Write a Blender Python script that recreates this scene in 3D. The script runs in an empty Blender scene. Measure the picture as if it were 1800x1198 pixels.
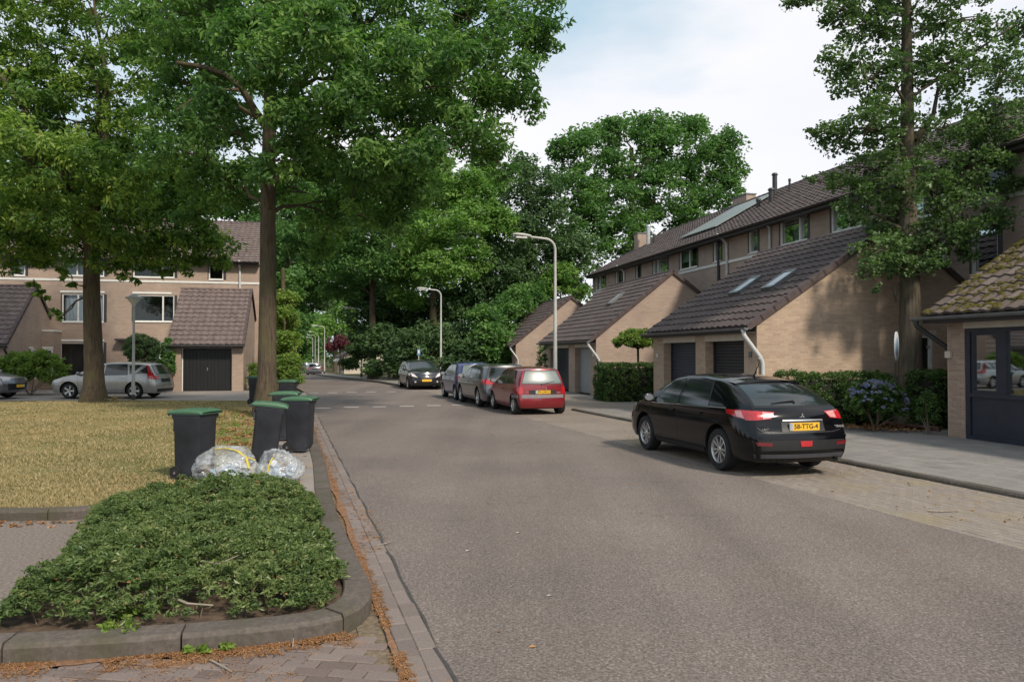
import bpy, bmesh, math, random
import numpy as np
from mathutils import Vector, Matrix, noise
from mathutils.bvhtree import BVHTree

random.seed(7)
rng = np.random.default_rng(11)
SC = bpy.context.scene
C = SC.collection
R = math.radians

# ------------------------------------------------------------------ camera
CAMH = 1.8
F = 1350.0                       # focal length in pixels of the 1800 px wide photograph
PITCH = math.atan(23.0 / F)
cam_d = bpy.data.cameras.new('camera')
cam = bpy.data.objects.new('camera', cam_d)
C.objects.link(cam)
cam_d.sensor_width = 36.0
cam_d.lens = 27.0
cam_d.clip_end = 1500.0
cam_d.clip_start = 0.1
cam.location = (0, 0, CAMH)
cam.rotation_euler = (R(90) + PITCH, 0, 0)
SC.camera = cam

# ------------------------------------------------------------------ sky, sun, exposure
SUN_AZ = math.atan2(0.60, -0.80)      # direction towards the sun, clockwise from +Y
SUN_EL = R(42)
world = bpy.data.worlds.new('World')
SC.world = world
world.use_nodes = True
wn = world.node_tree
for n in list(wn.nodes):
    wn.nodes.remove(n)
wo = wn.nodes.new('ShaderNodeOutputWorld')
wb = wn.nodes.new('ShaderNodeBackground')
wb.inputs['Strength'].default_value = 0.15
sky = wn.nodes.new('ShaderNodeTexSky')
sky.sky_type = 'NISHITA'
sky.sun_disc = False
sky.sun_elevation = SUN_EL
sky.sun_rotation = SUN_AZ
sky.dust_density = 2.0
sky.air_density = 1.0
tc = wn.nodes.new('ShaderNodeTexCoord')
mp = wn.nodes.new('ShaderNodeMapping')
mp.inputs['Scale'].default_value = (1.0, 1.0, 2.6)
nz = wn.nodes.new('ShaderNodeTexNoise')
nz.inputs['Scale'].default_value = 2.1
nz.inputs['Detail'].default_value = 7
nz.inputs['Roughness'].default_value = 0.55
cr = wn.nodes.new('ShaderNodeValToRGB')
cr.color_ramp.elements[0].position = 0.34
cr.color_ramp.elements[0].color = (0.82, 0.82, 0.82, 1)
cr.color_ramp.elements[1].position = 0.62
cr.color_ramp.elements[1].color = (0.97, 0.97, 0.97, 1)
mx = wn.nodes.new('ShaderNodeMixRGB')
cl2 = wn.nodes.new('ShaderNodeMixRGB')
cl2.inputs['Color1'].default_value = (2.55, 3.4, 3.95, 1)
cl2.inputs['Color2'].default_value = (4.8, 4.75, 4.9, 1)
nz2 = wn.nodes.new('ShaderNodeTexNoise')
nz2.inputs['Scale'].default_value = 1.3
nz2.inputs['Detail'].default_value = 8
nz2.inputs['Roughness'].default_value = 0.5
cr2 = wn.nodes.new('ShaderNodeValToRGB')
cr2.color_ramp.elements[0].position = 0.44
cr2.color_ramp.elements[1].position = 0.57
wn.links.new(tc.outputs['Generated'], mp.inputs['Vector'])
wn.links.new(mp.outputs['Vector'], nz.inputs['Vector'])
wn.links.new(nz.outputs['Fac'], cr.inputs['Fac'])
wn.links.new(cr.outputs['Color'], mx.inputs['Fac'])
wn.links.new(mp.outputs['Vector'], nz2.inputs['Vector'])
wn.links.new(nz2.outputs['Fac'], cr2.inputs['Fac'])
wn.links.new(cr2.outputs['Color'], cl2.inputs['Fac'])
wn.links.new(cl2.outputs['Color'], mx.inputs['Color2'])
wn.links.new(sky.outputs['Color'], mx.inputs['Color1'])
wn.links.new(mx.outputs['Color'], wb.inputs['Color'])
wn.links.new(wb.outputs['Background'], wo.inputs['Surface'])

sun_d = bpy.data.lights.new('sun', 'SUN')
sun_d.energy = 2.9
sun_d.angle = R(6)
sun_d.color = (1.0, 0.90, 0.76)
sun = bpy.data.objects.new('sun', sun_d)
C.objects.link(sun)
sdir = Vector((math.sin(SUN_AZ) * math.cos(SUN_EL), math.cos(SUN_AZ) * math.cos(SUN_EL), math.sin(SUN_EL)))
sun.rotation_euler = sdir.to_track_quat('Z', 'Y').to_euler()
sun.location = (20, -20, 40)

SC.view_settings.view_transform = 'Standard'
SC.view_settings.look = 'None'
SC.view_settings.gamma = 1.0
SC.view_settings.exposure = 0.50
SC.view_settings.use_curve_mapping = False
SC.render.engine = 'CYCLES'
SC.cycles.max_bounces = 6
SC.cycles.transparent_max_bounces = 8

# ------------------------------------------------------------------ placement helpers
cp, sp_ = math.cos(PITCH), math.sin(PITCH)

def ray(px, py):
    x = (px - 900) / F; y = (599 - py) / F
    return Vector((x, cp - y * sp_, sp_ + y * cp))

def zg(Y):
    """height of the street: level, then falling slightly beyond 48 m"""
    return -0.9 * min(1.0, max(0.0, (Y - 48.0) / 56.0))

def gp(px, py):
    d = ray(px, py); t = -CAMH / d.z
    return (d.x * t, d.y * t)

def at(px, py, Y):
    d = ray(px, py); t = Y / d.y
    return Vector((d.x * t, Y, CAMH + d.z * t))

def g3(px, py, z=0.0):
    d = ray(px, py); t = (z - CAMH) / d.z; return Vector((d.x * t, d.y * t, z))

# ------------------------------------------------------------------ objects and tags
def tag(o, label=None, cat=None, group=None, kind=None):
    if label: o['label'] = label
    if cat: o['category'] = cat
    if group: o['group'] = group
    if kind: o['kind'] = kind
    return o

def empty(name, loc=(0, 0, 0), rz=0.0, label=None, cat=None, group=None, kind=None):
    o = bpy.data.objects.new(name, None)
    o.empty_display_size = 0.2
    C.objects.link(o)
    o.location = loc
    o.rotation_euler = (0, 0, rz)
    return tag(o, label, cat, group, kind)

def link(name, me, parent=None, mat=None):
    o = bpy.data.objects.new(name, me)
    C.objects.link(o)
    if parent is not None: o.parent = parent
    if mat is not None and len(me.materials) == 0: me.materials.append(mat)
    return o

def copy_tree(o, parent=None):
    c = o.copy(); C.objects.link(c); c.parent = parent
    for ch in list(o.children):
        copy_tree(ch, c)
    return c

class MB:
    """collects simple shapes, then links them as one mesh"""
    def __init__(s):
        s.v = []; s.f = []; s.m = []; s.cur = 0
    def add(s, vs, fs):
        b = len(s.v)
        s.v.extend([tuple(p) for p in vs])
        for f in fs:
            s.f.append(tuple(b + i for i in f)); s.m.append(s.cur)
        return s
    def box(s, x0, x1, y0, y1, z0, z1):
        return s.add([(x0, y0, z0), (x1, y0, z0), (x1, y1, z0), (x0, y1, z0), (x0, y0, z1), (x1, y0, z1), (x1, y1, z1), (x0, y1, z1)],
                     [(3, 2, 1, 0), (4, 5, 6, 7), (0, 1, 5, 4), (1, 2, 6, 5), (2, 3, 7, 6), (3, 0, 4, 7)])
    def obox(s, c, u, v, w):
        """box at centre c with half-axis vectors u, v, w"""
        c = Vector(c); u = Vector(u); v = Vector(v); w = Vector(w)
        P = [c + u * a + v * b + w * d for d in (-1, 1) for (a, b) in ((-1, -1), (1, -1), (1, 1), (-1, 1))]
        return s.add(P, [(3, 2, 1, 0), (4, 5, 6, 7), (0, 1, 5, 4), (1, 2, 6, 5), (2, 3, 7, 6), (3, 0, 4, 7)])
    def quad(s, a, b, c, d):
        return s.add([a, b, c, d], [(0, 1, 2, 3)])
    def tube(s, pts, rad, n=8, cap=True):
        pts = [Vector(p) for p in pts]
        if not hasattr(rad, '__len__'): rad = [rad] * len(pts)
        vs = []; up = None
        for i, p in enumerate(pts):
            a = pts[max(0, i - 1)]; b = pts[min(len(pts) - 1, i + 1)]
            t = (b - a)
            if t.length < 1e-9: t = Vector((0, 0, 1))
            t.normalize()
            if up is None:
                up = Vector((1, 0, 0)) if abs(t.x) < 0.8 else Vector((0, 1, 0))
            u = up - t * up.dot(t); u.normalize(); up = u
            w = t.cross(u)
            for k in range(n):
                q = 2 * math.pi * k / n
                vs.append(p + (u * math.cos(q) + w * math.sin(q)) * rad[i])
        fs = []
        for i in range(len(pts) - 1):
            for k in range(n):
                k2 = (k + 1) % n
                fs.append((i * n + k, i * n + k2, (i + 1) * n + k2, (i + 1) * n + k))
        if cap:
            fs.append(tuple(range(n - 1, -1, -1))); fs.append(tuple((len(pts) - 1) * n + k for k in range(n)))
        return s.add(vs, fs)
    def lathe(s, prof, c=(0, 0, 0), n=24, axis='z', close=False):
        vs = []
        for (r, h) in prof:
            for k in range(n):
                q = 2 * math.pi * k / n
                a, b = r * math.cos(q), r * math.sin(q)
                p = (a, b, h) if axis == 'z' else ((h, a, b) if axis == 'x' else (a, h, b))
                vs.append((p[0] + c[0], p[1] + c[1], p[2] + c[2]))
        m = len(prof); fs = []
        for i in range(m if close else m - 1):
            j = (i + 1) % m
            for k in range(n):
                k2 = (k + 1) % n
                fs.append((i * n + k, i * n + k2, j * n + k2, j * n + k))
        return s.add(vs, fs)
    def prism(s, poly, z0, z1, zf=None):
        n = len(poly)
        vs = [(p[0], p[1], z0 + (zf(p) if zf else 0)) for p in poly] + [(p[0], p[1], z1 + (zf(p) if zf else 0)) for p in poly]
        fs = [tuple(range(n - 1, -1, -1)), tuple(range(n, 2 * n))] + [(i, (i + 1) % n, n + (i + 1) % n, n + i) for i in range(n)]
        return s.add(vs, fs)
    def mesh(s, name='mesh', smooth=False, mats=None, fix=True):
        me = bpy.data.meshes.new(name)
        me.from_pydata(s.v, [], s.f)
        if mats:
            for m in mats: me.materials.append(m)
            me.polygons.foreach_set('material_index', s.m)
        if fix:
            b = bmesh.new(); b.from_mesh(me)
            if name in ('wall', 'window_frame', 'ground', 'porch'): bmesh.ops.remove_doubles(b, verts=b.verts, dist=1e-5)
            bmesh.ops.recalc_face_normals(b, faces=b.faces)
            b.to_mesh(me); b.free()
        if smooth:
            me.polygons.foreach_set('use_smooth', [True] * len(me.polygons))
            me.set_sharp_from_angle(angle=R(40))
        return me
    def build(s, name, mat, parent=None, smooth=False, fix=True):
        mats = mat if isinstance(mat, (list, tuple)) else [mat]
        return link(name, s.mesh(name, smooth, mats, fix), parent)

def np_mesh(name, verts, faces, mat, parent=None, rnd=None, smooth=False):
    """verts (N,3), faces (M,k) arrays -> one mesh object; rnd is a per-face random attribute"""
    me = bpy.data.meshes.new(name)
    k = faces.shape[1]
    me.vertices.add(len(verts)); me.vertices.foreach_set('co', np.asarray(verts, dtype=np.float32).ravel())
    me.loops.add(faces.size); me.loops.foreach_set('vertex_index', faces.astype(np.int32).ravel())
    me.polygons.add(len(faces)); me.polygons.foreach_set('loop_start', np.arange(0, faces.size, k, dtype=np.int32))
    me.update(calc_edges=True)
    if rnd is not None:
        a = me.attributes.new('rnd', 'FLOAT', 'FACE'); a.data.foreach_set('value', np.asarray(rnd, dtype=np.float32))
    me.polygons.foreach_set('use_smooth', [bool(smooth)] * len(me.polygons))
    me.materials.append(mat)
    return link(name, me, parent)

# ------------------------------------------------------------------ materials
def srgb(r, g, b):
    f = lambda c: (c / 255 / 12.92) if c <= 10 else ((c / 255 + 0.055) / 1.055) ** 2.4
    return (f(r), f(g), f(b), 1)

class NT:
    def __init__(s, name):
        s.m = bpy.data.materials.new(name); s.m.use_nodes = True
        s.t = s.m.node_tree
        s.p = s.t.nodes['Principled BSDF']
        s._tc = None
    def n(s, kind, **kw):
        nd = s.t.nodes.new(kind)
        for k, v in kw.items():
            if k in nd.inputs: nd.inputs[k].default_value = v
            else: setattr(nd, k, v)
        return nd
    def l(s, a, b): s.t.links.new(a, b)
    def co(s, scale=(1, 1, 1), rot=(0, 0, 0), world=False):
        if s._tc is None: s._tc = s.n('ShaderNodeTexCoord')
        src = s._tc.outputs['Object']
        if world:
            g = s.n('ShaderNodeNewGeometry'); src = g.outputs['Position']
        mpn = s.n('ShaderNodeMapping'); mpn.inputs['Scale'].default_value = scale; mpn.inputs['Rotation'].default_value = rot
        s.l(src, mpn.inputs['Vector']); return mpn.outputs['Vector']
    def noise(s, scale, detail=4, vec=None, rough=0.55, world=False):
        nd = s.n('ShaderNodeTexNoise'); nd.inputs['Scale'].default_value = scale; nd.inputs['Detail'].default_value = detail
        nd.inputs['Roughness'].default_value = rough
        s.l(vec if vec is not None else s.co(world=world), nd.inputs['Vector']); return nd.outputs['Fac']
    def ramp(s, fac, stops):
        r = s.n('ShaderNodeValToRGB'); e = r.color_ramp.elements
        while len(e) < len(stops): e.new(0.5)
        for i, (p, c) in enumerate(stops):
            e[i].position = p; e[i].color = c if len(c) == 4 else (*c, 1)
        s.l(fac, r.inputs['Fac']); return r.outputs['Color']
    def mix(s, fac, a, b, mode='MIX'):
        m = s.n('ShaderNodeMixRGB', blend_type=mode)
        for key, v in (('Fac', fac), ('Color1', a), ('Color2', b)):
            if isinstance(v, (int, float)): m.inputs[key].default_value = v
            elif isinstance(v, tuple): m.inputs[key].default_value = v if len(v) == 4 else (*v, 1)
            else: s.l(v, m.inputs[key])
        return m.outputs['Color']
    def bump(s, h, strength=0.3, dist=0.01):
        b = s.n('ShaderNodeBump'); b.inputs['Strength'].default_value = strength; b.inputs['Distance'].default_value = dist
        s.l(h, b.inputs['Height']); s.l(b.outputs['Normal'], s.p.inputs['Normal'])
    def math(s, op, a, b=0.0):
        m = s.n('ShaderNodeMath', operation=op)
        for i, v in enumerate((a, b)):
            if isinstance(v, (int, float)): m.inputs[i].default_value = v
            else: s.l(v, m.inputs[i])
        return m.outputs[0]
    def out(s, col=None, rough=None, spec=None, metal=None):
        for key, v in (('Base Color', col), ('Roughness', rough), ('Specular IOR Level', spec), ('Metallic', metal)):
            if v is None: continue
            if isinstance(v, (int, float)): s.p.inputs[key].default_value = v
            elif isinstance(v, tuple): s.p.inputs[key].default_value = v if len(v) == 4 else (*v, 1)
            else: s.l(v, s.p.inputs[key])
        return s.m

def plain(name, col, rough=0.6, var=0.25, scale=6.0, metal=0.0, spec=0.5, bump=0.0, world=False, coat=0.0):
    t = NT(name)
    col = col[:3]
    dark = tuple(c * (1 - var) for c in col); light = tuple(min(1, c * (1 + var)) for c in col)
    f = t.noise(scale, 5, world=world)
    c = t.ramp(f, [(0.3, dark), (0.7, light)])
    if bump: t.bump(t.noise(scale * 12, 3, world=world), bump, 0.004)
    if coat:
        t.p.inputs['Coat Weight'].default_value = coat; t.p.inputs['Coat Roughness'].default_value = 0.04
    return t.out(c, rough, spec, metal)

def per_object(name, cols, rough=0.85, grain=40, bump=0.3, stain=None, gain=0.22, world=True):
    """pieces of one kind: each object picks its own tone, grain from noise"""
    t = NT(name)
    oi = t.n('ShaderNodeObjectInfo')
    st = [(i / max(1, len(cols) - 1), c) for i, c in enumerate(cols)]
    c = t.ramp(oi.outputs['Random'], st)
    g = t.noise(grain, 5, world=world, rough=0.7)
    c = t.mix(1.0, c, t.ramp(g, [(0.25, (1 - gain,) * 3), (0.75, (1 + gain,) * 3)]), 'MULTIPLY')
    if stain:
        f = t.noise(stain[1], 4, world=world)
        fac = t.ramp(f, [(stain[2], (0, 0, 0)), (stain[3], (1, 1, 1))])
        c = t.mix(fac, c, stain[0])
    t.bump(g, bump, 0.004)
    return t.out(c, rough, 0.3)

def brick_mat(name, c1, c2, mortar, tint=(1, 1, 1)):
    t = NT(name)
    if t._tc is None: t._tc = t.n('ShaderNodeTexCoord')
    sx = t.n('ShaderNodeSeparateXYZ'); t.l(t._tc.outputs['Object'], sx.inputs[0])
    u = t.math('ADD', sx.outputs['X'], sx.outputs['Y'])
    cb = t.n('ShaderNodeCombineXYZ'); t.l(u, cb.inputs[0]); t.l(sx.outputs['Z'], cb.inputs[1])
    b = t.n('ShaderNodeTexBrick')
    b.inputs['Scale'].default_value = 1.0
    b.inputs['Mortar Size'].default_value = 0.006
    b.inputs['Mortar Smooth'].default_value = 0.3
    b.inputs['Brick Width'].default_value = 0.22
    b.inputs['Row Height'].default_value = 0.0625
    b.inputs['Color1'].default_value = (*c1, 1); b.inputs['Color2'].default_value = (*c2, 1); b.inputs['Mortar'].default_value = (*mortar, 1)
    t.l(cb.outputs[0], b.inputs['Vector'])
    g = t.noise(0.9, 5); g2 = t.noise(30, 3)
    c = t.mix(1.0, b.outputs['Color'], t.ramp(g, [(0.3, (0.88, 0.87, 0.88)), (0.7, (1.1, 1.1, 1.08))]), 'MULTIPLY')
    c = t.mix(1.0, c, t.ramp(g2, [(0.3, (0.86,) * 3), (0.7, (1.12,) * 3)]), 'MULTIPLY')
    inv = t.math('SUBTRACT', 1.0, b.outputs['Fac'])
    t.bump(inv, 0.6, 0.006)
    return t.out(c, 0.9, 0.25)

def leaf_mat(name, cols, trans=0.35, rough=0.55):
    """leaf colours spread over the leaves by their own random value, with light passing through"""
    t = NT(name)
    a = t.n('ShaderNodeAttribute', attribute_name='rnd')
    n_ = len(cols)
    c = t.ramp(a.outputs['Fac'], [(i / max(1, n_ - 1), c) for i, c in enumerate(cols)])
    t.out(c, rough, 0.3)
    tr = t.n('ShaderNodeBsdfTranslucent')
    c2 = t.mix(1.0, c, (1.05, 1.45, 0.62), 'MULTIPLY'); t.l(c2, tr.inputs['Color'])
    mxs = t.n('ShaderNodeMixShader'); mxs.inputs[0].default_value = trans
    o = t.t.nodes['Material Output']
    t.l(t.p.outputs[0], mxs.inputs[1]); t.l(tr.outputs[0], mxs.inputs[2]); t.l(mxs.outputs[0], o.inputs['Surface'])
    return t.m

def bark_mat(name, c1, c2, moss=None):
    t = NT(name)
    v = t.co(scale=(1, 1, 0.12), world=True)
    f = t.noise(22, 6, vec=v, rough=0.65); f2 = t.noise(2.0, 4, world=True)
    c = t.ramp(f, [(0.3, c1), (0.7, c2)])
    if moss: c = t.mix(t.ramp(f2, [(0.45, (0, 0, 0)), (0.7, (0.8,) * 3)]), c, moss)
    t.bump(f, 0.9, 0.03)
    return t.out(c, 0.95, 0.2)

def glass_mat(name, tint=(0.02, 0.025, 0.03), clear=0.75):
    t = NT(name)
    tr = t.n('ShaderNodeBsdfTransparent'); tr.inputs[0].default_value = (0.75, 0.8, 0.82, 1)
    gl = t.n('ShaderNodeBsdfGlossy'); gl.inputs['Roughness'].default_value = 0.02
    fr = t.n('ShaderNodeFresnel'); fr.inputs['IOR'].default_value = 1.6
    f = t.math('MULTIPLY_ADD', fr.outputs[0], 0.7)
    t.t.nodes[-1].inputs[2].default_value = 0.04
    mxs = t.n('ShaderNodeMixShader'); t.l(f, mxs.inputs[0]); t.l(tr.outputs[0], mxs.inputs[1]); t.l(gl.outputs[0], mxs.inputs[2])
    t.l(mxs.outputs[0], t.t.nodes['Material Output'].inputs['Surface'])
    return t.m

def paint(name, col, metal=0.3, rough=0.35, dirt=0.12):
    t = NT(name)
    f = t.noise(3.0, 5)
    c = t.ramp(f, [(0.3, tuple(x * (1 - dirt) for x in col)), (0.75, tuple(min(1, x * (1 + dirt)) for x in col))])
    t.p.inputs['Coat Weight'].default_value = 1.0; t.p.inputs['Coat Roughness'].default_value = 0.10
    return t.out(c, rough, 0.5, metal)

M = {}
def build_materials():
    # asphalt: grey-brown worn binder with pale aggregate
    t = NT('asphalt')
    g1 = t.noise(95, 6, world=True, rough=0.8); g2 = t.noise(0.35, 5, world=True); g3 = t.noise(0.09, 3, world=True)
    vo = t.n('ShaderNodeTexVoronoi'); vo.inputs['Scale'].default_value = 75; t.l(t.co(world=True), vo.inputs['Vector'])
    c = t.ramp(g1, [(0.32, (0.080, 0.067, 0.060)), (0.5, (0.148, 0.125, 0.113)), (0.66, (0.26, 0.226, 0.205))])
    c = t.mix(0.5, c, t.ramp(vo.outputs['Color'], [(0.1, (0.085, 0.072, 0.065)), (0.55, (0.152, 0.129, 0.117)), (0.92, (0.30, 0.262, 0.238))]))
    c = t.mix(1.0, c, t.ramp(g2, [(0.3, (0.86, 0.86, 0.87)), (0.7, (1.12, 1.11, 1.08))]), 'MULTIPLY')
    c = t.mix(1.0, c, t.ramp(t.noise(48, 3, world=True, rough=0.75), [(0.34, (0.62,) * 3), (0.5, (1.0,) * 3), (0.66, (1.42, 1.40, 1.36))]), 'MULTIPLY')
    c = t.mix(t.ramp(t.noise(0.8, 3, world=True), [(0.66, (0, 0, 0)), (0.72, (0.35,) * 3)]), c, (0.075, 0.066, 0.06))
    c = t.mix(1.0, c, t.ramp(g3, [(0.35, (0.92, 0.91, 0.93)), (0.65, (1.08, 1.07, 1.05))]), 'MULTIPLY')
    # fine cracks, worn wheel tracks and darker drips
    vd = t.n('ShaderNodeTexVoronoi', feature='DISTANCE_TO_EDGE'); vd.inputs['Scale'].default_value = 0.42
    wv = t.co(world=True); nd = t.n('ShaderNodeTexNoise'); nd.inputs['Scale'].default_value = 2.2; nd.inputs['Detail'].default_value = 8; t.l(wv, nd.inputs['Vector'])
    va = t.n('ShaderNodeVectorMath', operation='SCALE'); va.inputs['Scale'].default_value = 0.9; t.l(nd.outputs['Color'], va.inputs[0])
    vb = t.n('ShaderNodeVectorMath', operation='ADD'); t.l(wv, vb.inputs[0]); t.l(va.outputs[0], vb.inputs[1]); t.l(vb.outputs[0], vd.inputs['Vector'])
    crk = t.ramp(vd.outputs['Distance'], [(0.0, (1, 1, 1)), (0.0045, (0, 0, 0))])
    msk = t.ramp(t.noise(0.5, 3, world=True), [(0.50, (0, 0, 0)), (0.62, (0.75,) * 3)])
    c = t.mix(t.mix(1.0, crk, msk, 'MULTIPLY'), c, (0.05, 0.043, 0.038))
    tr_ = t.n('ShaderNodeTexNoise'); tr_.inputs['Scale'].default_value = 1.0; tr_.inputs['Detail'].default_value = 4
    t.l(t.co(scale=(1.1, 0.05, 1), rot=(0, 0, -math.atan(0.295)), world=True), tr_.inputs['Vector'])
    c = t.mix(1.0, c, t.ramp(tr_.outputs['Fac'], [(0.35, (0.90,) * 3), (0.65, (1.09,) * 3)]), 'MULTIPLY')
    t.bump(g1, 0.5, 0.006)
    M['asphalt'] = t.out(c, 0.9, 0.25)
    M['tar'] = plain('old_tar', (0.05, 0.045, 0.042), 0.7, 0.3, 20, world=True)
    M['soil'] = plain('soil', (0.085, 0.055, 0.035), 0.95, 0.5, 14, bump=0.8, world=True)
    # rough ground under everything
    t = NT('verge_ground')
    g = t.noise(1.2, 6, world=True); g2 = t.noise(45, 4, world=True)
    c = t.ramp(g, [(0.35, (0.05, 0.055, 0.02)), (0.6, (0.10, 0.085, 0.045))])
    c = t.mix(1.0, c, t.ramp(g2, [(0.3, (0.6,) * 3), (0.7, (1.4,) * 3)]), 'MULTIPLY')
    t.bump(g2, 0.8, 0.03)
    M['ground'] = t.out(c, 0.95, 0.1)
    # dry lawn
    t = NT('dry_lawn')
    g = t.noise(0.45, 6, world=True, rough=0.65); g2 = t.noise(38, 5, world=True, rough=0.8); g3 = t.noise(3.2, 5, world=True)
    c = t.ramp(g, [(0.3, (0.13, 0.125, 0.052)), (0.46, (0.28, 0.22, 0.105)), (0.62, (0.42, 0.32, 0.17))])
    c = t.mix(1.0, c, t.ramp(g3, [(0.3, (0.8, 0.82, 0.75)), (0.7, (1.15, 1.13, 1.1))]), 'MULTIPLY')
    c = t.mix(1.0, c, t.ramp(g2, [(0.3, (0.62,) * 3), (0.7, (1.35,) * 3)]), 'MULTIPLY')
    c = t.mix(t.ramp(t.noise(0.22, 5, world=True, rough=0.6), [(0.44, (0, 0, 0)), (0.58, (0.7,) * 3)]), c, (0.10, 0.12, 0.035))
    c = t.mix(t.ramp(t.noise(1.7, 5, world=True, rough=0.7), [(0.60, (0, 0, 0)), (0.74, (0.6,) * 3)]), c, (0.16, 0.105, 0.06))
    t.bump(g2, 0.9, 0.03)
    M['lawn'] = t.out(c, 0.95, 0.1)
    M['grass_blade'] = leaf_mat('dry_grass_blades', [(0.14, 0.14, 0.06), (0.28, 0.225, 0.11), (0.40, 0.31, 0.17), (0.27, 0.18, 0.08)], 0.2)
    M['green_blade'] = leaf_mat('weed_blades', [(0.07, 0.12, 0.02), (0.14, 0.2, 0.05)], 0.3)
    # pavers
    M['front_brick'] = per_object('worn_paving_brick', [(0.12, 0.092, 0.082), (0.17, 0.13, 0.113), (0.145, 0.118, 0.108), (0.20, 0.16, 0.14)], grain=60, stain=((0.30, 0.145, 0.05), 1.6, 0.56, 0.72))
    M['gutter'] = per_object('gutter_stone', [(0.15, 0.122, 0.11), (0.20, 0.165, 0.15), (0.17, 0.14, 0.125)], grain=60, stain=((0.30, 0.15, 0.055), 2.2, 0.6, 0.78))
    M['kerb'] = per_object('kerb_concrete', [(0.088, 0.073, 0.063), (0.115, 0.096, 0.083), (0.10, 0.084, 0.073)], grain=28, gain=0.42, stain=((0.065, 0.062, 0.035), 2.2, 0.45, 0.75))
    M['slab'] = per_object('grey_slab', [(0.17, 0.16, 0.15), (0.215, 0.20, 0.19), (0.19, 0.18, 0.165), (0.23, 0.215, 0.20)], grain=45, gain=0.18)
    M['old_slab'] = per_object('footpath_slab', [(0.20, 0.175, 0.16), (0.25, 0.22, 0.20), (0.22, 0.19, 0.17)], grain=45, gain=0.22, stain=((0.30, 0.22, 0.11), 1.5, 0.55, 0.75))
    M['park_brick'] = per_object('parking_brick', [(0.205, 0.172, 0.146), (0.23, 0.196, 0.166), (0.215, 0.18, 0.152), (0.245, 0.212, 0.178)], grain=50, gain=0.25, stain=((0.24, 0.19, 0.10), 0.9, 0.5, 0.75))
    t = NT('sanded_joint')
    g = t.noise(26, 5, world=True); g2 = t.noise(0.8, 4, world=True)
    c = t.ramp(g, [(0.3, (0.10, 0.08, 0.06)), (0.7, (0.22, 0.17, 0.115))])
    t.bump(g, 0.6, 0.01)
    M['joint'] = t.out(c, 0.95, 0.1)
    # paving too far away to tell its bricks apart
    def far_paving(name, a, b, bw=0.21, rh=0.105, rot=0.0):
        t = NT(name)
        br = t.n('ShaderNodeTexBrick'); br.inputs['Scale'].default_value = 1.0
        br.inputs['Brick Width'].default_value = bw; br.inputs['Row Height'].default_value = rh; br.inputs['Mortar Size'].default_value = 0.006
        br.inputs['Color1'].default_value = (*a, 1); br.inputs['Color2'].default_value = (*b, 1); br.inputs['Mortar'].default_value = tuple(x * 0.6 for x in a) + (1,)
        t.l(t.co(rot=(0, 0, rot), world=True), br.inputs['Vector'])
        g = t.noise(0.6, 5, world=True); g2 = t.noise(30, 4, world=True)
        c = t.mix(1.0, br.outputs['Color'], t.ramp(g, [(0.3, (0.85, 0.84, 0.82)), (0.7, (1.12, 1.12, 1.1))]), 'MULTIPLY')
        c = t.mix(1.0, c, t.ramp(g2, [(0.3, (0.8,) * 3), (0.7, (1.2,) * 3)]), 'MULTIPLY')
        t.bump(br.outputs['Fac'], -0.3, 0.004)
        return t.out(c, 0.9, 0.25)
    RR = math.atan(0.295)
    M['far_parking'] = far_paving('parking_paving', (0.21, 0.177, 0.15), (0.235, 0.20, 0.168), rot=-RR + math.pi / 2)
    M['far_slab'] = far_paving('slab_paving', (0.185, 0.172, 0.16), (0.225, 0.21, 0.195), 0.3, 0.3, rot=-RR)
    M['side_paving'] = far_paving('side_street_paving', (0.26, 0.23, 0.21), (0.31, 0.275, 0.25))
    M['bay'] = plain('bay_surface', (0.17, 0.138, 0.118), 0.92, 0.5, 38, bump=0.7, world=True)
    M['white_paint'] = plain('road_paint', (0.33, 0.305, 0.28), 0.8, 0.2, 25, world=True)
    # walls
    M['brick'] = brick_mat('beige_pink_brick', (0.385, 0.29, 0.232), (0.325, 0.24, 0.192), (0.38, 0.32, 0.27))
    M['brick_far'] = brick_mat('row_brick', (0.36, 0.275, 0.228), (0.31, 0.232, 0.192), (0.34, 0.285, 0.245))
    M['brick_piece'] = per_object('single_brick', [(0.34, 0.245, 0.19), (0.29, 0.205, 0.16), (0.38, 0.285, 0.22), (0.32, 0.22, 0.17)], grain=70, gain=0.2, world=False)
    t = NT('laid_brick')
    a = t.n('ShaderNodeAttribute', attribute_name='rnd')
    c = t.ramp(a.outputs['Fac'], [(0, (0.36, 0.265, 0.195)), (0.35, (0.41, 0.305, 0.225)), (0.7, (0.45, 0.34, 0.25)), (1, (0.37, 0.27, 0.20))])
    c = t.mix(1.0, c, t.ramp(t.noise(0.8, 5), [(0.3, (0.87, 0.86, 0.87)), (0.7, (1.1, 1.09, 1.07))]), 'MULTIPLY')
    c = t.mix(1.0, c, t.ramp(t.noise(60, 3), [(0.3, (0.85,) * 3), (0.7, (1.13,) * 3)]), 'MULTIPLY')
    M['laid_brick'] = t.out(c, 0.9, 0.25)
    M['mortar'] = plain('mortar', (0.40, 0.31, 0.235), 0.95, 0.15, 20)
    # roof tiles
    M['tile'] = per_object('concrete_roof_tile', [(0.062, 0.047, 0.045), (0.085, 0.066, 0.062), (0.072, 0.054, 0.052), (0.098, 0.078, 0.072)], rough=0.75, grain=55, gain=0.3, world=False)
    M['moss_tile'] = per_object('mossy_roof_tile', [(0.085, 0.065, 0.055), (0.13, 0.10, 0.086), (0.105, 0.082, 0.07), (0.155, 0.125, 0.108)], rough=0.9, grain=40, gain=0.3, world=False)
    t = NT('moss'); f = t.noise(9, 4, world=True)
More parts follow.
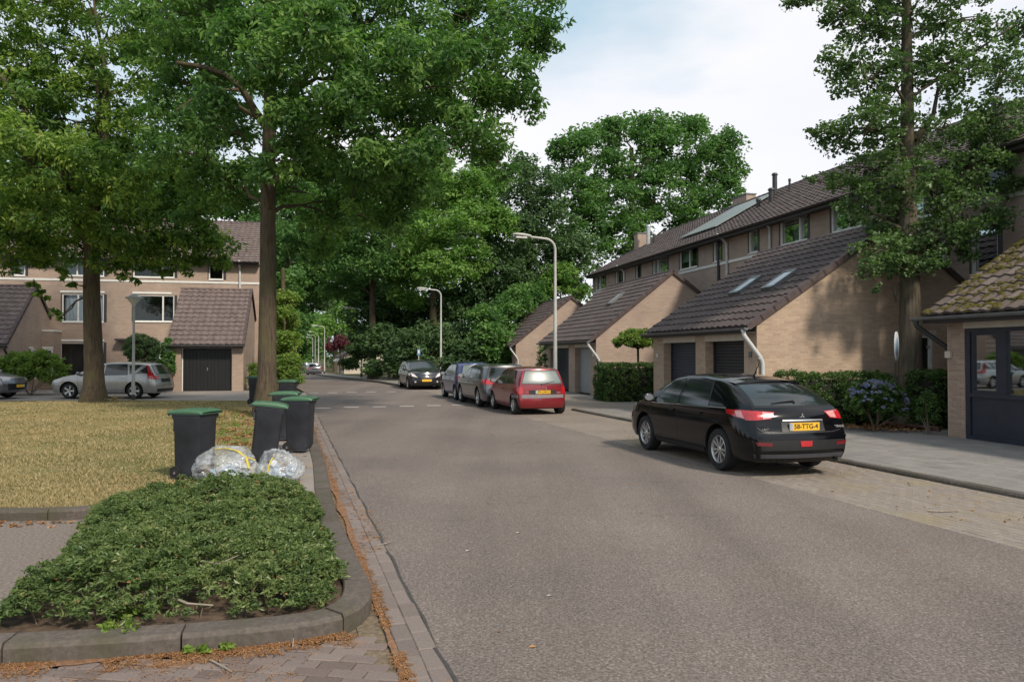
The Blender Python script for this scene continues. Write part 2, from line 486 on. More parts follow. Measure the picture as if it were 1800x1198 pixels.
    c = t.ramp(f, [(0.3, (0.07, 0.06, 0.022)), (0.55, (0.135, 0.11, 0.034)), (0.8, (0.07, 0.08, 0.028))]); t.bump(t.noise(90, 3, world=True), 1.0, 0.02)
    M['moss'] = t.out(c, 1.0, 0.05)
    t = NT('roof_tile_field')
    f = t.noise(3.3, 4); g = t.noise(28, 3); g3 = t.noise(0.5, 4)
    c = t.ramp(f, [(0.3, (0.062, 0.048, 0.046)), (0.7, (0.098, 0.078, 0.074))])
    c = t.mix(1.0, c, t.ramp(g, [(0.3, (0.75,) * 3), (0.7, (1.25,) * 3)]), 'MULTIPLY')
    c = t.mix(1.0, c, t.ramp(g3, [(0.3, (0.85,) * 3), (0.7, (1.2,) * 3)]), 'MULTIPLY')
    M['tile_field'] = t.out(c, 0.75, 0.35)
    t = NT('left_roof_tile_field')
    f = t.noise(3.3, 4); g = t.noise(28, 3)
    c = t.ramp(f, [(0.3, (0.105, 0.078, 0.072)), (0.7, (0.16, 0.125, 0.115))])
    c = t.mix(1.0, c, t.ramp(g, [(0.3, (0.75,) * 3), (0.7, (1.25,) * 3)]), 'MULTIPLY')
    M['tile_field_left'] = t.out(c, 0.8, 0.3)
    M['white_wood'] = plain('white_painted_wood', (0.66, 0.65, 0.62), 0.45, 0.08, 4)
    M['cream'] = plain('cream_board', (0.50, 0.44, 0.36), 0.6, 0.1, 3)
    M['zinc'] = plain('zinc_gutter', (0.14, 0.145, 0.15), 0.5, 0.2, 5, metal=0.3)
    M['pvc'] = plain('grey_pvc_pipe', (0.52, 0.52, 0.51), 0.45, 0.1, 5)
    M['dark_pipe'] = plain('dark_pipe', (0.03, 0.028, 0.03), 0.5, 0.2, 5)
    M['fascia'] = plain('dark_fascia', (0.035, 0.03, 0.032), 0.55, 0.2, 4)
    M['verge'] = plain('verge_tile', (0.068, 0.045, 0.043), 0.7, 0.25, 8)
    M['roller'] = plain('dark_blue_grey_slats', (0.035, 0.038, 0.055), 0.5, 0.15, 6)
    M['roller_black'] = plain('black_slats', (0.022, 0.024, 0.028), 0.45, 0.15, 6)
    M['grey_door'] = plain('light_grey_door', (0.27, 0.275, 0.28), 0.5, 0.06, 3)
    M['navy'] = plain('dark_navy_wood', (0.016, 0.020, 0.034), 0.4, 0.2, 4)
    M['black_door'] = plain('black_door_boards', (0.006, 0.007, 0.008), 0.5, 0.2, 5)
    M['glass'] = glass_mat('window_glass')
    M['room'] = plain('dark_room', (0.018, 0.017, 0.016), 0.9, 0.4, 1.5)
    M['curtain'] = plain('pale_curtain', (0.42, 0.45, 0.48), 0.9, 0.1, 4)
    M['green_blind'] = plain('green_blind', (0.28, 0.42, 0.30), 0.9, 0.1, 4)
    M['panel'] = plain('solar_panel_glass', (0.20, 0.23, 0.22), 0.35, 0.1, 3, spec=0.8)
    M['steel'] = plain('brushed_steel', (0.55, 0.55, 0.55), 0.35, 0.15, 6, metal=0.8)
    M['lamp_pole'] = plain('galvanised_pole', (0.42, 0.42, 0.39), 0.55, 0.12, 3)
    M['pole_base'] = plain('pole_base_paint', (0.05, 0.045, 0.04), 0.8, 0.2, 8)
    M['lamp_glass'] = plain('lamp_cover', (0.55, 0.56, 0.55), 0.4, 0.06, 5)
    # vegetation
    M['oak'] = leaf_mat('oak_leaves', [(0.040, 0.092, 0.029), (0.069, 0.145, 0.040), (0.119, 0.218, 0.055), (0.218, 0.330, 0.082)], 0.42)
    M['oak2'] = leaf_mat('oak_leaves_yellower', [(0.044, 0.096, 0.026), (0.085, 0.159, 0.036), (0.156, 0.240, 0.049), (0.286, 0.358, 0.078)], 0.42)
    M['ginkgo'] = leaf_mat('alder_leaves', [(0.052, 0.091, 0.034), (0.078, 0.130, 0.047), (0.111, 0.176, 0.062), (0.156, 0.227, 0.088)], 0.35, 0.42)
    M['mid'] = leaf_mat('mid_green_leaves', [(0.049, 0.117, 0.036), (0.088, 0.182, 0.049), (0.156, 0.273, 0.072)], 0.35)
    M['light'] = leaf_mat('light_green_leaves', [(0.081, 0.172, 0.040), (0.144, 0.259, 0.057), (0.230, 0.356, 0.086)], 0.4)
    M['deep'] = leaf_mat('deep_green_leaves', [(0.038, 0.078, 0.032), (0.064, 0.119, 0.043), (0.102, 0.171, 0.061)], 0.25)
    M['hedge'] = leaf_mat('hedge_leaves', [(0.038, 0.074, 0.022), (0.066, 0.120, 0.031), (0.114, 0.186, 0.050)], 0.25, 0.45)
    M['bright'] = leaf_mat('bright_shrub_leaves', [(0.077, 0.132, 0.022), (0.143, 0.220, 0.039), (0.242, 0.308, 0.066)], 0.35)
    M['purple'] = leaf_mat('purple_leaves', [(0.07, 0.015, 0.025), (0.13, 0.03, 0.045), (0.19, 0.055, 0.07)], 0.3)
    M['cover'] = leaf_mat('ground_cover_leaves', [(0.041, 0.067, 0.023), (0.076, 0.122, 0.037), (0.127, 0.177, 0.056), (0.203, 0.233, 0.091)], 0.25, 0.38)
    M['litter'] = leaf_mat('orange_litter', [(0.15, 0.065, 0.028), (0.27, 0.125, 0.05), (0.36, 0.20, 0.09), (0.14, 0.08, 0.04)], 0.1)
    M['flower'] = leaf_mat('hydrangea_petals', [(0.14, 0.17, 0.34), (0.24, 0.28, 0.48), (0.32, 0.28, 0.46), (0.22, 0.26, 0.20)], 0.2)
    M['bark'] = bark_mat('oak_bark', (0.040, 0.030, 0.022), (0.125, 0.096, 0.066), (0.10, 0.092, 0.045))
    M['bark2'] = bark_mat('alder_bark', (0.05, 0.042, 0.032), (0.15, 0.125, 0.092), (0.10, 0.095, 0.05))
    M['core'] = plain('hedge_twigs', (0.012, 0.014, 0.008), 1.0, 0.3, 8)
    M['twig'] = plain('twig', (0.14, 0.10, 0.07), 0.9, 0.2, 20)
build_materials()
# ================================================================== GROUND
KL = 0.295
TH = math.atan(KL)                     # the street runs this far to the left of the view
U = Vector((-math.sin(TH), math.cos(TH), 0)); N = Vector((math.cos(TH), math.sin(TH), 0))
def pl(pts, Y):
    for (y0, x0), (y1, x1) in zip(pts, pts[1:]):
        if Y <= y1: return x0 + (x1 - x0) * (Y - y0) / (y1 - y0)
    return pts[-1][1]
LEFT = [(-20, 0.94 + 20 * KL), (36, 0.94 - 36 * KL), (46, -13.3), (54.9, -16.7), (80, -25.6), (105, -33.6), (131, -41.6), (185, -57.6), (260, -80)]
RKERB = [(40, -3.8), (42.9, -6.4), (54.9, -10.85), (80, -19.6), (105, -27.7), (131, -35.8), (185, -52), (260, -74)]
def lx(Y): return pl(LEFT, Y)
def rx(Y): return 6.8 - KL * Y if Y <= 39.0 else pl([(39, 6.8 - KL * 39)] + RKERB, Y)
def kx(Y): return 9.16 - KL * Y

def strip(name, fa, fb, ys, z, mat, nx=1, parent=None, kind='structure'):
    m = MB(); vs = []; fs = []
    for Y in ys:
        a, b = fa(Y), fb(Y)
        for k in range(nx + 1):
            vs.append((a + (b - a) * k / nx, Y, zg(Y) + z))
    for i in range(len(ys) - 1):
        for k in range(nx):
            q = i * (nx + 1) + k
            fs.append((q, q + 1, q + nx + 2, q + nx + 1))
    m.add(vs, fs)
    return tag(m.build(name, mat, parent), kind=kind)
def yr(a, b, st): return list(np.arange(a, b, st)) + [b]

# base terrain, a little below the paved sheets
ys = yr(-60, 40, 20) + yr(44, 108, 4) + [150, 260, 600, 900]
m = MB(); xs = [-900, -300, -100, -40, 0, 40, 100, 300, 900]
vs = [(x, Y, zg(Y) - 0.07) for Y in ys for x in xs]
fs = [(i * 9 + k, i * 9 + k + 1, (i + 1) * 9 + k + 1, (i + 1) * 9 + k) for i in range(len(ys) - 1) for k in range(8)]
m.add(vs, fs); tag(m.build('ground', M['ground']), kind='structure')

ys = yr(-12, 44, 1.0) + yr(45, 260, 1.5)
strip('asphalt_road', lx, rx, ys, 0.0, M['asphalt'])
# tarred joint between asphalt and gutter
m = MB()
yy = yr(2.5, 22, 0.25)
pts = [(lx(Y) + 0.010 * math.sin(Y * 5) + 0.006 * math.sin(Y * 17), Y, 0.004) for Y in yy]
for a, b in zip(pts, pts[1:]):
    w = 0.010 + 0.009 * random.random()
    m.quad((a[0] - 0.012, a[1], a[2]), (a[0] + w, a[1], a[2]), (b[0] + w, b[1], b[2]), (b[0] - 0.012, b[1], b[2]))
tag(m.build('tarred_joint', M['tar']), kind='structure')

# gutter: two courses of stones beside the asphalt
gut = empty('gutter', kind='structure')
strip('gutter_bed', lambda Y: lx(Y) - 0.46, lambda Y: lx(Y) - 0.003, yr(-6, 28.6, 1.0), -0.012, M['joint'])
def stone_mesh(name, a, b, h, mat, bev=0.006):
    m = MB()
    x, y = a / 2, b / 2
    m.add([(-x, -y, -h), (x, -y, -h), (x, y, -h), (-x, y, -h), (-x, -y, -bev), (x, -y, -bev), (x, y, -bev), (-x, y, -bev),
           (-x + bev, -y + bev, 0), (x - bev, -y + bev, 0), (x - bev, y - bev, 0), (-x + bev, y - bev, 0)],
          [(8, 9, 10, 11), (4, 5, 9, 8), (5, 6, 10, 9), (6, 7, 11, 10), (7, 4, 8, 11), (0, 1, 5, 4), (1, 2, 6, 5), (2, 3, 7, 6), (3, 0, 4, 7)])
    me = m.mesh(name); me.materials.append(mat); return me
sm = stone_mesh('gutter_stone', 0.118, 0.29, 0.05, M['gutter'])
for r in range(2):
    s = 2.6 + 0.15 * r
    while s < 29:
        Y = s
        o = link('gutter_stone', sm, gut)
        X = lx(Y) - 0.062 - r * 0.124
        o.location = (X, Y, 0.003 + random.uniform(-0.003, 0.003)); o.rotation_euler = (random.uniform(-.01, .01), random.uniform(-.012, .012), TH + random.uniform(-.012, .012))
        s += 0.295 * math.cos(TH)

# kerbs ------------------------------------------------------------
def resample(pts, step):
    P = [Vector(p).to_3d() for p in pts]; out = [P[0]]; left = step
    for a, b in zip(P, P[1:]):
        L_ = (b - a).length; pos = 0
        while L_ - pos > left:
            pos += left; out.append(a + (b - a) * (pos / L_)); left = step
        left -= (L_ - pos)
    if (out[-1] - P[-1]).length > step * 0.35: out.append(P[-1])
    return out
def kerb(name, pts, w, h, stone=1.0, side=1, mat=None, gap=0.006, zf=None, sub=5, chamfer=0.02, parent=None):
    """stones along a line (outer face); side=+1 puts the stone to the left of the walking direction"""
    root = parent or empty(name, kind='structure')
    fine = resample(pts, stone / sub)
    nn = []
    for i in range(len(fine)):
        t = fine[min(len(fine) - 1, i + 1)] - fine[max(0, i - 1)]; t.normalize()
        nn.append(Vector((-t.y, t.x, 0)) * side)
    for i in range(0, len(fine) - 1, sub):
        j = min(i + sub, len(fine) - 1)
        m = MB(); prof = [(0, -0.05), (0, h - chamfer * 1.5), (chamfer, h - 0.002), (w - 0.01, h), (w, h - 0.01), (w, -0.05)]
        vs = []
        hh = random.uniform(-0.004, 0.004)
        org = fine[i]
        for q in range(i, j + 1):
            p = fine[q].copy()
            if q == i: p += (fine[q + 1] - p).normalized() * gap
            if q == j: p += (fine[q - 1] - p).normalized() * gap
            for a, b in prof:
                v = p + nn[q] * a; vs.append((v.x - org.x, v.y - org.y, b + hh + (zf(v.y) if zf else 0)))
        k = len(prof); cnt = j - i + 1
        fs = [(a * k + b, a * k + b + 1, (a + 1) * k + b + 1, (a + 1) * k + b) for a in range(cnt - 1) for b in range(k - 1)]
        fs += [tuple(range(k)), tuple((cnt - 1) * k + b for b in range(k - 1, -1, -1))]
        m.add(vs, fs)
        o = m.build('kerb_stone', mat or M['kerb'], root); o.location = (org.x, org.y, 0)
    return root
corner = [(-1.05, 5.75), (-0.985, 5.45), (-1.0, 5.2), (-1.09, 5.0), (-1.29, 4.85), (-1.6, 4.75), (-2.3, 4.58), (-2.98, 4.475), (-4.2, 4.28), (-7, 3.9)]
KX = lambda Y: lx(Y) - 0.30 - 0.10 * max(0, min(1, (Y - 5.7) / 3.0)) * max(0, min(1, (12 - Y) / 4.0))
kpts = [(KX(Y), Y) for Y in yr(5.9, 28.5, 0.5)][::-1] + corner
kerb('left_kerb', kpts, 0.2, 0.12, 0.98, side=-1)
kerb('bay_kerb', [(-14, 8.9), (-9, 8.55), (-5.5, 8.3), (-4.75, 8.36), (-4.3, 8.6)], 0.15, 0.12, 1.0, side=1)
kerb('parking_kerb', [(kx(Y), Y) for Y in (2.0, 10, 18, 24.7)], 0.12, 0.065, 1.0, side=-1)
kerb('far_kerb', [(-2.4, 40.6), (-3.8, 40.0), (-5.0, 40.9), (-6.4, 42.9)] + [(x, y) for y, x in RKERB[2:6]], 0.15, 0.12, 1.0, side=-1, zf=zg)

# foreground brick paving
strip('side_road_bed', lambda Y: -9.0, lambda Y: lx(Y) - 0.33, yr(-6, 6.0, 0.5), -0.020, M['joint'])
fb = empty('brick_paving', kind='structure')
bm_ = stone_mesh('paving_brick', 0.203, 0.098, 0.05, M['front_brick'])
def face_y(X):
    pts = sorted([(x, y) for x, y in corner[3:]])
    for (x0, y0), (x1, y1) in zip(pts, pts[1:]):
        if x0 <= X <= x1: return y0 + (y1 - y0) * (X - x0) / (x1 - x0)
    return 99 if X > pts[-1][0] else pts[0][1]
e1 = Vector((math.cos(-0.14), math.sin(-0.14), 0)).normalized(); e2 = Vector((-e1.y, e1.x, 0))
cnt = 0; cand = []
for i in range(-10, 30):
    for j in range(-8, 12):
        p = Vector((-2.0, 4.3, 0)) + e1 * (0.21 * (i - 8 + (0.5 if j % 2 else 0))) + e2 * (0.105 * j)
        if p.x > lx(p.y) - 0.27 - 0.11: continue
        if p.x < -3.6 or p.y < 3.75: continue
        if p.x < -1.09 and p.y > face_y(p.x) - 0.04: continue
        if p.x >= -1.09 and p.y > 5.0 and p.x < lx(p.y) - 0.33: continue
        if p.y > 5.05: continue
        cand.append(p)
cand.sort(key=lambda p: -p.y)
for p in cand[:300]:
    o = link('paving_brick', bm_, fb)
    o.location = (p.x, p.y, 0.002 + random.uniform(-0.004, 0.003)); o.rotation_euler = (random.uniform(-.02, .02), random.uniform(-.02, .02), -0.14 + random.uniform(-.015, .015))

# left bay, side street, lawn, path
m = MB(); m.add([(-16, 3.2, 0.001), (-5.0, 4.3, 0.001), (-3.2, 4.8, 0.001), (-4.3, 8.75, 0.001), (-16, 9.1, 0.001)], [(0, 1, 2, 3, 4)])
tag(m.build('parking_bay', M['bay']), kind='structure')
m = MB(); m.add([(-60, 28.6, 0.003), (lx(28.6) - 0.003, 28.6, 0.003), (lx(36.0) - 0.003, 36.0, 0.003), (-13, 39, 0.003), (-60, 39, 0.003)], [(0, 1, 2, 3, 4)])
tag(m.build('side_street', M['side_paving']), kind='structure')
kerb('side_street_kerb', [(-34, 28.45), (-22, 28.45), (-9.6, 28.5)], 0.12, 0.09, 1.0, side=-1)
lawn_e = lambda Y: lx(Y) - 1.22
m = MB()
ring = [(-40, 8.7), (-14, 9.05), (-9, 8.7), (-5.5, 8.45), (-4.6, 8.6), (-3.9, 8.9), (lawn_e(9.4), 9.4)] + [(lawn_e(Y), Y) for Y in yr(12, 28.4, 4)] + [(-40, 28.4)]
# gently uneven lawn surface
vs = []; fs = []; LX, LY = 60, 50
def lawn_z(x, y): return 0.085 + 0.035 * noise.noise(Vector((x * .25, y * .25, 0))) + 0.015 * noise.noise(Vector((x * 1.2, y * 1.2, 3)))
def lawn_front(X): 
    return float(np.interp(X, [-40, -14, -9, -5.5, -4.6, -3.9, -2.5], [8.9, 9.05, 8.7, 8.46, 8.6, 8.9, 9.1]))
for j in range(LY + 1):
    for i in range(LX + 1):
        v = j / LY
        y = 9.0 + (28.45 - 9.0) * v
        x = -40 + (lawn_e(y) + 40) * (1 - (1 - i / LX) ** 1.0)
        yy_ = lawn_front(x) + (28.45 - lawn_front(x)) * v
        vs.append((x, yy_, lawn_z(x, yy_)))
for j in range(LY):
    for i in range(LX):
        q = j * (LX + 1) + i; fs.append((q, q + 1, q + LX + 2, q + LX + 1))
m.add(vs, fs); tag(m.build('lawn', M['lawn'], smooth=True), kind='structure')
path = empty('footpath', kind='structure')
strip('footpath_bed', lambda Y: lx(Y) - 1.26, lambda Y: lx(Y) - 0.5, yr(8.9, 28.4, 1.5), 0.085, M['joint'])
sl = stone_mesh('path_slab', 0.233, 0.29, 0.04, M['old_slab'])
for r in range(3):
    Y = 9.15 + 0.1 * (r % 2)
    while Y < 28.2:
        o = link('path_slab', sl, path)
        o.location = (lx(Y) - 0.5 - 0.125 - 0.238 * r, Y, 0.107 + random.uniform(-.003, .003)); o.rotation_euler = (random.uniform(-.01, .01), random.uniform(-.01, .01), TH)
        Y += 0.296 * math.cos(TH)

# right side: parking strip and pavement
strip('parking_strip', rx, lambda Y: kx(Y), yr(-8, 38.9, 1.0), -0.008, M['joint'])
strip('parking_strip_far', lambda Y: rx(Y) + 0.002, lambda Y: kx(Y) if Y < 24.7 else kx(Y) + 3, yr(16.2, 38.9, 1.0), 0.002, M['far_parking'])
pk = empty('parking_bricks', kind='structure')
pbm = stone_mesh('parking_brick', 0.205, 0.100, 0.05, M['park_brick'], 0.005)
cells = []
PN = Vector((math.cos(TH), math.sin(TH), 0)); PU = Vector((-math.sin(TH), math.cos(TH), 0))
for i in range(0, 22):
    for j in range(0, 80):
        t_ = 0.055 + i * 0.1035; s_ = 4.0 + j * 0.21 + (0.105 if i % 2 else 0)
        if t_ > 2.24: continue
        p = Vector((6.8, 0, 0)) + PU * s_ + PN * t_
        if p.y > 16.4: continue
        z = p.y; px = 900 + F * p.x / p.y
        vis = 0 < px < 1815 and p.y > 6.4
        cells.append((0 if vis else 1, p.y, p))
cells.sort(key=lambda c: (c[0], c[1]))
def bricks_joined(name, mesh, places, parent, mat, kind='stuff'):
    v0 = np.array([v.co[:] for v in mesh.vertices]); f0 = [tuple(p.vertices) for p in mesh.polygons]
    V = []; Fq = []; rn = []
    for n_, (p, rz) in enumerate(places):
        c, s = math.cos(rz), math.sin(rz)
        W = np.stack([v0[:, 0] * c - v0[:, 1] * s + p.x, v0[:, 0] * s + v0[:, 1] * c + p.y, v0[:, 2] + p.z], 1)
        V.append(W); Fq.append(np.array(f0) + n_ * len(v0)); rn += [random.random()] * len(f0)
    o = np_mesh(name, np.concatenate(V), np.concatenate(Fq), mat, parent, rn)
    return tag(o, kind=kind)
for c in cells[:300]:
    o = link('parking_brick', pbm, pk); p = c[2]
    o.location = (p.x, p.y, 0.001 + random.uniform(-.002, .002)); o.rotation_euler = (random.uniform(-.01, .01), random.uniform(-.01, .01), TH + math.pi / 2 + random.uniform(-.01, .01))
t = NT('parking_brick_field')
a_ = t.n('ShaderNodeAttribute', attribute_name='rnd')
c_ = t.ramp(a_.outputs['Fac'], [(0, (0.205, 0.172, 0.146)), (0.33, (0.23, 0.196, 0.166)), (0.66, (0.215, 0.18, 0.152)), (1, (0.245, 0.212, 0.178))])
c_ = t.mix(1.0, c_, t.ramp(t.noise(50, 5, world=True, rough=0.7), [(0.25, (0.78,) * 3), (0.75, (1.22,) * 3)]), 'MULTIPLY')
c_ = t.mix(t.ramp(t.noise(0.9, 4, world=True), [(0.5, (0, 0, 0)), (0.75, (1, 1, 1))]), c_, (0.24, 0.19, 0.10))
M['park_field'] = t.out(c_, 0.85, 0.3)
bricks_joined('parking_brick_field', pbm, [(c[2] + Vector((0, 0, random.uniform(-.002, .003))), TH + math.pi / 2) for c in cells[300:]], pk, M['park_field'])

strip('pavement', lambda Y: kx(Y) + 0.12, lambda Y: 34.0, yr(-8, 24.75, 1.0), 0.055, M['far_slab'], nx=6)
strip('forecourt', lambda Y: kx(Y) + 0.01 if Y < 39 else max(-3.0, kx(Y)), lambda Y: 40.0, yr(24.75, 60, 1.5), 0.0, M['far_slab'], nx=6)
pv = empty('pavement_slabs', kind='structure')
slm = stone_mesh('pavement_slab', 0.295, 0.295, 0.04, M['slab'], 0.004)
cells = []
for i in range(0, 26):
    for j in range(0, 60):
        t_ = 0.29 + i * 0.301; s_ = 6.0 + j * 0.301 + (0.15 if i % 2 else 0)
        p = Vector((kx(0) - KL * s_ * math.cos(TH), s_ * math.cos(TH), 0)) + N * t_
        px = 900 + F * p.x / p.y
        if px > 1815 or p.y < 7.5: continue
        # inside the planted bed or the buildings
        cells.append((p.y, p))
cells.sort(key=lambda c: c[0])
for c in cells[:300]:
    o = link('pavement_slab', slm, pv); p = c[1]
    o.location = (p.x, p.y, 0.064 + random.uniform(-.002, .002)); o.rotation_euler = (random.uniform(-.006, .006), random.uniform(-.006, .006), TH)

# verge and pavement beyond the side junction
strip('far_pavement', lambda Y: pl(RKERB, Y) + 0.15, lambda Y: pl(RKERB, Y) + 2.4, yr(41, 131, 1.5), 0.10, M['far_slab'])
strip('far_verge', lambda Y: pl(RKERB, Y) + 2.4, lambda Y: pl(RKERB, Y) + 40 if Y > 60 else 2.0, yr(43.5, 131, 1.5), 0.095, M['ground'], nx=4)

# painted block markings across the road
mk = empty('road_markings', kind='structure')
def dash(px0, px1, py):
    x0, y0 = gp(px0, py); x1, _ = gp(px1, py)
    m = MB(); m.add([(x0, y0 - .2, 0.004), (x1, y0 - .2, 0.004), (x1 - .02, y0 + .25, 0.004), (x0 - .02, y0 + .25, 0.004)], [(0, 1, 2, 3)])
    m.build('painted_block', M['white_paint'], mk)
for a, b, y in ((555, 581, 717), (605, 631, 715.6), (656, 679, 714.6), (703, 728, 713.6), (751, 775, 712.6), (795, 817, 711.6)): dash(a, b, y)
for a, b, y in ((543, 560, 690.3), (576, 593, 690), (609, 627, 689.2), (644, 661, 688.7), (680, 696, 688.4)): dash(a, b, y)
# ================================================================== FOLIAGE
def leaves(name, clumps, size, mat, parent=None, droop=0.35, width=0.55, up=0.55, kind=None, jit=0.35):
    """clumps: rows (x, y, z, rx, rz, count, tone). Each leaf is a folded kite."""
    cl = np.array(clumps, dtype=float)
    cnt = cl[:, 5].astype(int)
    idx = np.repeat(np.arange(len(cl)), cnt); n = len(idx)
    d = rng.normal(size=(n, 3)); d /= np.linalg.norm(d, axis=1)[:, None]
    r = rng.random(n) ** (1 / 2.2)
    pos = cl[idx, :3] + d * (r * 1.0)[:, None] * np.stack([cl[idx, 3], cl[idx, 3], cl[idx, 4]], 1)
    ax = rng.normal(size=(n, 3)); ax[:, 2] = ax[:, 2] * 0.5 - droop
    ax += d * 0.5
    ax /= np.linalg.norm(ax, axis=1)[:, None]
    nm = rng.normal(size=(n, 3)) * 0.8; nm[:, 2] += up
    sd = np.cross(ax, nm); sd /= np.linalg.norm(sd, axis=1)[:, None] + 1e-9
    nn = np.cross(sd, ax)
    a = size * (1 + jit * rng.normal(size=n)).clip(0.45, 1.8)
    A = a[:, None]
    v0 = pos - ax * A * 0.5
    v1 = pos + sd * A * width * 0.5 + nn * A * 0.12 - ax * A * 0.05
    v2 = pos + ax * A * 0.5
    v3 = pos - sd * A * width * 0.5 + nn * A * 0.12 - ax * A * 0.05
    V = np.stack([v0, v1, v2, v3], 1).reshape(-1, 3)
    Fc = np.arange(n * 4).reshape(-1, 4)
    rnd = (cl[idx, 6] * 0.6 + rng.random(n) * 0.5).clip(0, 1)
    return tag(np_mesh(name, V, Fc, mat, parent, rnd), kind=kind)

def shell(c, rad, m, rc, n, rzf=0.7, inner=0.55, low=-0.9):
    """m leaf clumps over an ellipsoidal lobe"""
    out = []
    for _ in range(m):
        while True:
            d = rng.normal(size=3); d /= np.linalg.norm(d)
            if d[2] > low: break
        q = inner + (1 - inner) * rng.random() ** 0.6
        p = np.array(c) + d * q * np.array(rad)
        s = rc * (0.65 + 0.7 * rng.random())
        out.append((p[0], p[1], p[2], s, s * rzf, int(n * (0.6 + 0.8 * rng.random())), rng.random()))
    return out

def limb_pts(a, b, sag=0.0, n=6, wob=0.15):
    a = Vector(a); b = Vector(b); out = []
    L_ = (b - a).length
    for i in range(n + 1):
        t = i / n
        p = a.lerp(b, t)
        p.z += sag * L_ * math.sin(math.pi * t) * 0.5 + L_ * 0.0
        if 0 < i < n:
            p += Vector((random.uniform(-1, 1), random.uniform(-1, 1), random.uniform(-.6, .6))) * wob * L_ * 0.12
        out.append(p)
    return out

def trunk_mesh(mb, base, top, r0, r1, flare=1.5, n=14, seg=12, wob=0.05):
    base = Vector(base); top = Vector(top); pts = []; rad = []
    H = (top - base).length
    pts.append(base + Vector((0, 0, -0.1))); rad.append(r0 * flare)
    for i in range(seg + 1):
        t = i / seg
        p = base.lerp(top, t)
        if 0 < i < seg: p += Vector((math.sin(t * 9 + base.x), math.cos(t * 7 + base.y), 0)) * wob * r0
        pts.append(p)
        rad.append((r0 + (r1 - r0) * t) * (1 + (flare - 1) * math.exp(-t * H / 0.35)))
    mb.tube(pts, rad, n)

def street_tree(name, label, cat, base, top, r0, r1, lobes, leafmat, bark, per=90, rc=0.55, size=0.13, mlobe=14, group=None, limbs=None, from_h=0.45, limb_r=0.16, rzf=0.62, droop=0.35, width=0.5, twigs=True):
    root = empty(name, (base[0], base[1], base[2] if len(base) > 2 else 0.0), 0, label, cat, group)
    o = Vector(root.location)
    b = Vector((0, 0, 0)); tp = Vector(top) - o
    tm = MB(); trunk_mesh(tm, b, tp, r0, r1)
    tr = tm.build('trunk', bark, root, smooth=True)
    clumps = []
    bm2 = MB()
    nodes = [(b.lerp(tp, from_h + (1 - from_h) * k / 12), r0 + (r1 - r0) * (from_h + (1 - from_h) * k / 12)) for k in range(13)]
    lobes = sorted(lobes, key=lambda l: math.hypot(l[0].x - tp.x - o.x, l[0].y - tp.y - o.y))
    for lb in lobes:
        c = Vector(lb[0]) - o; rad = lb[1]; f = lb[2] if len(lb) > 2 else 1.0
        rc_ = min(rc, rad[0] * 0.75); cs = shell(c, rad, max(3, int(mlobe * f * min(1.5, max(0.2, (rad[0] / (rc * 2.6)) ** 1.3)))), rc_, int(per * (rc_ / rc) ** 1.6) + 3, rzf, 0.35)
        clumps += cs
        # limb from the trunk to the lobe, then twigs to some clumps
        st, sr = min(nodes, key=lambda q: (c - q[0]).length * (1 + 0.5 * max(0, (q[0].z - c.z)) / (0.5 + (c - q[0]).length)) + 0.9 * abs((c.z - q[0].z) - 0.45 * (c - q[0]).length))
        L_ = (c - st).length
        lr = min(limb_r, sr * 0.62, 0.02 + 0.020 * L_)
        pts = limb_pts(st, c, 0.25, 6, 0.4)
        rs_ = [lr * (1 - 0.7 * i / 6) for i in range(7)]
        bm2.tube(pts, rs_, 7)
        nodes += [(pts[k], rs_[k]) for k in (2, 3, 4, 5, 6)]
        if twigs:
            for q in cs[::4]:
                k = random.randint(3, 6)
                p2 = limb_pts(pts[k], Vector(q[:3]), 0.1, 3)
                bm2.tube(p2, [0.03, 0.022, 0.014, 0.006], 4, cap=False)
    if limbs:
        for pts, rr in limbs:
            P = [Vector(p) - o for p in pts]
            bm2.tube(P, [rr * (1 - 0.6 * i / (len(P) - 1)) for i in range(len(P))], 9)
    bm2.build('limbs', bark, root, smooth=True)
    leaves('crown', clumps, size, leafmat, root, droop=droop, width=width)
    return root

def lob(px, py, Y, rpx, fz=0.85, fy=1.0, f=1.0):
    c = at(px, py, Y); r = rpx * Y / F
    return (c, (r, r * fy, r * fz), f)

# --- big oak between the bins (trunk of the photograph's foreground)
tb = (-6.72, 21.0, 0.08)
oak_lobes = []
for a in [(470, 20, 21, 120), (560, 60, 20, 110), (650, 40, 21, 110), (740, 40, 22, 105), (830, 40, 21, 95), (905, 30, 22, 80), (950, 70, 22.5, 48),
          (560, 150, 19, 95), (650, 150, 23, 100), (740, 150, 20, 95), (820, 160, 22, 85), (895, 140, 21, 62), (925, 185, 22, 32),
          (600, 240, 20, 75), (690, 240, 21.5, 80), (775, 235, 23, 72), (845, 250, 21, 50), (872, 300, 21, 26),
          (560, 290, 22, 62), (640, 320, 20.5, 62), (715, 330, 22, 58), (590, 385, 23, 50), (680, 400, 22, 46), (500, 330, 24, 45),
          (380, 30, 20, 110), (300, 50, 22, 100), (330, 150, 21, 90), (410, 130, 24, 70), (400, 240, 23, 75), (330, 270, 21, 75), (395, 330, 22, 56), (340, 360, 23, 45),
          (470, 110, 17.5, 60), (520, 200, 18, 48), (455, 305, 18.5, 30), (488, 285, 18.3, 28), (520, 260, 18.5, 40), (430, 60, 18, 60), (560, 60, 17.5, 60), (600, 170, 17.5, 50), (700, 110, 18, 60), (800, 110, 18.5, 55), (380, 200, 18.5, 45), (640, 360, 25, 60), (560, 440, 25, 34), (740, 270, 18.5, 45), (820, 215, 19, 40), (660, 280, 18.5, 45), (500, -90, 21, 150), (650, -100, 21, 150), (800, -90, 22, 140), (350, -90, 21, 140)]:
    oak_lobes.append(lob(*a))
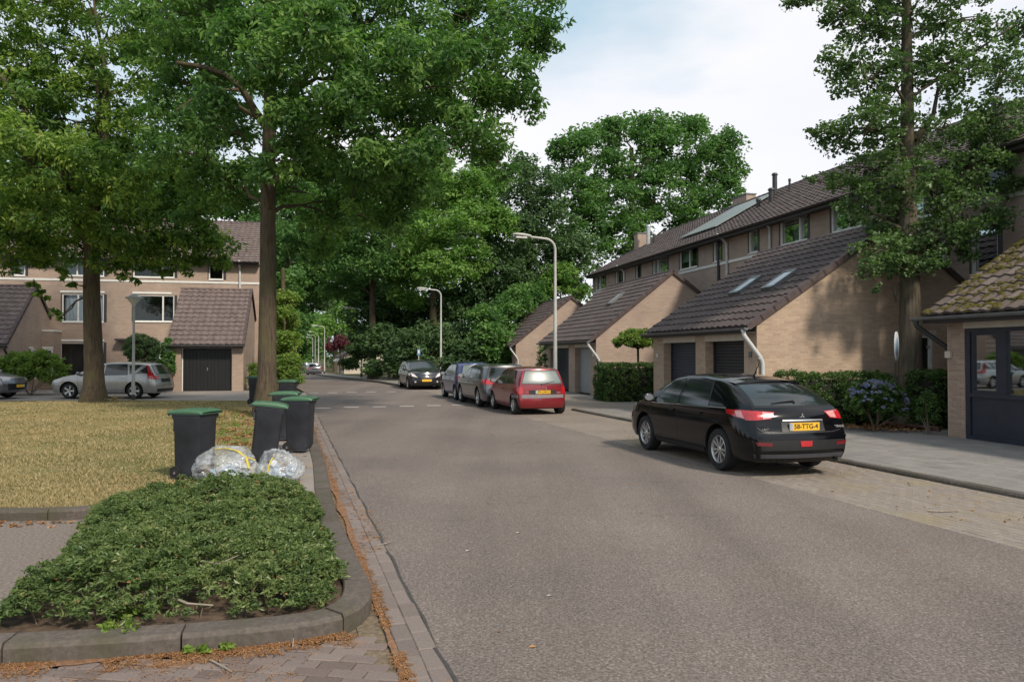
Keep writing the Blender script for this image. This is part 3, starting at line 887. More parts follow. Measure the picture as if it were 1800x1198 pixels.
P = lambda px, py, Y: at(px, py, Y)
oak_limbs = [([P(470, 225, 21), P(448, 195, 20.8), P(425, 155, 20.5), P(395, 130, 20.2), P(352, 117, 20), P(310, 110, 19.6)], 0.125),
             ([P(418, 158, 20.4), P(390, 158, 20), P(345, 170, 19.5), P(308, 195, 19)], 0.05),
             ([P(480, 215, 21), P(520, 150, 21.3), P(580, 95, 21.6), P(660, 40, 22)], 0.15),
             ([P(478, 60, 21), P(530, 20, 20.5), P(600, -40, 20)], 0.13),
             ([P(470, 100, 21), P(430, 45, 21), P(360, 5, 21)], 0.12),
             ([P(485, 260, 21), P(560, 215, 21), P(650, 190, 21), P(760, 160, 21.2), P(860, 130, 21.5)], 0.11),
             ([P(600, 160, 21), P(640, 250, 21), P(690, 320, 21)], 0.045), ([P(650, 180, 21), P(720, 240, 21.4), P(770, 300, 21.4)], 0.04)]
street_tree('oak_tree', 'large oak with a straight brown trunk behind the green-lidded bins, overhanging the road', 'tree', tb, at(478, -60, 21), 0.262, 0.13,
            oak_lobes, M['oak'], M['bark'], per=84, rc=0.45, size=0.15, mlobe=28, limb_r=0.12, droop=0.7, width=0.46, limbs=oak_limbs, group='oaks on the dry lawn')

# --- second oak, on the lawn in front of the silver estate car
t1 = (-14.85, 27.3, 0.08)
lobes = []
for a in [(165, 330, 27, 110), (80, 340, 26, 105), (-20, 330, 27, 110), (250, 350, 27.5, 95), (320, 400, 27, 70), (370, 440, 28, 42), (30, 420, 26, 55), (110, 420, 28, 60),
          (200, 420, 26, 60), (280, 440, 27, 48), (60, 440, 27, 38), (-60, 430, 26, 60), (165, 220, 27, 120), (60, 220, 26, 115), (-60, 220, 27, 120), (270, 240, 28, 105), (350, 310, 28, 70),
          (165, 110, 27, 125), (40, 110, 26, 120), (-80, 100, 27, 120), (290, 130, 28, 110), (165, 0, 27, 130), (40, 0, 27, 125), (290, 20, 28, 110), (-80, -10, 27, 130), (100, -110, 27, 140), (250, -100, 28, 130),
          (130, 300, 23.5, 80), (230, 330, 24, 62), (40, 280, 23, 85), (100, 380, 24, 45), (190, 452, 26, 30), (225, 460, 27, 24), (20, 370, 24, 50), (72, 520, 27, 11), (95, 548, 27, 8), (58, 500, 27, 8), (110, 482, 27, 12), (105, 560, 27, 5), (215, 486, 26.5, 12), (236, 494, 26.5, 7), (285, 478, 27, 13), (330, 474, 27, 12), (395, 462, 28, 14), (20, 472, 26.5, 14), (125, 500, 26.5, 7)]:
    lobes.append(lob(*a))
l1 = [([P(160, 440, 27.3), P(140, 380, 27), P(100, 300, 26.6), P(60, 220, 26), P(0, 130, 25.5)], 0.2),
      ([P(168, 430, 27.3), P(200, 370, 27.5), P(250, 310, 28), P(310, 240, 28.4)], 0.17),
      ([P(163, 400, 27.3), P(175, 300, 27.2), P(190, 200, 27), P(180, 90, 27)], 0.2),
      ([P(200, 370, 27.4), P(280, 370, 27.4), P(330, 355, 27.4)], 0.06)]
street_tree('oak_tree', 'oak with a dark flared trunk standing on the lawn before the silver estate car', 'tree', t1, at(160, 330, 27.3), 0.335, 0.22,
            lobes, M['oak2'], M['bark'], per=84, rc=0.52, size=0.18, mlobe=27, limb_r=0.12, droop=0.7, width=0.46, limbs=l1, group='oaks on the dry lawn', from_h=0.5)
# low hanging sprays of the same oak are part of its crown; fallen dry clump at its foot
# --- roadside tree on the right, in front of the garage gable
gb = (9.85, 19.0, 0.06)
gl = []
for a in [(1600, 440, 19, 62), (1655, 420, 18.6, 58), (1548, 440, 18.5, 40), (1525, 478, 18.3, 20), (1560, 385, 19.5, 55), (1500, 370, 19, 28), (1700, 380, 18.4, 62), (1750, 385, 18.5, 30),
          (1700, 445, 18.6, 20), (1640, 330, 19.5, 78), (1570, 310, 18.4, 62), (1520, 300, 19.5, 42), (1470, 318, 19.3, 22), (1425, 318, 19.2, 10), (1730, 310, 19, 66), (1785, 320, 18.7, 22),
          (1600, 230, 19, 82), (1530, 225, 18.6, 62), (1470, 240, 19, 34), (1437, 232, 19, 16), (1690, 225, 19.6, 70), (1760, 220, 19, 60), (1600, 130, 19.4, 85), (1520, 135, 18.8, 62), (1465, 115, 19, 36),
          (1680, 130, 18.6, 70), (1770, 130, 19.4, 56), (1600, 30, 19, 90), (1520, 40, 19.2, 62), (1470, 15, 19, 34), (1690, 40, 19, 72), (1790, 50, 19.4, 34), (1630, -60, 19, 110), (1530, -70, 19, 90), (1740, -60, 19, 90),
          (1405, 8, 18.6, 22), (1540, 505, 18.2, 10), (1582, 470, 18.4, 26), (1640, 470, 18.2, 22)]:
    gl.append(lob(*a, fz=0.8))
street_tree('alder_tree', 'small leaved tree with a knotty bare lower trunk behind the blue hydrangea', 'tree', gb, at(1592, -40, 19), 0.295, 0.09,
            gl, M['ginkgo'], M['bark2'], per=46, rc=0.26, size=0.08, mlobe=29, from_h=0.42, limb_r=0.07, width=0.85, droop=0.1,
            limbs=[([P(1607, 245, 19), P(1625, 225, 19), P(1640, 205, 19), P(1650, 150, 19)], 0.09), ([P(1610, 130, 19), P(1700, 100, 19), P(1790, 40, 19)], 0.05),
                   ([P(1580, 500, 19), P(1574, 530, 18.8), P(1568, 500, 18.6)], 0.03)])

# --- background trees
bg = []
def bgtree(label, mat, blist, tx, Y, th, tr_, per=60, rc=1.1, size=0.34, mlobe=20, cat='tree', name='broadleaf_tree', rzf=0.6, trunk=True, bark=None, group='trees beyond the houses'):
    Xb = (tx - 900) / F * Y
    lobes_ = [lob(*b) for b in blist]
    top = at(tx, th, Y)
    street_tree(name, label, cat, (Xb, Y, zg(Y)), top, tr_, tr_ * 0.4, lobes_, mat, bark or M['bark'], per=int(per * 0.70), rc=rc * 1.1, size=size * 1.08, mlobe=int(mlobe * 2.1), group=group, limb_r=0.11, twigs=False, rzf=rzf, from_h=0.3)

bgtree('tall dark green tree rising above the far end of the right-hand terrace', M['mid'],
       [(1110, 270, 66, 75), (1190, 270, 66, 70), (1250, 290, 67, 48), (1275, 250, 66, 28), (1150, 225, 66, 35), (1210, 222, 67, 26), (1030, 270, 65, 58), (1010, 330, 64, 62), (1090, 350, 65, 75), (1180, 350, 66, 72), (1260, 340, 66, 42), (1030, 400, 63, 70), (1110, 420, 64, 55), (985, 265, 65, 22), (1290, 300, 66, 20), (1215, 400, 66, 36), (1075, 225, 66, 26)],
       1110, 65, 260, 0.45, per=85, rc=0.85, size=0.30, mlobe=24)
bgtree('dark tree left of the tall one, its crown behind the first street lamp head', M['deep'],
       [(930, 330, 60, 52), (960, 400, 60, 62), (900, 410, 59, 55), (950, 480, 60, 60), (890, 480, 58, 55), (920, 290, 61, 22), (1000, 460, 58, 50)], 930, 60, 320, 0.35, per=90, rc=0.85, size=0.28, mlobe=26)
bgtree('fresh green maple with a thick trunk beside the second street lamp', M['light'],
       [(790, 320, 56.5, 58), (840, 340, 56.5, 48), (740, 330, 55.5, 62), (870, 390, 56.5, 36), (800, 400, 55.0, 62), (740, 410, 54.5, 52), (830, 460, 55.5, 42), (770, 470, 54.5, 48), (710, 470, 55.5, 40), (740, 280, 57.5, 40), (690, 390, 57.5, 42), (850, 290, 57.5, 24), (720, 520, 56.5, 30)],
       762, 56, 420, 0.36, per=80, rc=0.62, size=0.24, mlobe=24)
bgtree('shaded green tree over the street, left of the maple', M['mid'],
       [(600, 350, 56, 62), (650, 400, 55, 58), (560, 400, 56, 52), (620, 460, 56, 52), (680, 470, 55, 44), (550, 340, 57, 40), (570, 300, 57, 50), (640, 320, 57, 48), (600, 500, 58, 34)],
       655, 57, 420, 0.3, per=80, rc=0.72, size=0.26, mlobe=22)
bgtree('darkest tree of the wood, behind the third street lamp', M['deep'],
       [(690, 540, 62, 46), (650, 560, 60, 42), (740, 560, 60, 42), (790, 540, 58, 42), (640, 510, 62, 40), (840, 520, 58, 48)], 700, 62, 480, 0.35, per=100, rc=0.85, size=0.3, mlobe=26)
bgtree('tall dark tree closing the left side of the street far away', M['deep'],
       [(530, 480, 84, 38), (510, 520, 80, 36), (545, 530, 86, 28), (505, 450, 86, 36), (550, 440, 90, 34), (470, 470, 84, 44), (490, 420, 88, 34)], 520, 84, 430, 0.4, per=90, rc=1.05, size=0.4, mlobe=22)
bgtree('pale yellowish tree above the parked cars at the end of the street', M['light'],
       [(590, 545, 112, 27), (575, 575, 110, 20), (610, 570, 110, 22), (590, 520, 112, 16), (625, 545, 114, 20)], 590, 112, 520, 0.35, per=80, rc=1.2, size=0.42, mlobe=20)
bgtree('small purple-leaved tree beside the tiny roof at the end of the street', M['purple'],
       [(597, 603, 97, 15), (612, 608, 97, 11), (583, 608, 97, 10)], 598, 97, 600, 0.12, per=70, rc=0.6, size=0.26, mlobe=24, name='purple_tree')
bgtree('yellow-green young tree just left of the terrace end wall', M['light'],
       [(985, 490, 57, 30), (1010, 505, 57, 22), (965, 505, 57, 20), (995, 475, 57, 18)], 985, 57, 500, 0.1, per=80, rc=0.5, size=0.22, mlobe=24)
bgtree('bushy tree pressed against the roof of the farthest garage', M['mid'],
       [(880, 560, 52.5, 38), (905, 535, 54, 34), (860, 595, 50, 34), (930, 520, 56, 32), (850, 560, 51, 28), (950, 530, 60, 26), (880, 620, 50, 30)], 880, 53, 560, 0.12, per=90, rc=0.5, size=0.22, mlobe=28)
bgtree('dense evergreen thicket tree behind the dark hatchback', M['deep'],
       [(680, 600, 55, 36), (720, 610, 52, 34), (640, 610, 58, 30), (800, 600, 52, 36), (830, 620, 50, 30), (760, 590, 56, 34), (700, 640, 52, 22), (660, 645, 54, 18), (745, 645, 50.5, 20), (800, 645, 50, 22), (615, 640, 62, 14)], 720, 55, 590, 0.2, per=110, rc=0.6, size=0.24, mlobe=30)
bgtree('green tree filling the gap above the left-hand house corner', M['mid'],
       [(505, 500, 52, 34), (480, 560, 50, 26), (500, 560, 48, 30), (460, 420, 60, 50), (520, 420, 58, 40)], 497, 50, 470, 0.25, per=80, rc=0.6, size=0.24, mlobe=26)
bgtree('bright leafy shrub at the road edge beyond the green-lidded bins', M['bright'],
       [(505, 600, 38, 22), (500, 560, 40, 22), (508, 640, 37, 20), (514, 665, 36, 14), (497, 650, 38, 20), (500, 528, 42, 20), (515, 600, 39, 12), (490, 610, 39, 18)], 500, 38.5, 560, 0.1, per=120, rc=0.34, size=0.13, mlobe=30, cat='shrub', name='roadside_shrub', group=None)
bgtree('mid green tree arching over the far street above the lamp cluster', M['mid'],
       [(540, 400, 76, 56), (600, 440, 76, 44), (560, 470, 76, 40), (480, 440, 76, 50), (640, 450, 74, 46), (520, 350, 76, 56), (600, 380, 76, 50), (670, 480, 74, 40), (530, 520, 78, 30), (575, 510, 78, 26)], 506, 76, 420, 0.35, per=80, rc=0.9, size=0.34, mlobe=22)
bgtree('dark tree filling the sky gap behind the maple', M['deep'],
       [(760, 470, 72, 56), (820, 430, 72, 56), (700, 430, 72, 52), (860, 340, 72, 40), (880, 470, 70, 50), (660, 520, 70, 44), (780, 360, 74, 50)], 800, 72, 400, 0.35, per=80, rc=1.0, size=0.36, mlobe=20)
# off to the left behind the house
bgtree('tall tree behind the left-hand house roof', M['mid'],
       [(350, 360, 66, 80), (250, 360, 66, 70), (430, 340, 64, 70), (120, 350, 68, 90), (0, 340, 68, 90)], 300, 66, 330, 0.4, per=70, rc=1.2, size=0.4, mlobe=22)

# distant wood that reads as one mass
cl = []
for i in range(900):
    x = -120 + 260 * rng.random(); Y = 128 + 40 * rng.random() 
    if -48 - (Y - 128) * .3 < x < -31 - (Y - 128) * .3: continue
    h = 13 * rng.random() ** 0.8
    cl.append((x, Y, zg(Y) + h + 0.3, 1.9, 1.5, 50, rng.random()))
leaves('distant_wood', cl, 0.8, M['deep'], kind='stuff')
cl = []
for i in range(260):
    x = -54 + 10 * rng.random(); Y = 190 + 20 * rng.random(); h = 12 * rng.random() ** 0.8
    cl.append((x - 6, Y, h, 1.7, 1.5, 50, rng.random()))
leaves('distant_wood', cl, 0.8, M['mid'], kind='stuff')

# --- hedges and shrubs: leafy skin on a twiggy core
def hedge_box(name, label, cat, c, half, rz, mat, size=0.055, dens=1500, rough=0.06, group=None):
    root = empty(name, (c[0], c[1], c[2]), rz, label, cat, group)
    hx, hy, h = half
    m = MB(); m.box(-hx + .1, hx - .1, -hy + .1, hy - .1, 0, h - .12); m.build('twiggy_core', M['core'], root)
    cl = []
    def pt(x, y, z):
        q = noise.noise(Vector((x * 2 + c[0], y * 2, z * 2))) * rough * 1.6
        cl.append((x + q, y + q, max(0.03, z + q), 0.10, 0.09, 26, rng.random()))
    area = [(2 * hx, h, 'y-'), (2 * hx, h, 'y+'), (2 * hy, h, 'x-'), (2 * hy, h, 'x+'), (2 * hx, 2 * hy, 't')]
    for a, b, f in area:
        for _ in range(int(a * b * dens / 26)):
            u, v = rng.random(), rng.random()
            if f == 'y-': pt(-hx + 2 * hx * u, -hy, h * v)
            if f == 'y+': pt(-hx + 2 * hx * u, hy, h * v)
            if f == 'x-': pt(-hx, -hy + 2 * hy * u, h * v)
            if f == 'x+': pt(hx, -hy + 2 * hy * u, h * v)
            if f == 't': pt(-hx + 2 * hx * u, -hy + 2 * hy * v, h)
    leaves('foliage', cl, size, mat, root, droop=0.0)
    return root
def shrub(name, label, cat, c, rad, mat, size=0.07, m=60, per=40, rc=0.16, group=None, stems=5, low=-0.4):
    root = empty(name, c, 0, label, cat, group)
    cl = shell((0, 0, rad[2] * 0.55), (rad[0], rad[1], rad[2] * 0.55), m, rc, per, 0.85, 0.6, low)
    leaves('foliage', cl, size, mat, root, droop=0.0)
    b = MB()
    for i in range(stems):
        q = cl[i * (len(cl) // stems)]
        b.tube(limb_pts((random.uniform(-.05, .05), random.uniform(-.05, .05), 0), Vector(q[:3]), 0.1, 3), [0.02, 0.016, 0.01, 0.005], 5)
    b.build('stems', M['twig'], root)
    return root
AZ = math.atan2(0.2223, 0.975)       # heading of the terraces
hedge_box('clipped_hedge', 'dark clipped box hedge against the wall under the umbrella-shaped tree', 'hedge', (4.55, 29.9, 0.0), (1.15, 0.75, 1.38), AZ, M['hedge'], dens=1700, size=0.06)
hedge_box('clipped_hedge', 'green hedge along the garage gable behind the black hatchback', 'hedge', (8.05, 19.35, 0.06), (1.45, 0.5, 1.22), AZ, M['hedge'], dens=1900)
hedge_box('clipped_hedge', 'short hedge between the hydrangea and the brick pillar', 'hedge', (10.2, 18.4, 0.06), (0.5, 0.45, 1.28), AZ, M['hedge'], dens=1900)
def brownish(): pass
shrub('dry_shrub', 'low brownish shrub at the foot of the brick pillar', 'shrub', (9.05, 16.75, 0.06), (0.22, 0.2, 0.85), M['hedge'], size=0.05, m=30, per=50, rc=0.09)
hy = shrub('hydrangea', 'round hydrangea bush with blue and violet flower heads', 'shrub', (8.3, 17.6, 0.1), (0.66, 0.5, 1.02), M['hedge'], size=0.10, m=95, per=40, rc=0.13, stems=7)
cl = []
for i in range(80):
    d = rng.normal(size=3); d /= np.linalg.norm(d)
    if d[2] < -0.25: d[2] *= -1
    if d[1] > 0.3: d[1] *= -1
    if rng.random() < 0.5: d[2] = abs(d[2]) + 0.5; d /= np.linalg.norm(d)
    cl.append((d[0] * 0.70, d[1] * 0.54, 0.54 + d[2] * 0.56, 0.05, 0.035, 34, rng.random()))
leaves('flower_heads', cl, 0.032, M['flower'], hy, droop=0, width=0.9)
shrub('round_bush', 'large bright green bush in front of the left garage gable', 'shrub', (-21.3, 34.0, 0), (1.6, 0.9, 1.75), M['bright'], size=0.12, m=190, per=60, rc=0.24)
shrub('climbing_plant', 'climbing plant on the corner of the garage with the black door', 'climber', (-16.45, 36.65, 0), (0.3, 0.25, 2.4), M['mid'], size=0.12, m=60, per=40, rc=0.17)
shrub('wall_weeds', 'tuft of green weeds at the right side of the black garage door wall', 'shrub', (-12.75, 37.9, 0), (0.3, 0.3, 1.2), M['bright'], size=0.1, m=26, per=40, rc=0.15)
shrub('wall_climber', 'small climber on the wall corner between the two far garages', 'climber', (1.55, 39.8, 0), (0.25, 0.3, 2.2), M['mid'], size=0.1, m=26, per=40, rc=0.15)
# ball tree by the left house
def ball_tree(name, label, X, Y, z, h0, rad, mat, tr_=0.05, size=0.07, m=120, per=60, rc=0.16, low=-0.9):
    root = empty(name, (X, Y, z), 0, label, 'tree')
    b = MB(); b.tube([(0, 0, 0), (0.02, 0, h0 * .5), (0, 0, h0)], [tr_ * 1.2, tr_, tr_], 9); b.build('trunk', M['bark'], root, smooth=True)
    leaves('crown', shell((0, 0, h0 + rad[2] * 0.6), rad, m, rc, per, 0.8, 0.75, low), size, mat, root, droop=0)
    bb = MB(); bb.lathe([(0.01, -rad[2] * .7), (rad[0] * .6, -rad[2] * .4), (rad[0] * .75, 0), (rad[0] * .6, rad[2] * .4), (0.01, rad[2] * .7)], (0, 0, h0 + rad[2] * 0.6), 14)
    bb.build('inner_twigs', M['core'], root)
    return root
ball_tree('ball_tree', 'dark ball-shaped clipped tree behind the silver estate car', -17.3, 35.9, 0, 1.62, (0.80, 0.80, 0.70), M['deep'], m=230, rc=0.13, per=44)
ball_tree('umbrella_tree', 'small umbrella-shaped tree standing over the clipped box hedge', 4.95, 30.2, 0, 2.05, (0.88, 0.85, 0.42), M['bright'], 0.045, m=130, low=-0.45, size=0.085)
# ================================================================== BUILDINGS (local axes: x away from the street, y along the row)
P0 = Vector((16.73, 0, 0))
def wall_open(mb, org, ud, nd, u0, u1, z0, z1, ops, depth=0.12):
    """wall rectangle with openings cut out and their reveals; nd points outwards"""
    org = Vector(org); ud = Vector(ud); nd = Vector(nd)
    us = sorted(set([u0, u1] + [o[0] for o in ops] + [o[1] for o in ops])); zs = sorted(set([z0, z1] + [o[2] for o in ops] + [o[3] for o in ops]))
    us = [u for u in us if u0 <= u <= u1]; zs = [z for z in zs if z0 <= z <= z1]
    Pp = lambda u, z, d=0: org + ud * u + Vector((0, 0, z)) - nd * d
    for a, b in zip(us, us[1:]):
        for c, d in zip(zs, zs[1:]):
            um, zm = (a + b) / 2, (c + d) / 2
            if any(o[0] < um < o[1] and o[2] < zm < o[3] for o in ops): continue
            mb.quad(Pp(a, c), Pp(b, c), Pp(b, d), Pp(a, d))
    for (a, b, c, d) in [o[:4] for o in ops]:
        mb.quad(Pp(a, c), Pp(a, d), Pp(a, d, depth), Pp(a, c, depth)); mb.quad(Pp(b, c), Pp(b, c, depth), Pp(b, d, depth), Pp(b, d))
        mb.quad(Pp(a, c), Pp(a, c, depth), Pp(b, c, depth), Pp(b, c)); mb.quad(Pp(a, d), Pp(b, d), Pp(b, d, depth), Pp(a, d, depth))

def window(root, org, ud, nd, a, b, c, d, mull=(), curtain=None, fw=0.06, frame=None, depth=0.10, sill=True):
    org = Vector(org); ud = Vector(ud); nd = Vector(nd); Z = Vector((0, 0, 1))
    m = MB()
    def bar(u0, u1, z0, z1, t=0.035):
        m.obox(org + ud * ((u0 + u1) / 2) + Z * ((z0 + z1) / 2) - nd * (depth - t), ud * ((u1 - u0) / 2), nd * t, Z * ((z1 - z0) / 2))
    bar(a + .002, a + fw, c + .002, d - .002); bar(b - fw, b - .002, c + .002, d - .002); bar(a + fw, b - fw, c + .002, c + fw, 0.034); bar(a + fw, b - fw, d - fw, d - .002, 0.034)
    for k in mull:
        u = a + (b - a) * k; bar(u - fw * .6, u + fw * .6, c + fw, d - fw, 0.034)
    w = m.build('window', frame or M['white_wood'], root)
    g = MB(); gd = depth + 0.01
    Pp = lambda u, z, q: org + ud * u + Z * z - nd * q
    g.quad(Pp(a + fw, c + fw, gd), Pp(b - fw, c + fw, gd), Pp(b - fw, d - fw, gd), Pp(a + fw, d - fw, gd)); g.build('pane', M['glass'], w)
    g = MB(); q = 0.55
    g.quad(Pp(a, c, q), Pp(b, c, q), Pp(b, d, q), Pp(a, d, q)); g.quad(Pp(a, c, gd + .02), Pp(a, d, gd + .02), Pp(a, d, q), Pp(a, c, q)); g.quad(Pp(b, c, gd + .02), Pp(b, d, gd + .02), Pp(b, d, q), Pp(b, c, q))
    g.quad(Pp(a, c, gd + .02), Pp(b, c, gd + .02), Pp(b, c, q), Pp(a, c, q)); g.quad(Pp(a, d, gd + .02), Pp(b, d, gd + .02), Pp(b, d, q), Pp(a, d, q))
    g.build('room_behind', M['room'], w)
    if curtain:
        mat, u0, u1, z0, z1 = curtain
        m = MB(); n_ = max(6, int((u1 - u0) * (b - a) * 24)); vs = []
        for i in range(n_ + 1):
            u = a + (b - a) * (u0 + (u1 - u0) * i / n_); off = gd + 0.09 + 0.022 * math.sin(i * 1.5)
            vs += [Pp(u, c + (d - c) * z0, off), Pp(u, c + (d - c) * z1, off)]
        m.add(vs, [(2 * i, 2 * i + 2, 2 * i + 3, 2 * i + 1) for i in range(n_)]); m.build('curtain', mat, w, smooth=True)
    if sill:
        m = MB(); m.obox(org + ud * ((a + b) / 2) + Z * (c - 0.02) + nd * 0.01, ud * ((b - a) / 2 + 0.02), nd * 0.035, Z * 0.022); m.build('sill', M['white_wood'] if frame is None else frame, w)
    return w

PROF = [(0.0, 0.006), (0.05, 0.030), (0.11, 0.036), (0.165, 0.020), (0.22, 0.002), (0.275, 0.0), (0.305, 0.008)]
def tile_mesh(mat, tw=0.30, tl=0.37, name='roof_tile'):
    m = MB(); k = len(PROF); s = tw / 0.305; vs = []
    for (y, dz) in ((tl * 1.12, 0.0), (0.0, 0.034)):
        vs += [(x * s, y, z + dz + 0.012) for x, z in PROF]
    vs += [(x * s, 0.0, z * 0.55 - 0.004) for x, z in PROF]
    fs = [(k + i, k + i + 1, i + 1, i) for i in range(k - 1)] + [(2 * k + i, 2 * k + i + 1, k + i + 1, k + i) for i in range(k - 1)]
    m.add(vs, fs); me = m.mesh(name, fix=False); me.materials.append(mat)
    return me
def roof_frame(org, ud, sd):
    ud = Vector(ud).normalized(); sd = Vector(sd).normalized(); n = ud.cross(sd)
    return Matrix(((ud.x, sd.x, n.x, org[0]), (ud.y, sd.y, n.y, org[1]), (ud.z, sd.z, n.z, org[2]), (0, 0, 0, 1)))
def tiles_single(root, mesh, Mx, cols, rows, tw, tl, jitter=0.006, skip=None, c0=0):
    for j in range(rows):
        for i in range(c0, c0 + cols):
            if skip and skip(i, j): continue
            o = link('roof_tile', mesh, root)
            o.matrix_basis = Mx @ Matrix.Translation((i * tw + random.uniform(-.004, .004), j * tl + random.uniform(-jitter, jitter), random.uniform(0, .006))) @ Matrix.Rotation(random.uniform(-.012, .012), 4, 'Z')
def tiles_field(root, Mx, W, S, tw, tl, mat, name='roof_tiles', skip=None):
    cols = max(1, round(W / tw)); tw = W / cols; rows = max(1, round(S / tl)); tl = S / rows; k = len(PROF) - 1; s = tw / 0.305
    xs = []; zs = []
    for i in range(cols):
        for (x, z) in PROF[:-1]: xs.append(i * tw + x * s); zs.append(z)
    xs.append(W); zs.append(PROF[0][1]); xs = np.array(xs); zs = np.array(zs); n = len(xs)
    V = []; Fc = []
    for j in range(rows):
        y0, y1 = j * tl, (j + 1) * tl
        wob = rng.normal(size=cols).repeat(k) * 0.004; wob = np.append(wob, 0)
        V.append(np.stack([xs, np.full(n, y0) + wob, np.full(n, -0.004)], 1))
        V.append(np.stack([xs, np.full(n, y0) + wob, zs + 0.04 + wob * .6], 1))
        V.append(np.stack([xs, np.full(n, y1), zs + 0.004], 1))
        b = j * 3 * n; a = np.arange(n - 1)
        for q in (0, 1): Fc.append(np.stack([b + q * n + a, b + q * n + a + 1, b + (q + 1) * n + a + 1, b + (q + 1) * n + a], 1))
    V = np.concatenate(V); Fc = np.concatenate(Fc)
    V4 = np.concatenate([V, np.ones((len(V), 1))], 1) @ np.array(Mx).T
    return tag(np_mesh(name, V4[:, :3], Fc, mat, root), kind='stuff')

def lay_bricks(root, org, ud, nd, u1, z1, inside, mat, name='brickwork', bw=0.21, bh=0.0525, mj=0.010, proud=0.002):
    """real brick faces in stretcher bond, joined; inside(u0,u1,z0,z1) says whether a brick fits"""
    org = Vector(org); ud = Vector(ud); nd = Vector(nd); V = []; Fc = []; rn = []
    nrow = int(z1 / (bh + mj)); n_ = 0
    for r in range(nrow):
        z0 = r * (bh + mj) + mj; u = -(bw + mj) * (0.5 if r % 2 else 0.0)
        while u < u1:
            a, b = max(0.0, u), min(u1, u + bw)
            if b - a > 0.03 and inside(a, b, z0, z0 + bh):
                p = proud + random.uniform(-.001, .0015)
                for q, dd in ((0, 0), (1, p)):
                    e = 0.001 * q
                    for (uu, zz) in ((a + e, z0 + e), (b - e, z0 + e), (b - e, z0 + bh - e), (a + e, z0 + bh - e)):
                        V.append(tuple(org + ud * uu + Vector((0, 0, zz)) + nd * (dd - 0.002 * (1 - q))))
                B = n_ * 8; t_ = random.random()
                for f in ((4, 5, 6, 7), (0, 1, 5, 4), (1, 2, 6, 5), (2, 3, 7, 6), (3, 0, 4, 7)): Fc.append([B + i for i in f]); rn.append(t_)
                n_ += 1
            u += bw + mj
    return tag(np_mesh(name, np.array(V), np.array(Fc), mat, root, rn), kind='stuff')

def gutter(root, a, b, r=0.07, mat=None):
    a = Vector(a); b = Vector(b); t = (b - a).normalized(); s = Vector((-t.y, t.x, 0)); m = MB(); vs = []; n = 9
    for p in (a, b):
        for k in range(n):
            q = math.pi * (1 + k / (n - 1)); vs.append(p + s * (r * math.cos(q)) + Vector((0, 0, r * math.sin(q))))
        for k in range(n - 1, -1, -1):
            q = math.pi * (1 + k / (n - 1)); vs.append(p + s * ((r - .012) * math.cos(q)) + Vector((0, 0, (r - .012) * math.sin(q) + .002)))
    N2 = 2 * n
    m.add(vs, [(k, (k + 1) % N2, N2 + (k + 1) % N2, N2 + k) for k in range(N2)] + [tuple(range(n)), tuple(N2 + k for k in range(n - 1, -1, -1))])
    return m.build('gutter', mat or M['zinc'], root, smooth=True)

def downpipe(root, pts, r=0.05, mat=None, name='downpipe'):
    m = MB(); P_ = [Vector(p) for p in pts]
    out = [P_[0]]
    for i in range(1, len(P_) - 1):
        a = (P_[i - 1] - P_[i]); b = (P_[i + 1] - P_[i]); k = min(0.1, a.length / 3, b.length / 3); a.normalize(); b.normalize()
        out += [P_[i] + a * k, P_[i] + (a + b) * k * 0.3, P_[i] + b * k]
    out.append(P_[-1]); m.tube(out, r, 10)
    for p in (P_[0], P_[len(P_) // 2]): m.tube([p + Vector((0, 0, -.05)), p + Vector((0, 0, .03))], r * 1.18, 10)
    return m.build(name, mat or M['pvc'], root, smooth=True)

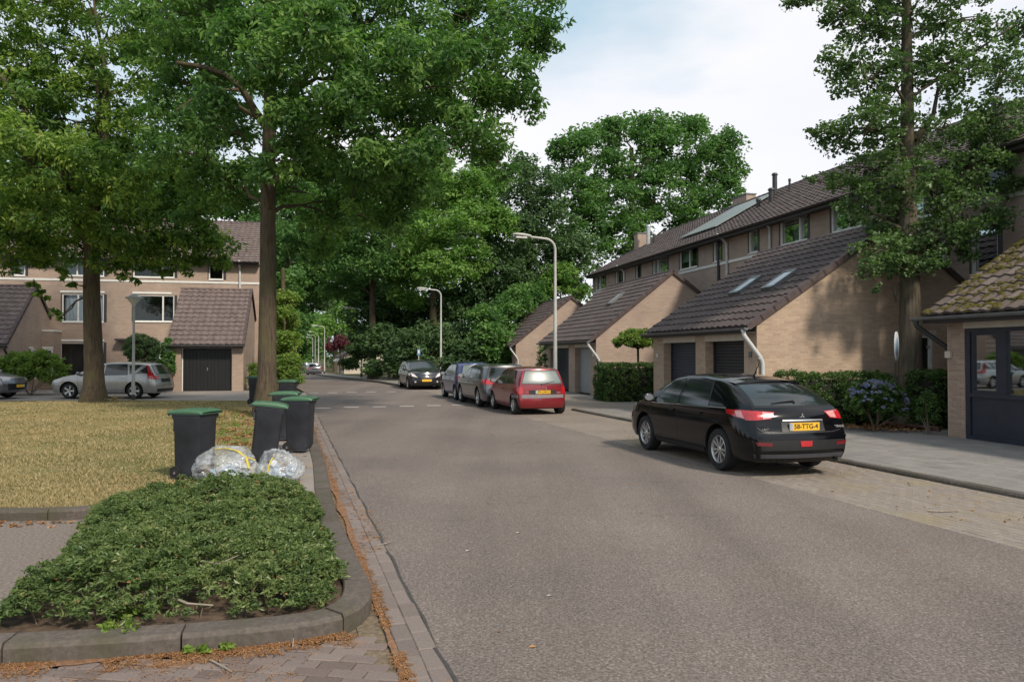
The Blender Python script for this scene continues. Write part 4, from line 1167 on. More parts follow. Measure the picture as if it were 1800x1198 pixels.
def garage(loc, label, L, eave, ridge_x, ridge_z, depth, openings, single=False, gable_bricks=False, skylights=(), tilemat=None, field=None, group=None, brick=None, gable_door=None, pipe=True, gable_side=-1, bumps=None, darkpipe=False, gutmat=None, verge=True):
    """pitched-roof garage. front at x=0 facing -x, near gable at y=0 (or y=L when gable_side=+1)"""
    root = empty('garage', loc, AZ, label, 'garage', group)
    brick = brick or M['brick']
    dep = 0.32
    m = MB()
    wall_open(m, (0, 0, 0), (0, 1, 0), (-1, 0, 0), 0, L, 0, eave, [(a, b, 0, eave - 0.001) for a, b, *_ in openings], dep)
    back_z = ridge_z - (depth - ridge_x) * 0.74
    gy = 0 if gable_side < 0 else L
    for y, nd in ((0, -1), (L, 1)):
        ops = []
        if gable_door and y == gy: ops = [(gable_door[0], gable_door[1], 0, gable_door[2])]
        wall_open(m, (0, y, 0), (1, 0, 0), (0, nd, 0), 0, depth, 0, eave, ops, 0.14)
        m.add([(0, y, eave), (ridge_x, y, ridge_z), (depth, y, back_z), (depth, y, eave)], [(0, 1, 2, 3)])
    m.quad((depth, 0, 0), (depth, L, 0), (depth, L, back_z), (depth, 0, back_z))
    m.build('wall', M['mortar'] if gable_bricks else brick, root)
    slope = math.atan2(ridge_z - eave, ridge_x)
    if gable_bricks:
        def ins(a, b, z0, z1_):
            if gable_door and b > gable_door[0] - .0 and a < gable_door[1] + .0 and z0 < gable_door[2] + 0.14: return False
            zr = lambda x: eave + (ridge_z - eave) * x / ridge_x if x < ridge_x else ridge_z - (x - ridge_x) * 0.74
            return z1_ < min(zr(a), zr(b)) - 0.02
        lay_bricks(root, (0, 0, 0), (1, 0, 0), (0, -1, 0), depth, ridge_z, ins, M['laid_brick'])
        lay_bricks(root, (0, 0, 0), (0, 1, 0), (-1, 0, 0), L, eave, lambda a, b, c, d: d < eave - .05 and not any(b > o_[0] and a < o_[1] for o_ in openings), M['laid_brick'])
        for o_ in openings: lay_bricks(root, (0, o_[1], 0), (1, 0, 0), (0, -1, 0), dep, eave, lambda a, b, c, d: d < eave - .12, M['laid_brick'])
    # openings
    for (a, b, kind, head) in openings:
        m = MB(); m.box(-0.02, 0.10, a + .003, b - .003, head, eave - 0.10); m.build('lintel_board', M['cream'], root)
        x0 = dep - 0.03
        if kind in ('roller', 'roller_black'):
            m = MB(); n_ = int(head / 0.085)
            for k in range(n_):
                z = head * k / n_; dz = head / n_
                m.add([(x0, a, z), (x0, b, z), (x0 - .014, b, z + dz * .25), (x0 - .014, a, z + dz * .25), (x0 - .014, b, z + dz * .85), (x0 - .014, a, z + dz * .85), (x0, b, z + dz), (x0, a, z + dz)], [(0, 1, 2, 3), (3, 2, 4, 5), (5, 4, 6, 7)])
            tag(m.build('roller_slats', M[kind], root), kind='stuff')
            m = MB(); m.box(x0 - .04, x0 - .016, a, a + .06, 0.0, head); m.box(x0 - .04, x0 - .016, b - .06, b, 0.0, head); m.build('door_frame', M['navy'], root)
        elif kind in ('boards', 'grey'):
            mat = M['black_door'] if kind == 'boards' else M['grey_door']
            nb = 14 if kind == 'boards' else 1
            w = (b - a) / nb
            for k in range(nb):
                m = MB(); m.box(x0 - 0.03, x0, a + k * w + .004, a + (k + 1) * w - .004, 0.03, head - .02)
                m.build('door_board' if nb > 1 else 'door', mat, root)
            m = MB(); m.box(x0 + .001, x0 + .02, a, b, 0, head); m.build('door_back', M['black_door'] if kind == 'boards' else M['grey_door'], root)
            m = MB(); c = (a + b) / 2 if kind == 'boards' else a + 0.25
            m.tube([(x0 - .05, c, 1.0), (x0 - .05, c, 1.14)], 0.018, 8); m.tube([(x0 - .03, c, 1.01), (x0 - .055, c, 1.01)], 0.01, 6); m.tube([(x0 - .03, c, 1.13), (x0 - .055, c, 1.13)], 0.01, 6)
            m.build('door_handle', M['steel'], root)
            if kind == 'boards':
                m = MB(); m.box(x0 - .06, x0 - .03, a, a + .05, 0, head); m.box(x0 - .06, x0 - .03, b - .05, b, 0, head); m.build('door_frame', M['white_wood'], root)
        elif kind == 'glazed':
            window(root, (0, 0, 0), (0, 1, 0), (-1, 0, 0), a, b, 0.05, head, mull=(0.5,), depth=0.2, frame=M['white_wood'], sill=False)
        elif kind == 'dark':
            m = MB(); m.box(x0 - .03, x0, a, b, 0, head); m.build('door', M['navy'], root)
            m = MB(); m.tube([(x0 - .05, a + .2, 1.0), (x0 - .05, a + .2, 1.14)], 0.018, 8); m.build('door_handle', M['steel'], root)
    if gable_door:
        a, b, h, = gable_door[:3]
        y = gy; s = gable_side
        m = MB(); m.box(a - .12, b + .10, y + s * 0.0 - 0.015, y + 0.05, h + .002, h + 0.125); m.build('lintel', M['cream'], root)
        m = MB(); m.box(a, b, y + 0.09, y + 0.13, 0, h - .07); dd = m.build('side_door', M['black_door'], root)
        m = MB(); m.box(b - .07, b, y + 0.03, y + 0.089, 0, h); m.box(a, b - .07, y + 0.03, y + 0.089, h - .07, h); m.box(a, a + .06, y + 0.03, y + 0.089, 0, h - .07); m.build('door_frame', M['white_wood'], root)
        m = MB(); m.box(b - .16, b - .05, y + .02, y + .03, 1.95, 2.02); m.box(b - .16, b - .05, y + .02, y + .03, 0.3, 0.37); m.build('hinge', M['steel'], root)
    # roof: front slope
    ov = 0.28; x0 = -ov; z0 = eave - ov * math.tan(slope) + 0.06
    S = math.hypot(ridge_x + ov, ridge_z + 0.06 - z0)
    W = L + 0.12
    Mx = roof_frame((x0, L + 0.06, z0), (0, -1, 0), (math.cos(slope), 0, math.sin(slope)))
    skylight_cells = []
    if single:
        tw, tl = W / 21, S / 14
        tiles_single(root, tile_mesh(tilemat or M['tile'], tw, tl), Mx, 21, 14, tw, tl)
    else:
        tiles_field(root, Mx, W, S, 0.30, 0.36, field or M['tile_field'])
    # underlay, back slope, ridge, verge
    m = MB(); e = 0.05
    m.add([(x0 + .02, -0.05, z0 - e), (ridge_x, -0.05, ridge_z + .06 - e), (ridge_x, L + 0.05, ridge_z + .06 - e), (x0 + .02, L + .05, z0 - e),
           (x0 + .02, -0.05, z0 - e - .04), (ridge_x, -0.05, ridge_z + .02 - e - .02), (ridge_x, L + 0.05, ridge_z + .0 - e), (x0 + .02, L + .05, z0 - e - .04)], [(0, 1, 2, 3), (4, 5, 6, 7), (0, 3, 7, 4), (0, 1, 5, 4), (3, 2, 6, 7)])
    m.build('roof_deck', M['fascia'], root)
    ba = math.atan(0.74); S2 = (depth - ridge_x) / math.cos(ba) - 0.02
    Mx2 = roof_frame((depth - .01, -0.06, back_z + .075), (0, 1, 0), (-math.cos(ba), 0, math.sin(ba)))
    tiles_field(root, Mx2, W, S2, 0.30, 0.36, field or M['tile_field'], name='back_roof_tiles')
    nr = max(3, round(W / 0.4))
    for k in range(nr):
        m = MB(); y0 = -0.06 + W * k / nr; y1 = y0 + W / nr + 0.03; vs = []
        for y, rr in ((y0, .088), (y1, .078)):
            for q in range(8):
                t = math.pi * q / 7; vs.append((ridge_x + math.cos(t) * rr * 1.15, y, ridge_z + 0.05 + math.sin(t) * rr))
        m.add(vs, [(q, q + 1, 8 + q + 1, 8 + q) for q in range(7)] + [tuple(range(7, -1, -1))]); m.build('ridge_tile', tilemat or M['verge'], root, smooth=True)
    if verge:
        vy = -0.075 if gable_side < 0 else L + 0.075; nv = 12
        for (xa, za, xb, zb, nn_) in ((x0, z0, ridge_x, ridge_z + .06, nv), (depth, back_z + .06, ridge_x, ridge_z + .06, 6)):
            for k in range(nn_):
                a = k / nn_; b = (k + 1.12) / nn_
                A = Vector((xa + (xb - xa) * a, vy, za + (zb - za) * a)); B = Vector((xa + (xb - xa) * b, vy, za + (zb - za) * b))
                m = MB(); c = (A + B) / 2 + Vector((0, 0, -0.02)); up_ = Vector((-(zb - za), 0, (xb - xa))).normalized()
                if up_.z < 0: up_ = -up_
                m.obox(c, (B - A) / 2, (0, 0.014, 0), up_ * 0.075)
                m.obox(c + up_ * .06 + Vector((0, 0.05 * (-gable_side) * 1, 0)), (B - A) / 2, (0, 0.06, 0), up_ * 0.012)
                m.build('verge_tile', M['verge'], root)
    m = MB(); m.box(x0 + .0, x0 + .03, 0 - .03, L + .03, z0 - .16, z0 - .03); m.box(x0 + .03, 0.0, 0, L, z0 - .15, z0 - .12); m.build('fascia_board', M['fascia'], root)
    g_ = gutter(root, (x0 - .07, -0.12, z0 - .02), (x0 - .07, L + 0.12, z0 - .02), 0.07, gutmat)
    if pipe:
        py_ = 0.05 if gable_side < 0 else L - 0.05
        downpipe(root, [(x0 - .07, py_ - .02, z0 - .07), (x0 - .07, py_ - .04, z0 - .2), (0.05, -0.07 if gable_side < 0 else L + .07, z0 - .75), (0.12, -0.07 if gable_side < 0 else L + .07, z0 - .9), (0.12, -0.07 if gable_side < 0 else L + .07, 0.0)], 0.05, M['dark_pipe'] if darkpipe else None)
    for (sx, sy, sw, sl_) in skylights:
        c = Mx @ Vector((sy, sx, 0.085))
        fr_ = Mx.to_3x3()
        m = MB(); ux, uy, un = fr_.col[0], fr_.col[1], fr_.col[2]
        for (dx, dy, hx, hy) in ((-sw / 2, 0, .035, sl_ / 2), (sw / 2, 0, .035, sl_ / 2), (0, -sl_ / 2, sw / 2, .05), (0, sl_ / 2, sw / 2, .05)):
            m.obox(c + ux * dx + uy * dy, ux * hx, uy * hy, un * 0.05)
        s_ = m.build('skylight', M['zinc'], root)
        m = MB(); m.obox(c, ux * (sw / 2 - .03), uy * (sl_ / 2 - .04), un * 0.035); m.build('skylight_pane', M['sky_pane'], s_)
    return root
M['sky_pane'] = plain('skylight_glass', (0.35, 0.37, 0.38), 0.15, 0.05, 3, spec=0.9)
def loc_wv(w, v, z=0.0):
    return (P0.x - 0.2223 * v + 0.975 * w, 0.975 * v + 0.2223 * w, z)

ga = garage(loc_wv(-6.12, 21.0), 'near double garage with two dark roller doors and two skylights', 6.4, 2.6, 3.97, 5.2, 6.1,
            [(0.62, 2.75, 'roller_black', 2.15), (3.35, 5.6, 'roller', 2.15)], single=True, gable_bricks=True, skylights=[(2.35, 3.05, 0.55, 0.85), (2.35, 4.85, 0.55, 0.85)],
            group='garages along the right-hand terrace', gable_door=(4.15, 5.12, 2.3))
gc = garage(loc_wv(-5.45, 35.1), 'middle double garage with one light grey door and one dark door', 8.5, 2.56, 3.56, 5.4, 5.4,
            [(0.75, 3.0, 'grey', 2.1), (4.0, 7.2, 'dark', 2.1)], skylights=[(3.2, 5.2, 0.5, 0.85)], group='garages along the right-hand terrace')
ge = garage(loc_wv(-5.4, 50.5, -0.0), 'farthest garage of the terrace, with two white framed openings', 9.0, 2.5, 3.6, 5.4, 5.4,
            [(1.1, 4.1, 'glazed', 2.05), (5.2, 8.2, 'glazed', 2.05)], group='garages along the right-hand terrace')
# house number plate beside the roller door
m = MB(); m.box(-0.03, -0.012, 0.22, 0.36, 1.72, 1.86); m.build('number_plate', M['zinc'], ga)
m = MB(); m.box(-0.045, -0.012, 5.98, 6.06, 1.7, 1.82); m.build('door_bell', M['white_wood'], ga)
m = MB(); m.box(-0.045, -0.0, 0.3, 0.36, 1.7, 1.82); m.build('door_bell', M['white_wood'], gc)

# ------------------------------------------------------------------ the terrace
def xv(px): r = (px - 900) / F; return 16.73 / (0.975 * r + 0.2223)
BAND = 5.82; EAVE = 7.0; RIDGE = 9.8; RD = 5.0
def terrace_house(v0, v1, label, wins, loc_fn, endwall=False, back=True, tilef=None, brick=None, extra=None, nearwall=False, group='houses of the right-hand terrace'):
    L = v1 - v0
    root = empty('terraced_house', loc_fn(v0), AZ, label, 'house', group)
    m = MB()
    wall_open(m, (0, 0, 0), (0, 1, 0), (-1, 0, 0), 0, L, 0, EAVE, [(a - v0, b - v0, c, d) for (a, b, c, d, *_) in wins], 0.12)
    D = RD * 2
    for y in ([0] if nearwall else []) + ([L] if endwall else []):
        m.add([(0, y, 0), (D, y, 0), (D, y, EAVE), (RD, y, RIDGE), (0, y, EAVE)], [(0, 1, 2, 3, 4)])
    m.build('wall', brick or M['brick_far'], root)
    m = MB(); m.quad((D, 0, 0), (D, L, 0), (D, L, EAVE), (D, 0, EAVE)); m.build('back_wall', brick or M['brick_far'], root)
    for (a, b, c, d, mull, cur) in wins:
        window(root, (0, -v0, 0), (0, 1, 0), (-1, 0, 0), a, b, c, d, mull, cur, depth=0.10)
        m = MB(); m.box(-0.012, 0.0, a - v0 - 0.14, a - v0 - 0.002, c, d); m.build('reveal_shade_strip', M['fascia'], root)  # flat dark strips paint in the shaded depth of the window reveal
        m = MB(); m.box(-0.012, 0.0, b - v0 + 0.002, b - v0 + 0.05, c, d); m.build('reveal_shade_strip', M['fascia'], root)
    m = MB(); m.box(-0.03, -0.0, 0, L, BAND - .14, BAND - .03); m.build('white_band', M['white_wood'], root)
    sl = math.atan2(RIDGE - EAVE, RD); ov = 0.42
    z0 = EAVE - ov * math.tan(sl) + 0.10
    Mx = roof_frame((-ov, L, z0), (0, -1, 0), (math.cos(sl), 0, math.sin(sl)))
    S = (RD + ov) / math.cos(sl)
    tiles_field(root, Mx, L, S, 0.30, 0.345, tilef or M['tile_field'], name='roof_tiles')
    Mx2 = roof_frame((D + ov, 0, z0), (0, 1, 0), (-math.cos(sl), 0, math.sin(sl)))
    m = MB(); m.quad(*[Mx2 @ Vector(p) for p in ((0, 0, 0), (L, 0, 0), (L, S, 0), (0, S, 0))]); m.build('back_roof', tilef or M['tile_field'], root)
    m = MB(); m.box(-ov, 0.0, 0.0, L, z0 - .14, z0 - .115); m.box(-ov - .02, -ov, 0.0, L, z0 - .16, z0 - .01); m.build('eave_board', M['fascia'], root)
    gutter(root, (-ov - .09, 0.0, z0 + .01), (-ov - .09, L, z0 + .01), 0.075, M['fascia'])
    nr = int(L / 0.4)
    m = MB()
    for k in range(nr):
        y0 = L * k / nr; y1 = L * (k + 1) / nr; vs = []
        for y, rr in ((y0, .10), (y1, .088)):
            for q in range(7):
                t = math.pi * q / 6; vs.append((RD + math.cos(t) * rr * 1.15, y, RIDGE + 0.10 + math.sin(t) * rr))
        m.add(vs, [(q, q + 1, 7 + q + 1, 7 + q) for q in range(6)])
    tag(m.build('ridge_tiles', M['verge'], root, smooth=True), kind='stuff')
    root['mx'] = 0
    return root, Mx
S0, S1 = 5.87, 6.82
CUR = (M['curtain'], 0.05, 0.95, 0.02, 0.98)
def big(a, b, cur=None, mull=(0.6,)): return (b, a, S0, S1, mull, cur)
lf = lambda v: loc_wv(0, v)
H = []
H.append(terrace_house(45.4, 51.5, 'farthest house of the right-hand terrace, its end wall by the trees', [big(xv(1046.5), xv(1064.5)), big(xv(1082), xv(1094), None, ())], lf, endwall=True))
H.append(terrace_house(39.4, 45.4, 'terrace house carrying the shiny metal flue on its roof', [big(xv(1118), xv(1126), None, ()), big(xv(1148), xv(1174), CUR, (0.7,))], lf))
H.append(terrace_house(33.4, 39.4, 'terrace house with the green blind in its upper window', [big(xv(1195), xv(1226), (M['green_blind'], 0.45, 1.0, 0.4, 1.0), (0.45,)), big(xv(1255), xv(1268), CUR, ())], lf))
H.append(terrace_house(27.4, 33.4, 'terrace house under the flat solar panel, above the near garage skylights', [big(xv(1317), xv(1333), CUR, ()), big(xv(1372), xv(1421), (M['room_curtain'] if 'room_curtain' in M else M['curtain'], 0.03, 0.66, 0.02, 0.98), (0.3,))], lf))
H.append(terrace_house(21.4, 27.4, 'terrace house whose upper window shows beside the alder crown', [big(xv(1462), xv(1524), (M['curtain'], 0.02, 0.4, 0.02, 0.98), (0.48,)), (22.4, 23.3, S0, S1, (), None)], lf))
H.append(terrace_house(15.4, 21.4, 'terrace house partly hidden behind the alder crown and mossy roof', [(19.9, 20.75, 3.9, 5.1, (), None), (19.6, 20.4, S0, S1, (), None), (16.0, 17.9, S0, S1, (0.6,), None)], lf))
H.append(terrace_house(5.4, 15.4, 'nearest terrace house, its roof cut off by the right picture edge', [(11.0, 12.9, S0, S1, (0.6,), None)], lf, nearwall=True))
# solar panel, roof vents and chimneys
def roof_pt(px, py, h, v0):
    """where the view through a photograph point meets that house's front roof slope"""
    root, Mx = h; W4 = Matrix.Translation(root.location) @ Matrix.Rotation(AZ, 4, 'Z') @ Mx; inv = W4.inverted()
    o = inv @ Vector((0, 0, CAMH)); d = inv.to_3x3() @ ray(px, py); t = -o.z / d.z; return o + d * t
h3 = H[2]
q = [roof_pt(x, y, h3, 0) for x, y in ((1204, 419), (1287, 396), (1333, 353), (1262, 380))]
u0_, u1_ = q[0].x, (q[1].x + q[2].x) / 2; s0_, s1_ = (q[0].y + q[1].y) / 2, (q[2].y + q[3].y) / 2
for i in range(3):
    for j in range(2):
        a = u0_ + (u1_ - u0_) * i / 3; b = u0_ + (u1_ - u0_) * (i + 1) / 3; c = s0_ + (s1_ - s0_) * j / 2; d = s0_ + (s1_ - s0_) * (j + 1) / 2
        m = MB(); Mx = h3[1]; ux, uy, un = Mx.to_3x3().col[0], Mx.to_3x3().col[1], Mx.to_3x3().col[2]
        m.obox(Mx @ Vector(((a + b) / 2, (c + d) / 2, 0.14)), ux * ((b - a) / 2 - .01), uy * ((d - c) / 2 - .01), un * 0.02); m.build('solar_panel', M['panel'], h3[0])
def stack(h, px, py, s, mat, r=0.08, height=0.8, name='roof_vent', cap=True, dx=0.0):
    p = roof_pt(px, py, h, 0); p = h[1] @ p; m = MB()
    m.tube([p + Vector((0, 0, -.1)), p + Vector((0, 0, height))], r, 12)
    if cap: m.tube([p + Vector((0, 0, height)), p + Vector((0, 0, height + .03)), p + Vector((0, 0, height + 0.10))], [r * 1.35, r * 1.35, r * .9], 12)
    m.build(name, mat, h[0], smooth=True)
stack(H[1], 1140, 430, 0, M['steel'], 0.13, 1.15, 'metal_flue')
stack(H[1], 1149, 428, 0, M['dark_pipe'], 0.06, 0.5)
stack(H[2], 1333, 366, 0, M['dark_pipe'], 0.09, 0.35)
stack(H[3], 1356, 356, 0, M['dark_pipe'], 0.12, 0.55)
stack(H[3], 1362, 345, 0, M['dark_pipe'], 0.11, 1.0)
stack(H[3], 1388, 337, 0, M['dark_pipe'], 0.05, 0.5)
stack(H[5], 1752, 222, 0, M['dark_pipe'], 0.14, 0.75)
def chimney(h, px, py_top, py_bot, wpx, y_off):
    root = h[0]
    # stands on the ridge line of its house
    for k in range(1): pass
    m = MB(); m.box(RD - .1, RD + .45, y_off - .75, y_off + .75, RIDGE - 0.7, RIDGE + .50); c = m.build('chimney', M['brick_far'], root)
    m = MB(); m.box(RD - .14, RD + .49, y_off - .79, y_off + .79, RIDGE + .50, RIDGE + .56); m.build('chimney_cap', M['zinc'], c)
chimney(H[1], 1303, 345, 370, 40, 2.0)
m = MB(); m.box(2.5, 3.15, 4.5, 5.1, 8.2, 9.55); c_ = m.build('chimney', M['brick_far'], H[0][0]); m = MB(); m.box(2.46, 3.19, 4.46, 5.14, 9.55, 9.61); m.build('chimney_cap', M['zinc'], c_)
for i, v in ((2, 0.25), (4, 0.2)):
    hr = H[i][0]
    downpipe(hr, [(-.5, v, EAVE - .1), (-.06, v, EAVE - .45), (-.06, v, 3.2)], 0.055)
    if i == 2: downpipe(hr, [(-.06, v + .75, EAVE - .15), (-.06, v + .75, 3.0)], 0.06, M['dark_pipe'])
downpipe(H[3][0], [(-.4, 2.0 + .9, EAVE - .1), (-.06, 2.9, EAVE - .3), (-.06, 2.9, 4.6)], 0.05)
downpipe(H[0][0], [(-.5, 0.3, EAVE - .1), (-.06, 0.3, EAVE - .4), (-.06, 0.3, 3.2)], 0.06)
downpipe(H[0][0], [(-.06, 0.6, EAVE - .15), (-.06, 0.6, 3.0)], 0.06, M['dark_pipe'])

# ------------------------------------------------------------------ near right extension with mossy roof
D_L = 9.6
dr = empty('shop_front_house', loc_wv(-3.7, 8.0), AZ, 'brick extension with navy window front and mossy tiled roof at the right edge', 'building')
yp = 9.55                                     # far corner of the front in local y
m = MB(); FZ = 2.72
m.box(0.22, 3.7, yp - 0.22, yp, 0, FZ); m.box(0.3, 3.7, -0.0, 0.2, 0, FZ); m.box(0.0, 0.0021, 0, 0.1, 0, FZ)
m.build('wall', M['brick_far'], dr)
m = MB(); m.box(0.008, 0.22, yp - 0.46, yp - 0.008, 0, FZ); m.build('pillar_core', M['mortar'], dr)
# single bricks of the pillar, both visible faces
bmesh_ = stone_mesh('brick', 0.205, 0.0515, 0.02, M['brick_piece'], 0.003)
bhalf = stone_mesh('brick', 0.10, 0.0515, 0.02, M['brick_piece'], 0.003)
row = 0; z = 0.035
while z < FZ - .02:
    cols = [(yp - 0.46 + 0.1075, bmesh_), (yp - 0.46 + 0.3225, bmesh_)] if row % 2 == 0 else [(yp - .46 + .054, bhalf), (yp - .46 + .215, bmesh_), (yp - .46 + .376, bhalf)]
    for y, me in cols:
        o = link('brick', me, dr)
        mx_ = Matrix(((0, 0, -1, 0.0 + random.uniform(-.002, .002)), (-1, 0, 0, y), (0, 1, 0, z), (0, 0, 0, 1)))
        o.matrix_basis = mx_
    z += 0.0620; row += 1
# window front
def nbar(x0, x1, y0, y1, z0, z1, nm='window_frame'):
    m = MB(); m.box(x0, x1, y0, y1, z0, z1); return m.build(nm, M['navy'], dr)
y1_ = yp - 0.465
nbar(0.02, 0.12, y1_ - .12, y1_, 0.02, 2.32); nbar(0.02, 0.12, 0.2, y1_ - .12, 2.24, 2.32); nbar(0.02, 0.12, 0.2, y1_ - .12, 0.02, 0.14)
nbar(0.00, 0.13, 0.2, y1_ - .12, 0.93, 1.01, 'window_sill')
nbar(0.05, 0.10, 0.2, y1_ - .12, 0.14, 0.93, 'lower_panel')
nbar(0.03, 0.12, y1_ - .98, y1_ - .78, 1.01, 2.24)
nbar(0.045, 0.105, y1_ - .19, y1_ - .12, 1.01, 2.24); nbar(0.045, 0.105, y1_ - .78, y1_ - .73, 1.01, 2.24); nbar(0.045, 0.105, y1_ - .73, y1_ - .19, 1.01, 1.07); nbar(0.045, 0.105, y1_ - .73, y1_ - .19, 2.18, 2.24)
for k in range(1, 4): nbar(0.03, 0.12, y1_ - .98 - k * 2.0 - .06, y1_ - .98 - k * 2.0, 1.01, 2.24)
m = MB(); m.quad((0.085, 0.2, 1.01), (0.085, y1_ - .12, 1.01), (0.085, y1_ - .12, 2.24), (0.085, 0.2, 2.24)); m.build('window_pane', M['glass'], dr)
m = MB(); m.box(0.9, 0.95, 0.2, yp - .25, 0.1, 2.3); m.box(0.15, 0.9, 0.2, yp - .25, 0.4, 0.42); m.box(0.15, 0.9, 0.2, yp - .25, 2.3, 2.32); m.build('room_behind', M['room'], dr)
for k in range(9):
    m = MB(); zz = 1.25 + k * 0.1; m.box(0.30, 0.303, y1_ - .70, y1_ - .22, zz, zz + .045); m.build('blind_slat', M['cream'], dr)
m = MB(); m.box(-0.03, 0.15, 0.1, y1_, 2.325, 2.66); m.build('lintel_board', M['cream'], dr)
sl = math.radians(33.0); ov = 0.42; z0 = FZ + .16 - ov * math.tan(sl)
S = (3.72 + ov) / math.cos(sl)
W = D_L + 0.15
Mx = roof_frame((-ov, yp + 0.22, z0), (0, -1, 0), (math.cos(sl), 0, math.sin(sl)))
tw, tl = 0.30, S / 14
mt = tile_mesh(M['moss_tile'], tw, tl)
tiles_single(dr, mt, Mx, 14, 14, tw, tl, jitter=0.012)
Mf = Mx @ Matrix.Translation((14 * tw, 0, 0))
tiles_field(dr, Mf, W - 14 * tw, S, tw, tl, M['tile_field_left'])
m = MB(); m.quad(*[Mx @ Vector(p) for p in ((0, .01, -.03), (W, .01, -.03), (W, S, -.03), (0, S, -.03))]); m.quad(*[Mx @ Vector(p) for p in ((0, .01, -.07), (W, .01, -.07), (W, S, -.07), (0, S, -.07))]); m.build('roof_deck', M['fascia'], dr)
# moss cushions on the tiles
V = []; cl = []
Wm = Mx
for i in range(2300):
    u = rng.random() ** 1.3 * 3.6; s = 0.02 + rng.random() * S * 0.98
    tone = rng.random()
    row_ = s % tl
    if noise.noise(Vector((u * 1.1, s * 1.1, 2))) < -0.30 + 0.35 * u / 3.6: continue
    xx = (u % tw) / tw * 0.305
    if xx < 0.2 and rng.random() < 0.5: continue
    hz = float(np.interp(xx, [a for a, b in PROF], [b for a, b in PROF])) + 0.02 + 0.02 * (1 - row_ / tl)
    p = Wm @ Vector((u, s, hz)); cl.append((p, 0.025 + 0.045 * rng.random()))
m = MB(); un = Mx.to_3x3().col[2]; ux = Mx.to_3x3().col[0]; uy = Mx.to_3x3().col[1]
for p, r in cl:
    n_ = 6; el = 1.0 + rng.random(); vs = [p + un * (r * 0.42)]
    a0 = rng.random() * 3
    for k in range(n_):
        a = a0 + 6.283 * k / n_; rr = r * (0.75 + 0.5 * rng.random()); vs.append(p + ux * math.cos(a) * rr * el + uy * math.sin(a) * rr + un * -0.004)
    for k in range(n_):
        a = a0 + 6.283 * (k + .5) / n_; rr = r * 0.6; vs.append(p + ux * math.cos(a) * rr * el + uy * math.sin(a) * rr + un * r * 0.3)
    fs = []
    for k in range(n_):
        k2 = (k + 1) % n_
        fs += [(1 + k, 1 + k2, 1 + n_ + k), (0, 1 + n_ + k, 1 + n_ + k2), (1 + k2, 1 + n_ + k2, 1 + n_ + k)]
    m.add(vs, fs)
tag(m.build('moss', M['moss'], dr, smooth=True, fix=False), kind='stuff')
gutter(dr, (-ov - .08, 0.0, z0 - .03), (-ov - .08, yp + 0.42, z0 - .03), 0.075, M['zinc'])
m = MB(); m.box(-ov - .0, -ov + .03, 0.0, yp + .2, z0 - .16, z0 - .05); m.box(-ov + .03, 0.0, 0.0, yp + .2, z0 - .155, z0 - .13); m.build('fascia_board', M['fascia'], dr)
downpipe(dr, [(-ov - .08, yp + 0.3, z0 - .08), (-ov - .08, yp + .3, z0 - .2), (0.12, yp + .06, z0 - .7), (0.12, yp + .06, 1.6)], 0.05, M['dark_pipe'])
m = MB(); m.box(-0.055, -0.005, yp - .15, yp - .0, 1.72, 1.86); m.build('wall_box', M['cream'], dr)

# ------------------------------------------------------------------ left side: house facing the camera, garages in front
bdir = Vector((0.975, 0.2223, 0)); adir = Vector((-0.2223, 0.975, 0))
Q0 = Vector((-13.15, 37.6, 0))
# these buildings are turned a quarter: local x = away from the side street, local y = to the left of the photograph
AZL = AZ + math.pi / 2
_AZ = AZ
def left_build():
    global AZ
    AZ = AZL
    # local frame: x axis = adir, y axis = -bdir ; front at x=0 faces -adir, gable y=0 faces +bdir
    g1 = garage(Q0, 'left garage with black boarded door and reddish tiled roof', 3.4, 2.42, 3.3, 5.15, 5.3, [(0.52, 2.85, 'boards', 2.07)], field=M['tile_field_left'], tilemat=M['tile_left'], pipe=False, gutmat=M['zinc'])
    loc2 = Q0 - bdir * 10.3
    g2 = garage(loc2, 'garage with reddish roof cut off by the left picture edge', 4.6, 2.42, 3.3, 5.15, 5.3, [(0.7, 3.4, 'boards', 2.07)], field=M['tile_field_left'], tilemat=M['tile_left'], darkpipe=True)
    # slit window in that gable and a small porch
    for (a, b) in ((2.55, 2.95),):
        m = MB(); m.box(a - .06, b + .06, -.02, -0.002, 2.06, 2.16); m.build('lintel', M['white_wood'], g2)
        window(g2, (0, -0.12, 0), (1, 0, 0), (0, -1, 0), a, b, 0.6, 2.05, (), None, depth=0.05)
    m = MB(); m.box(4.2, 5.3, -0.55, -0.002, 0, 2.95); p_ = m.build('porch', M['brick'], g2)
    m = MB(); m.box(4.17, 5.3, -0.58, -0.0, 2.95, 3.05); m.build('porch_roof', M['white_wood'], p_)
    m = MB(); m.box(4.16, 4.19, -0.53, -.03, 2.06, 2.18); m.build('lintel', M['white_wood'], p_)
    window(g2, (4.2, 0, 0), (0, -1, 0), (-1, 0, 0), 0.03, 0.53, 0.5, 2.04, (0.5,), None, depth=-0.03)
    return g1, g2
M['tile_left'] = per_object('reddish_roof_tile', [(0.11, 0.08, 0.075), (0.15, 0.115, 0.105), (0.13, 0.095, 0.088)], rough=0.8, grain=40, gain=0.3, world=False)
G1, G2 = left_build()
def lw(px, Y=42.9):
    """distance to the left along the left house front for a photograph column"""
    o = Q0 + adir * 5.3; r = (px - 900) / F
    # (o - t*b).x = r * (o - t*b).y
    return (o.x - r * o.y) / (bdir.x - r * bdir.y)
def lwin(p0, p1, c, d, mull=(), cur=None): return (lw(p1), lw(p0), c, d, mull, cur)
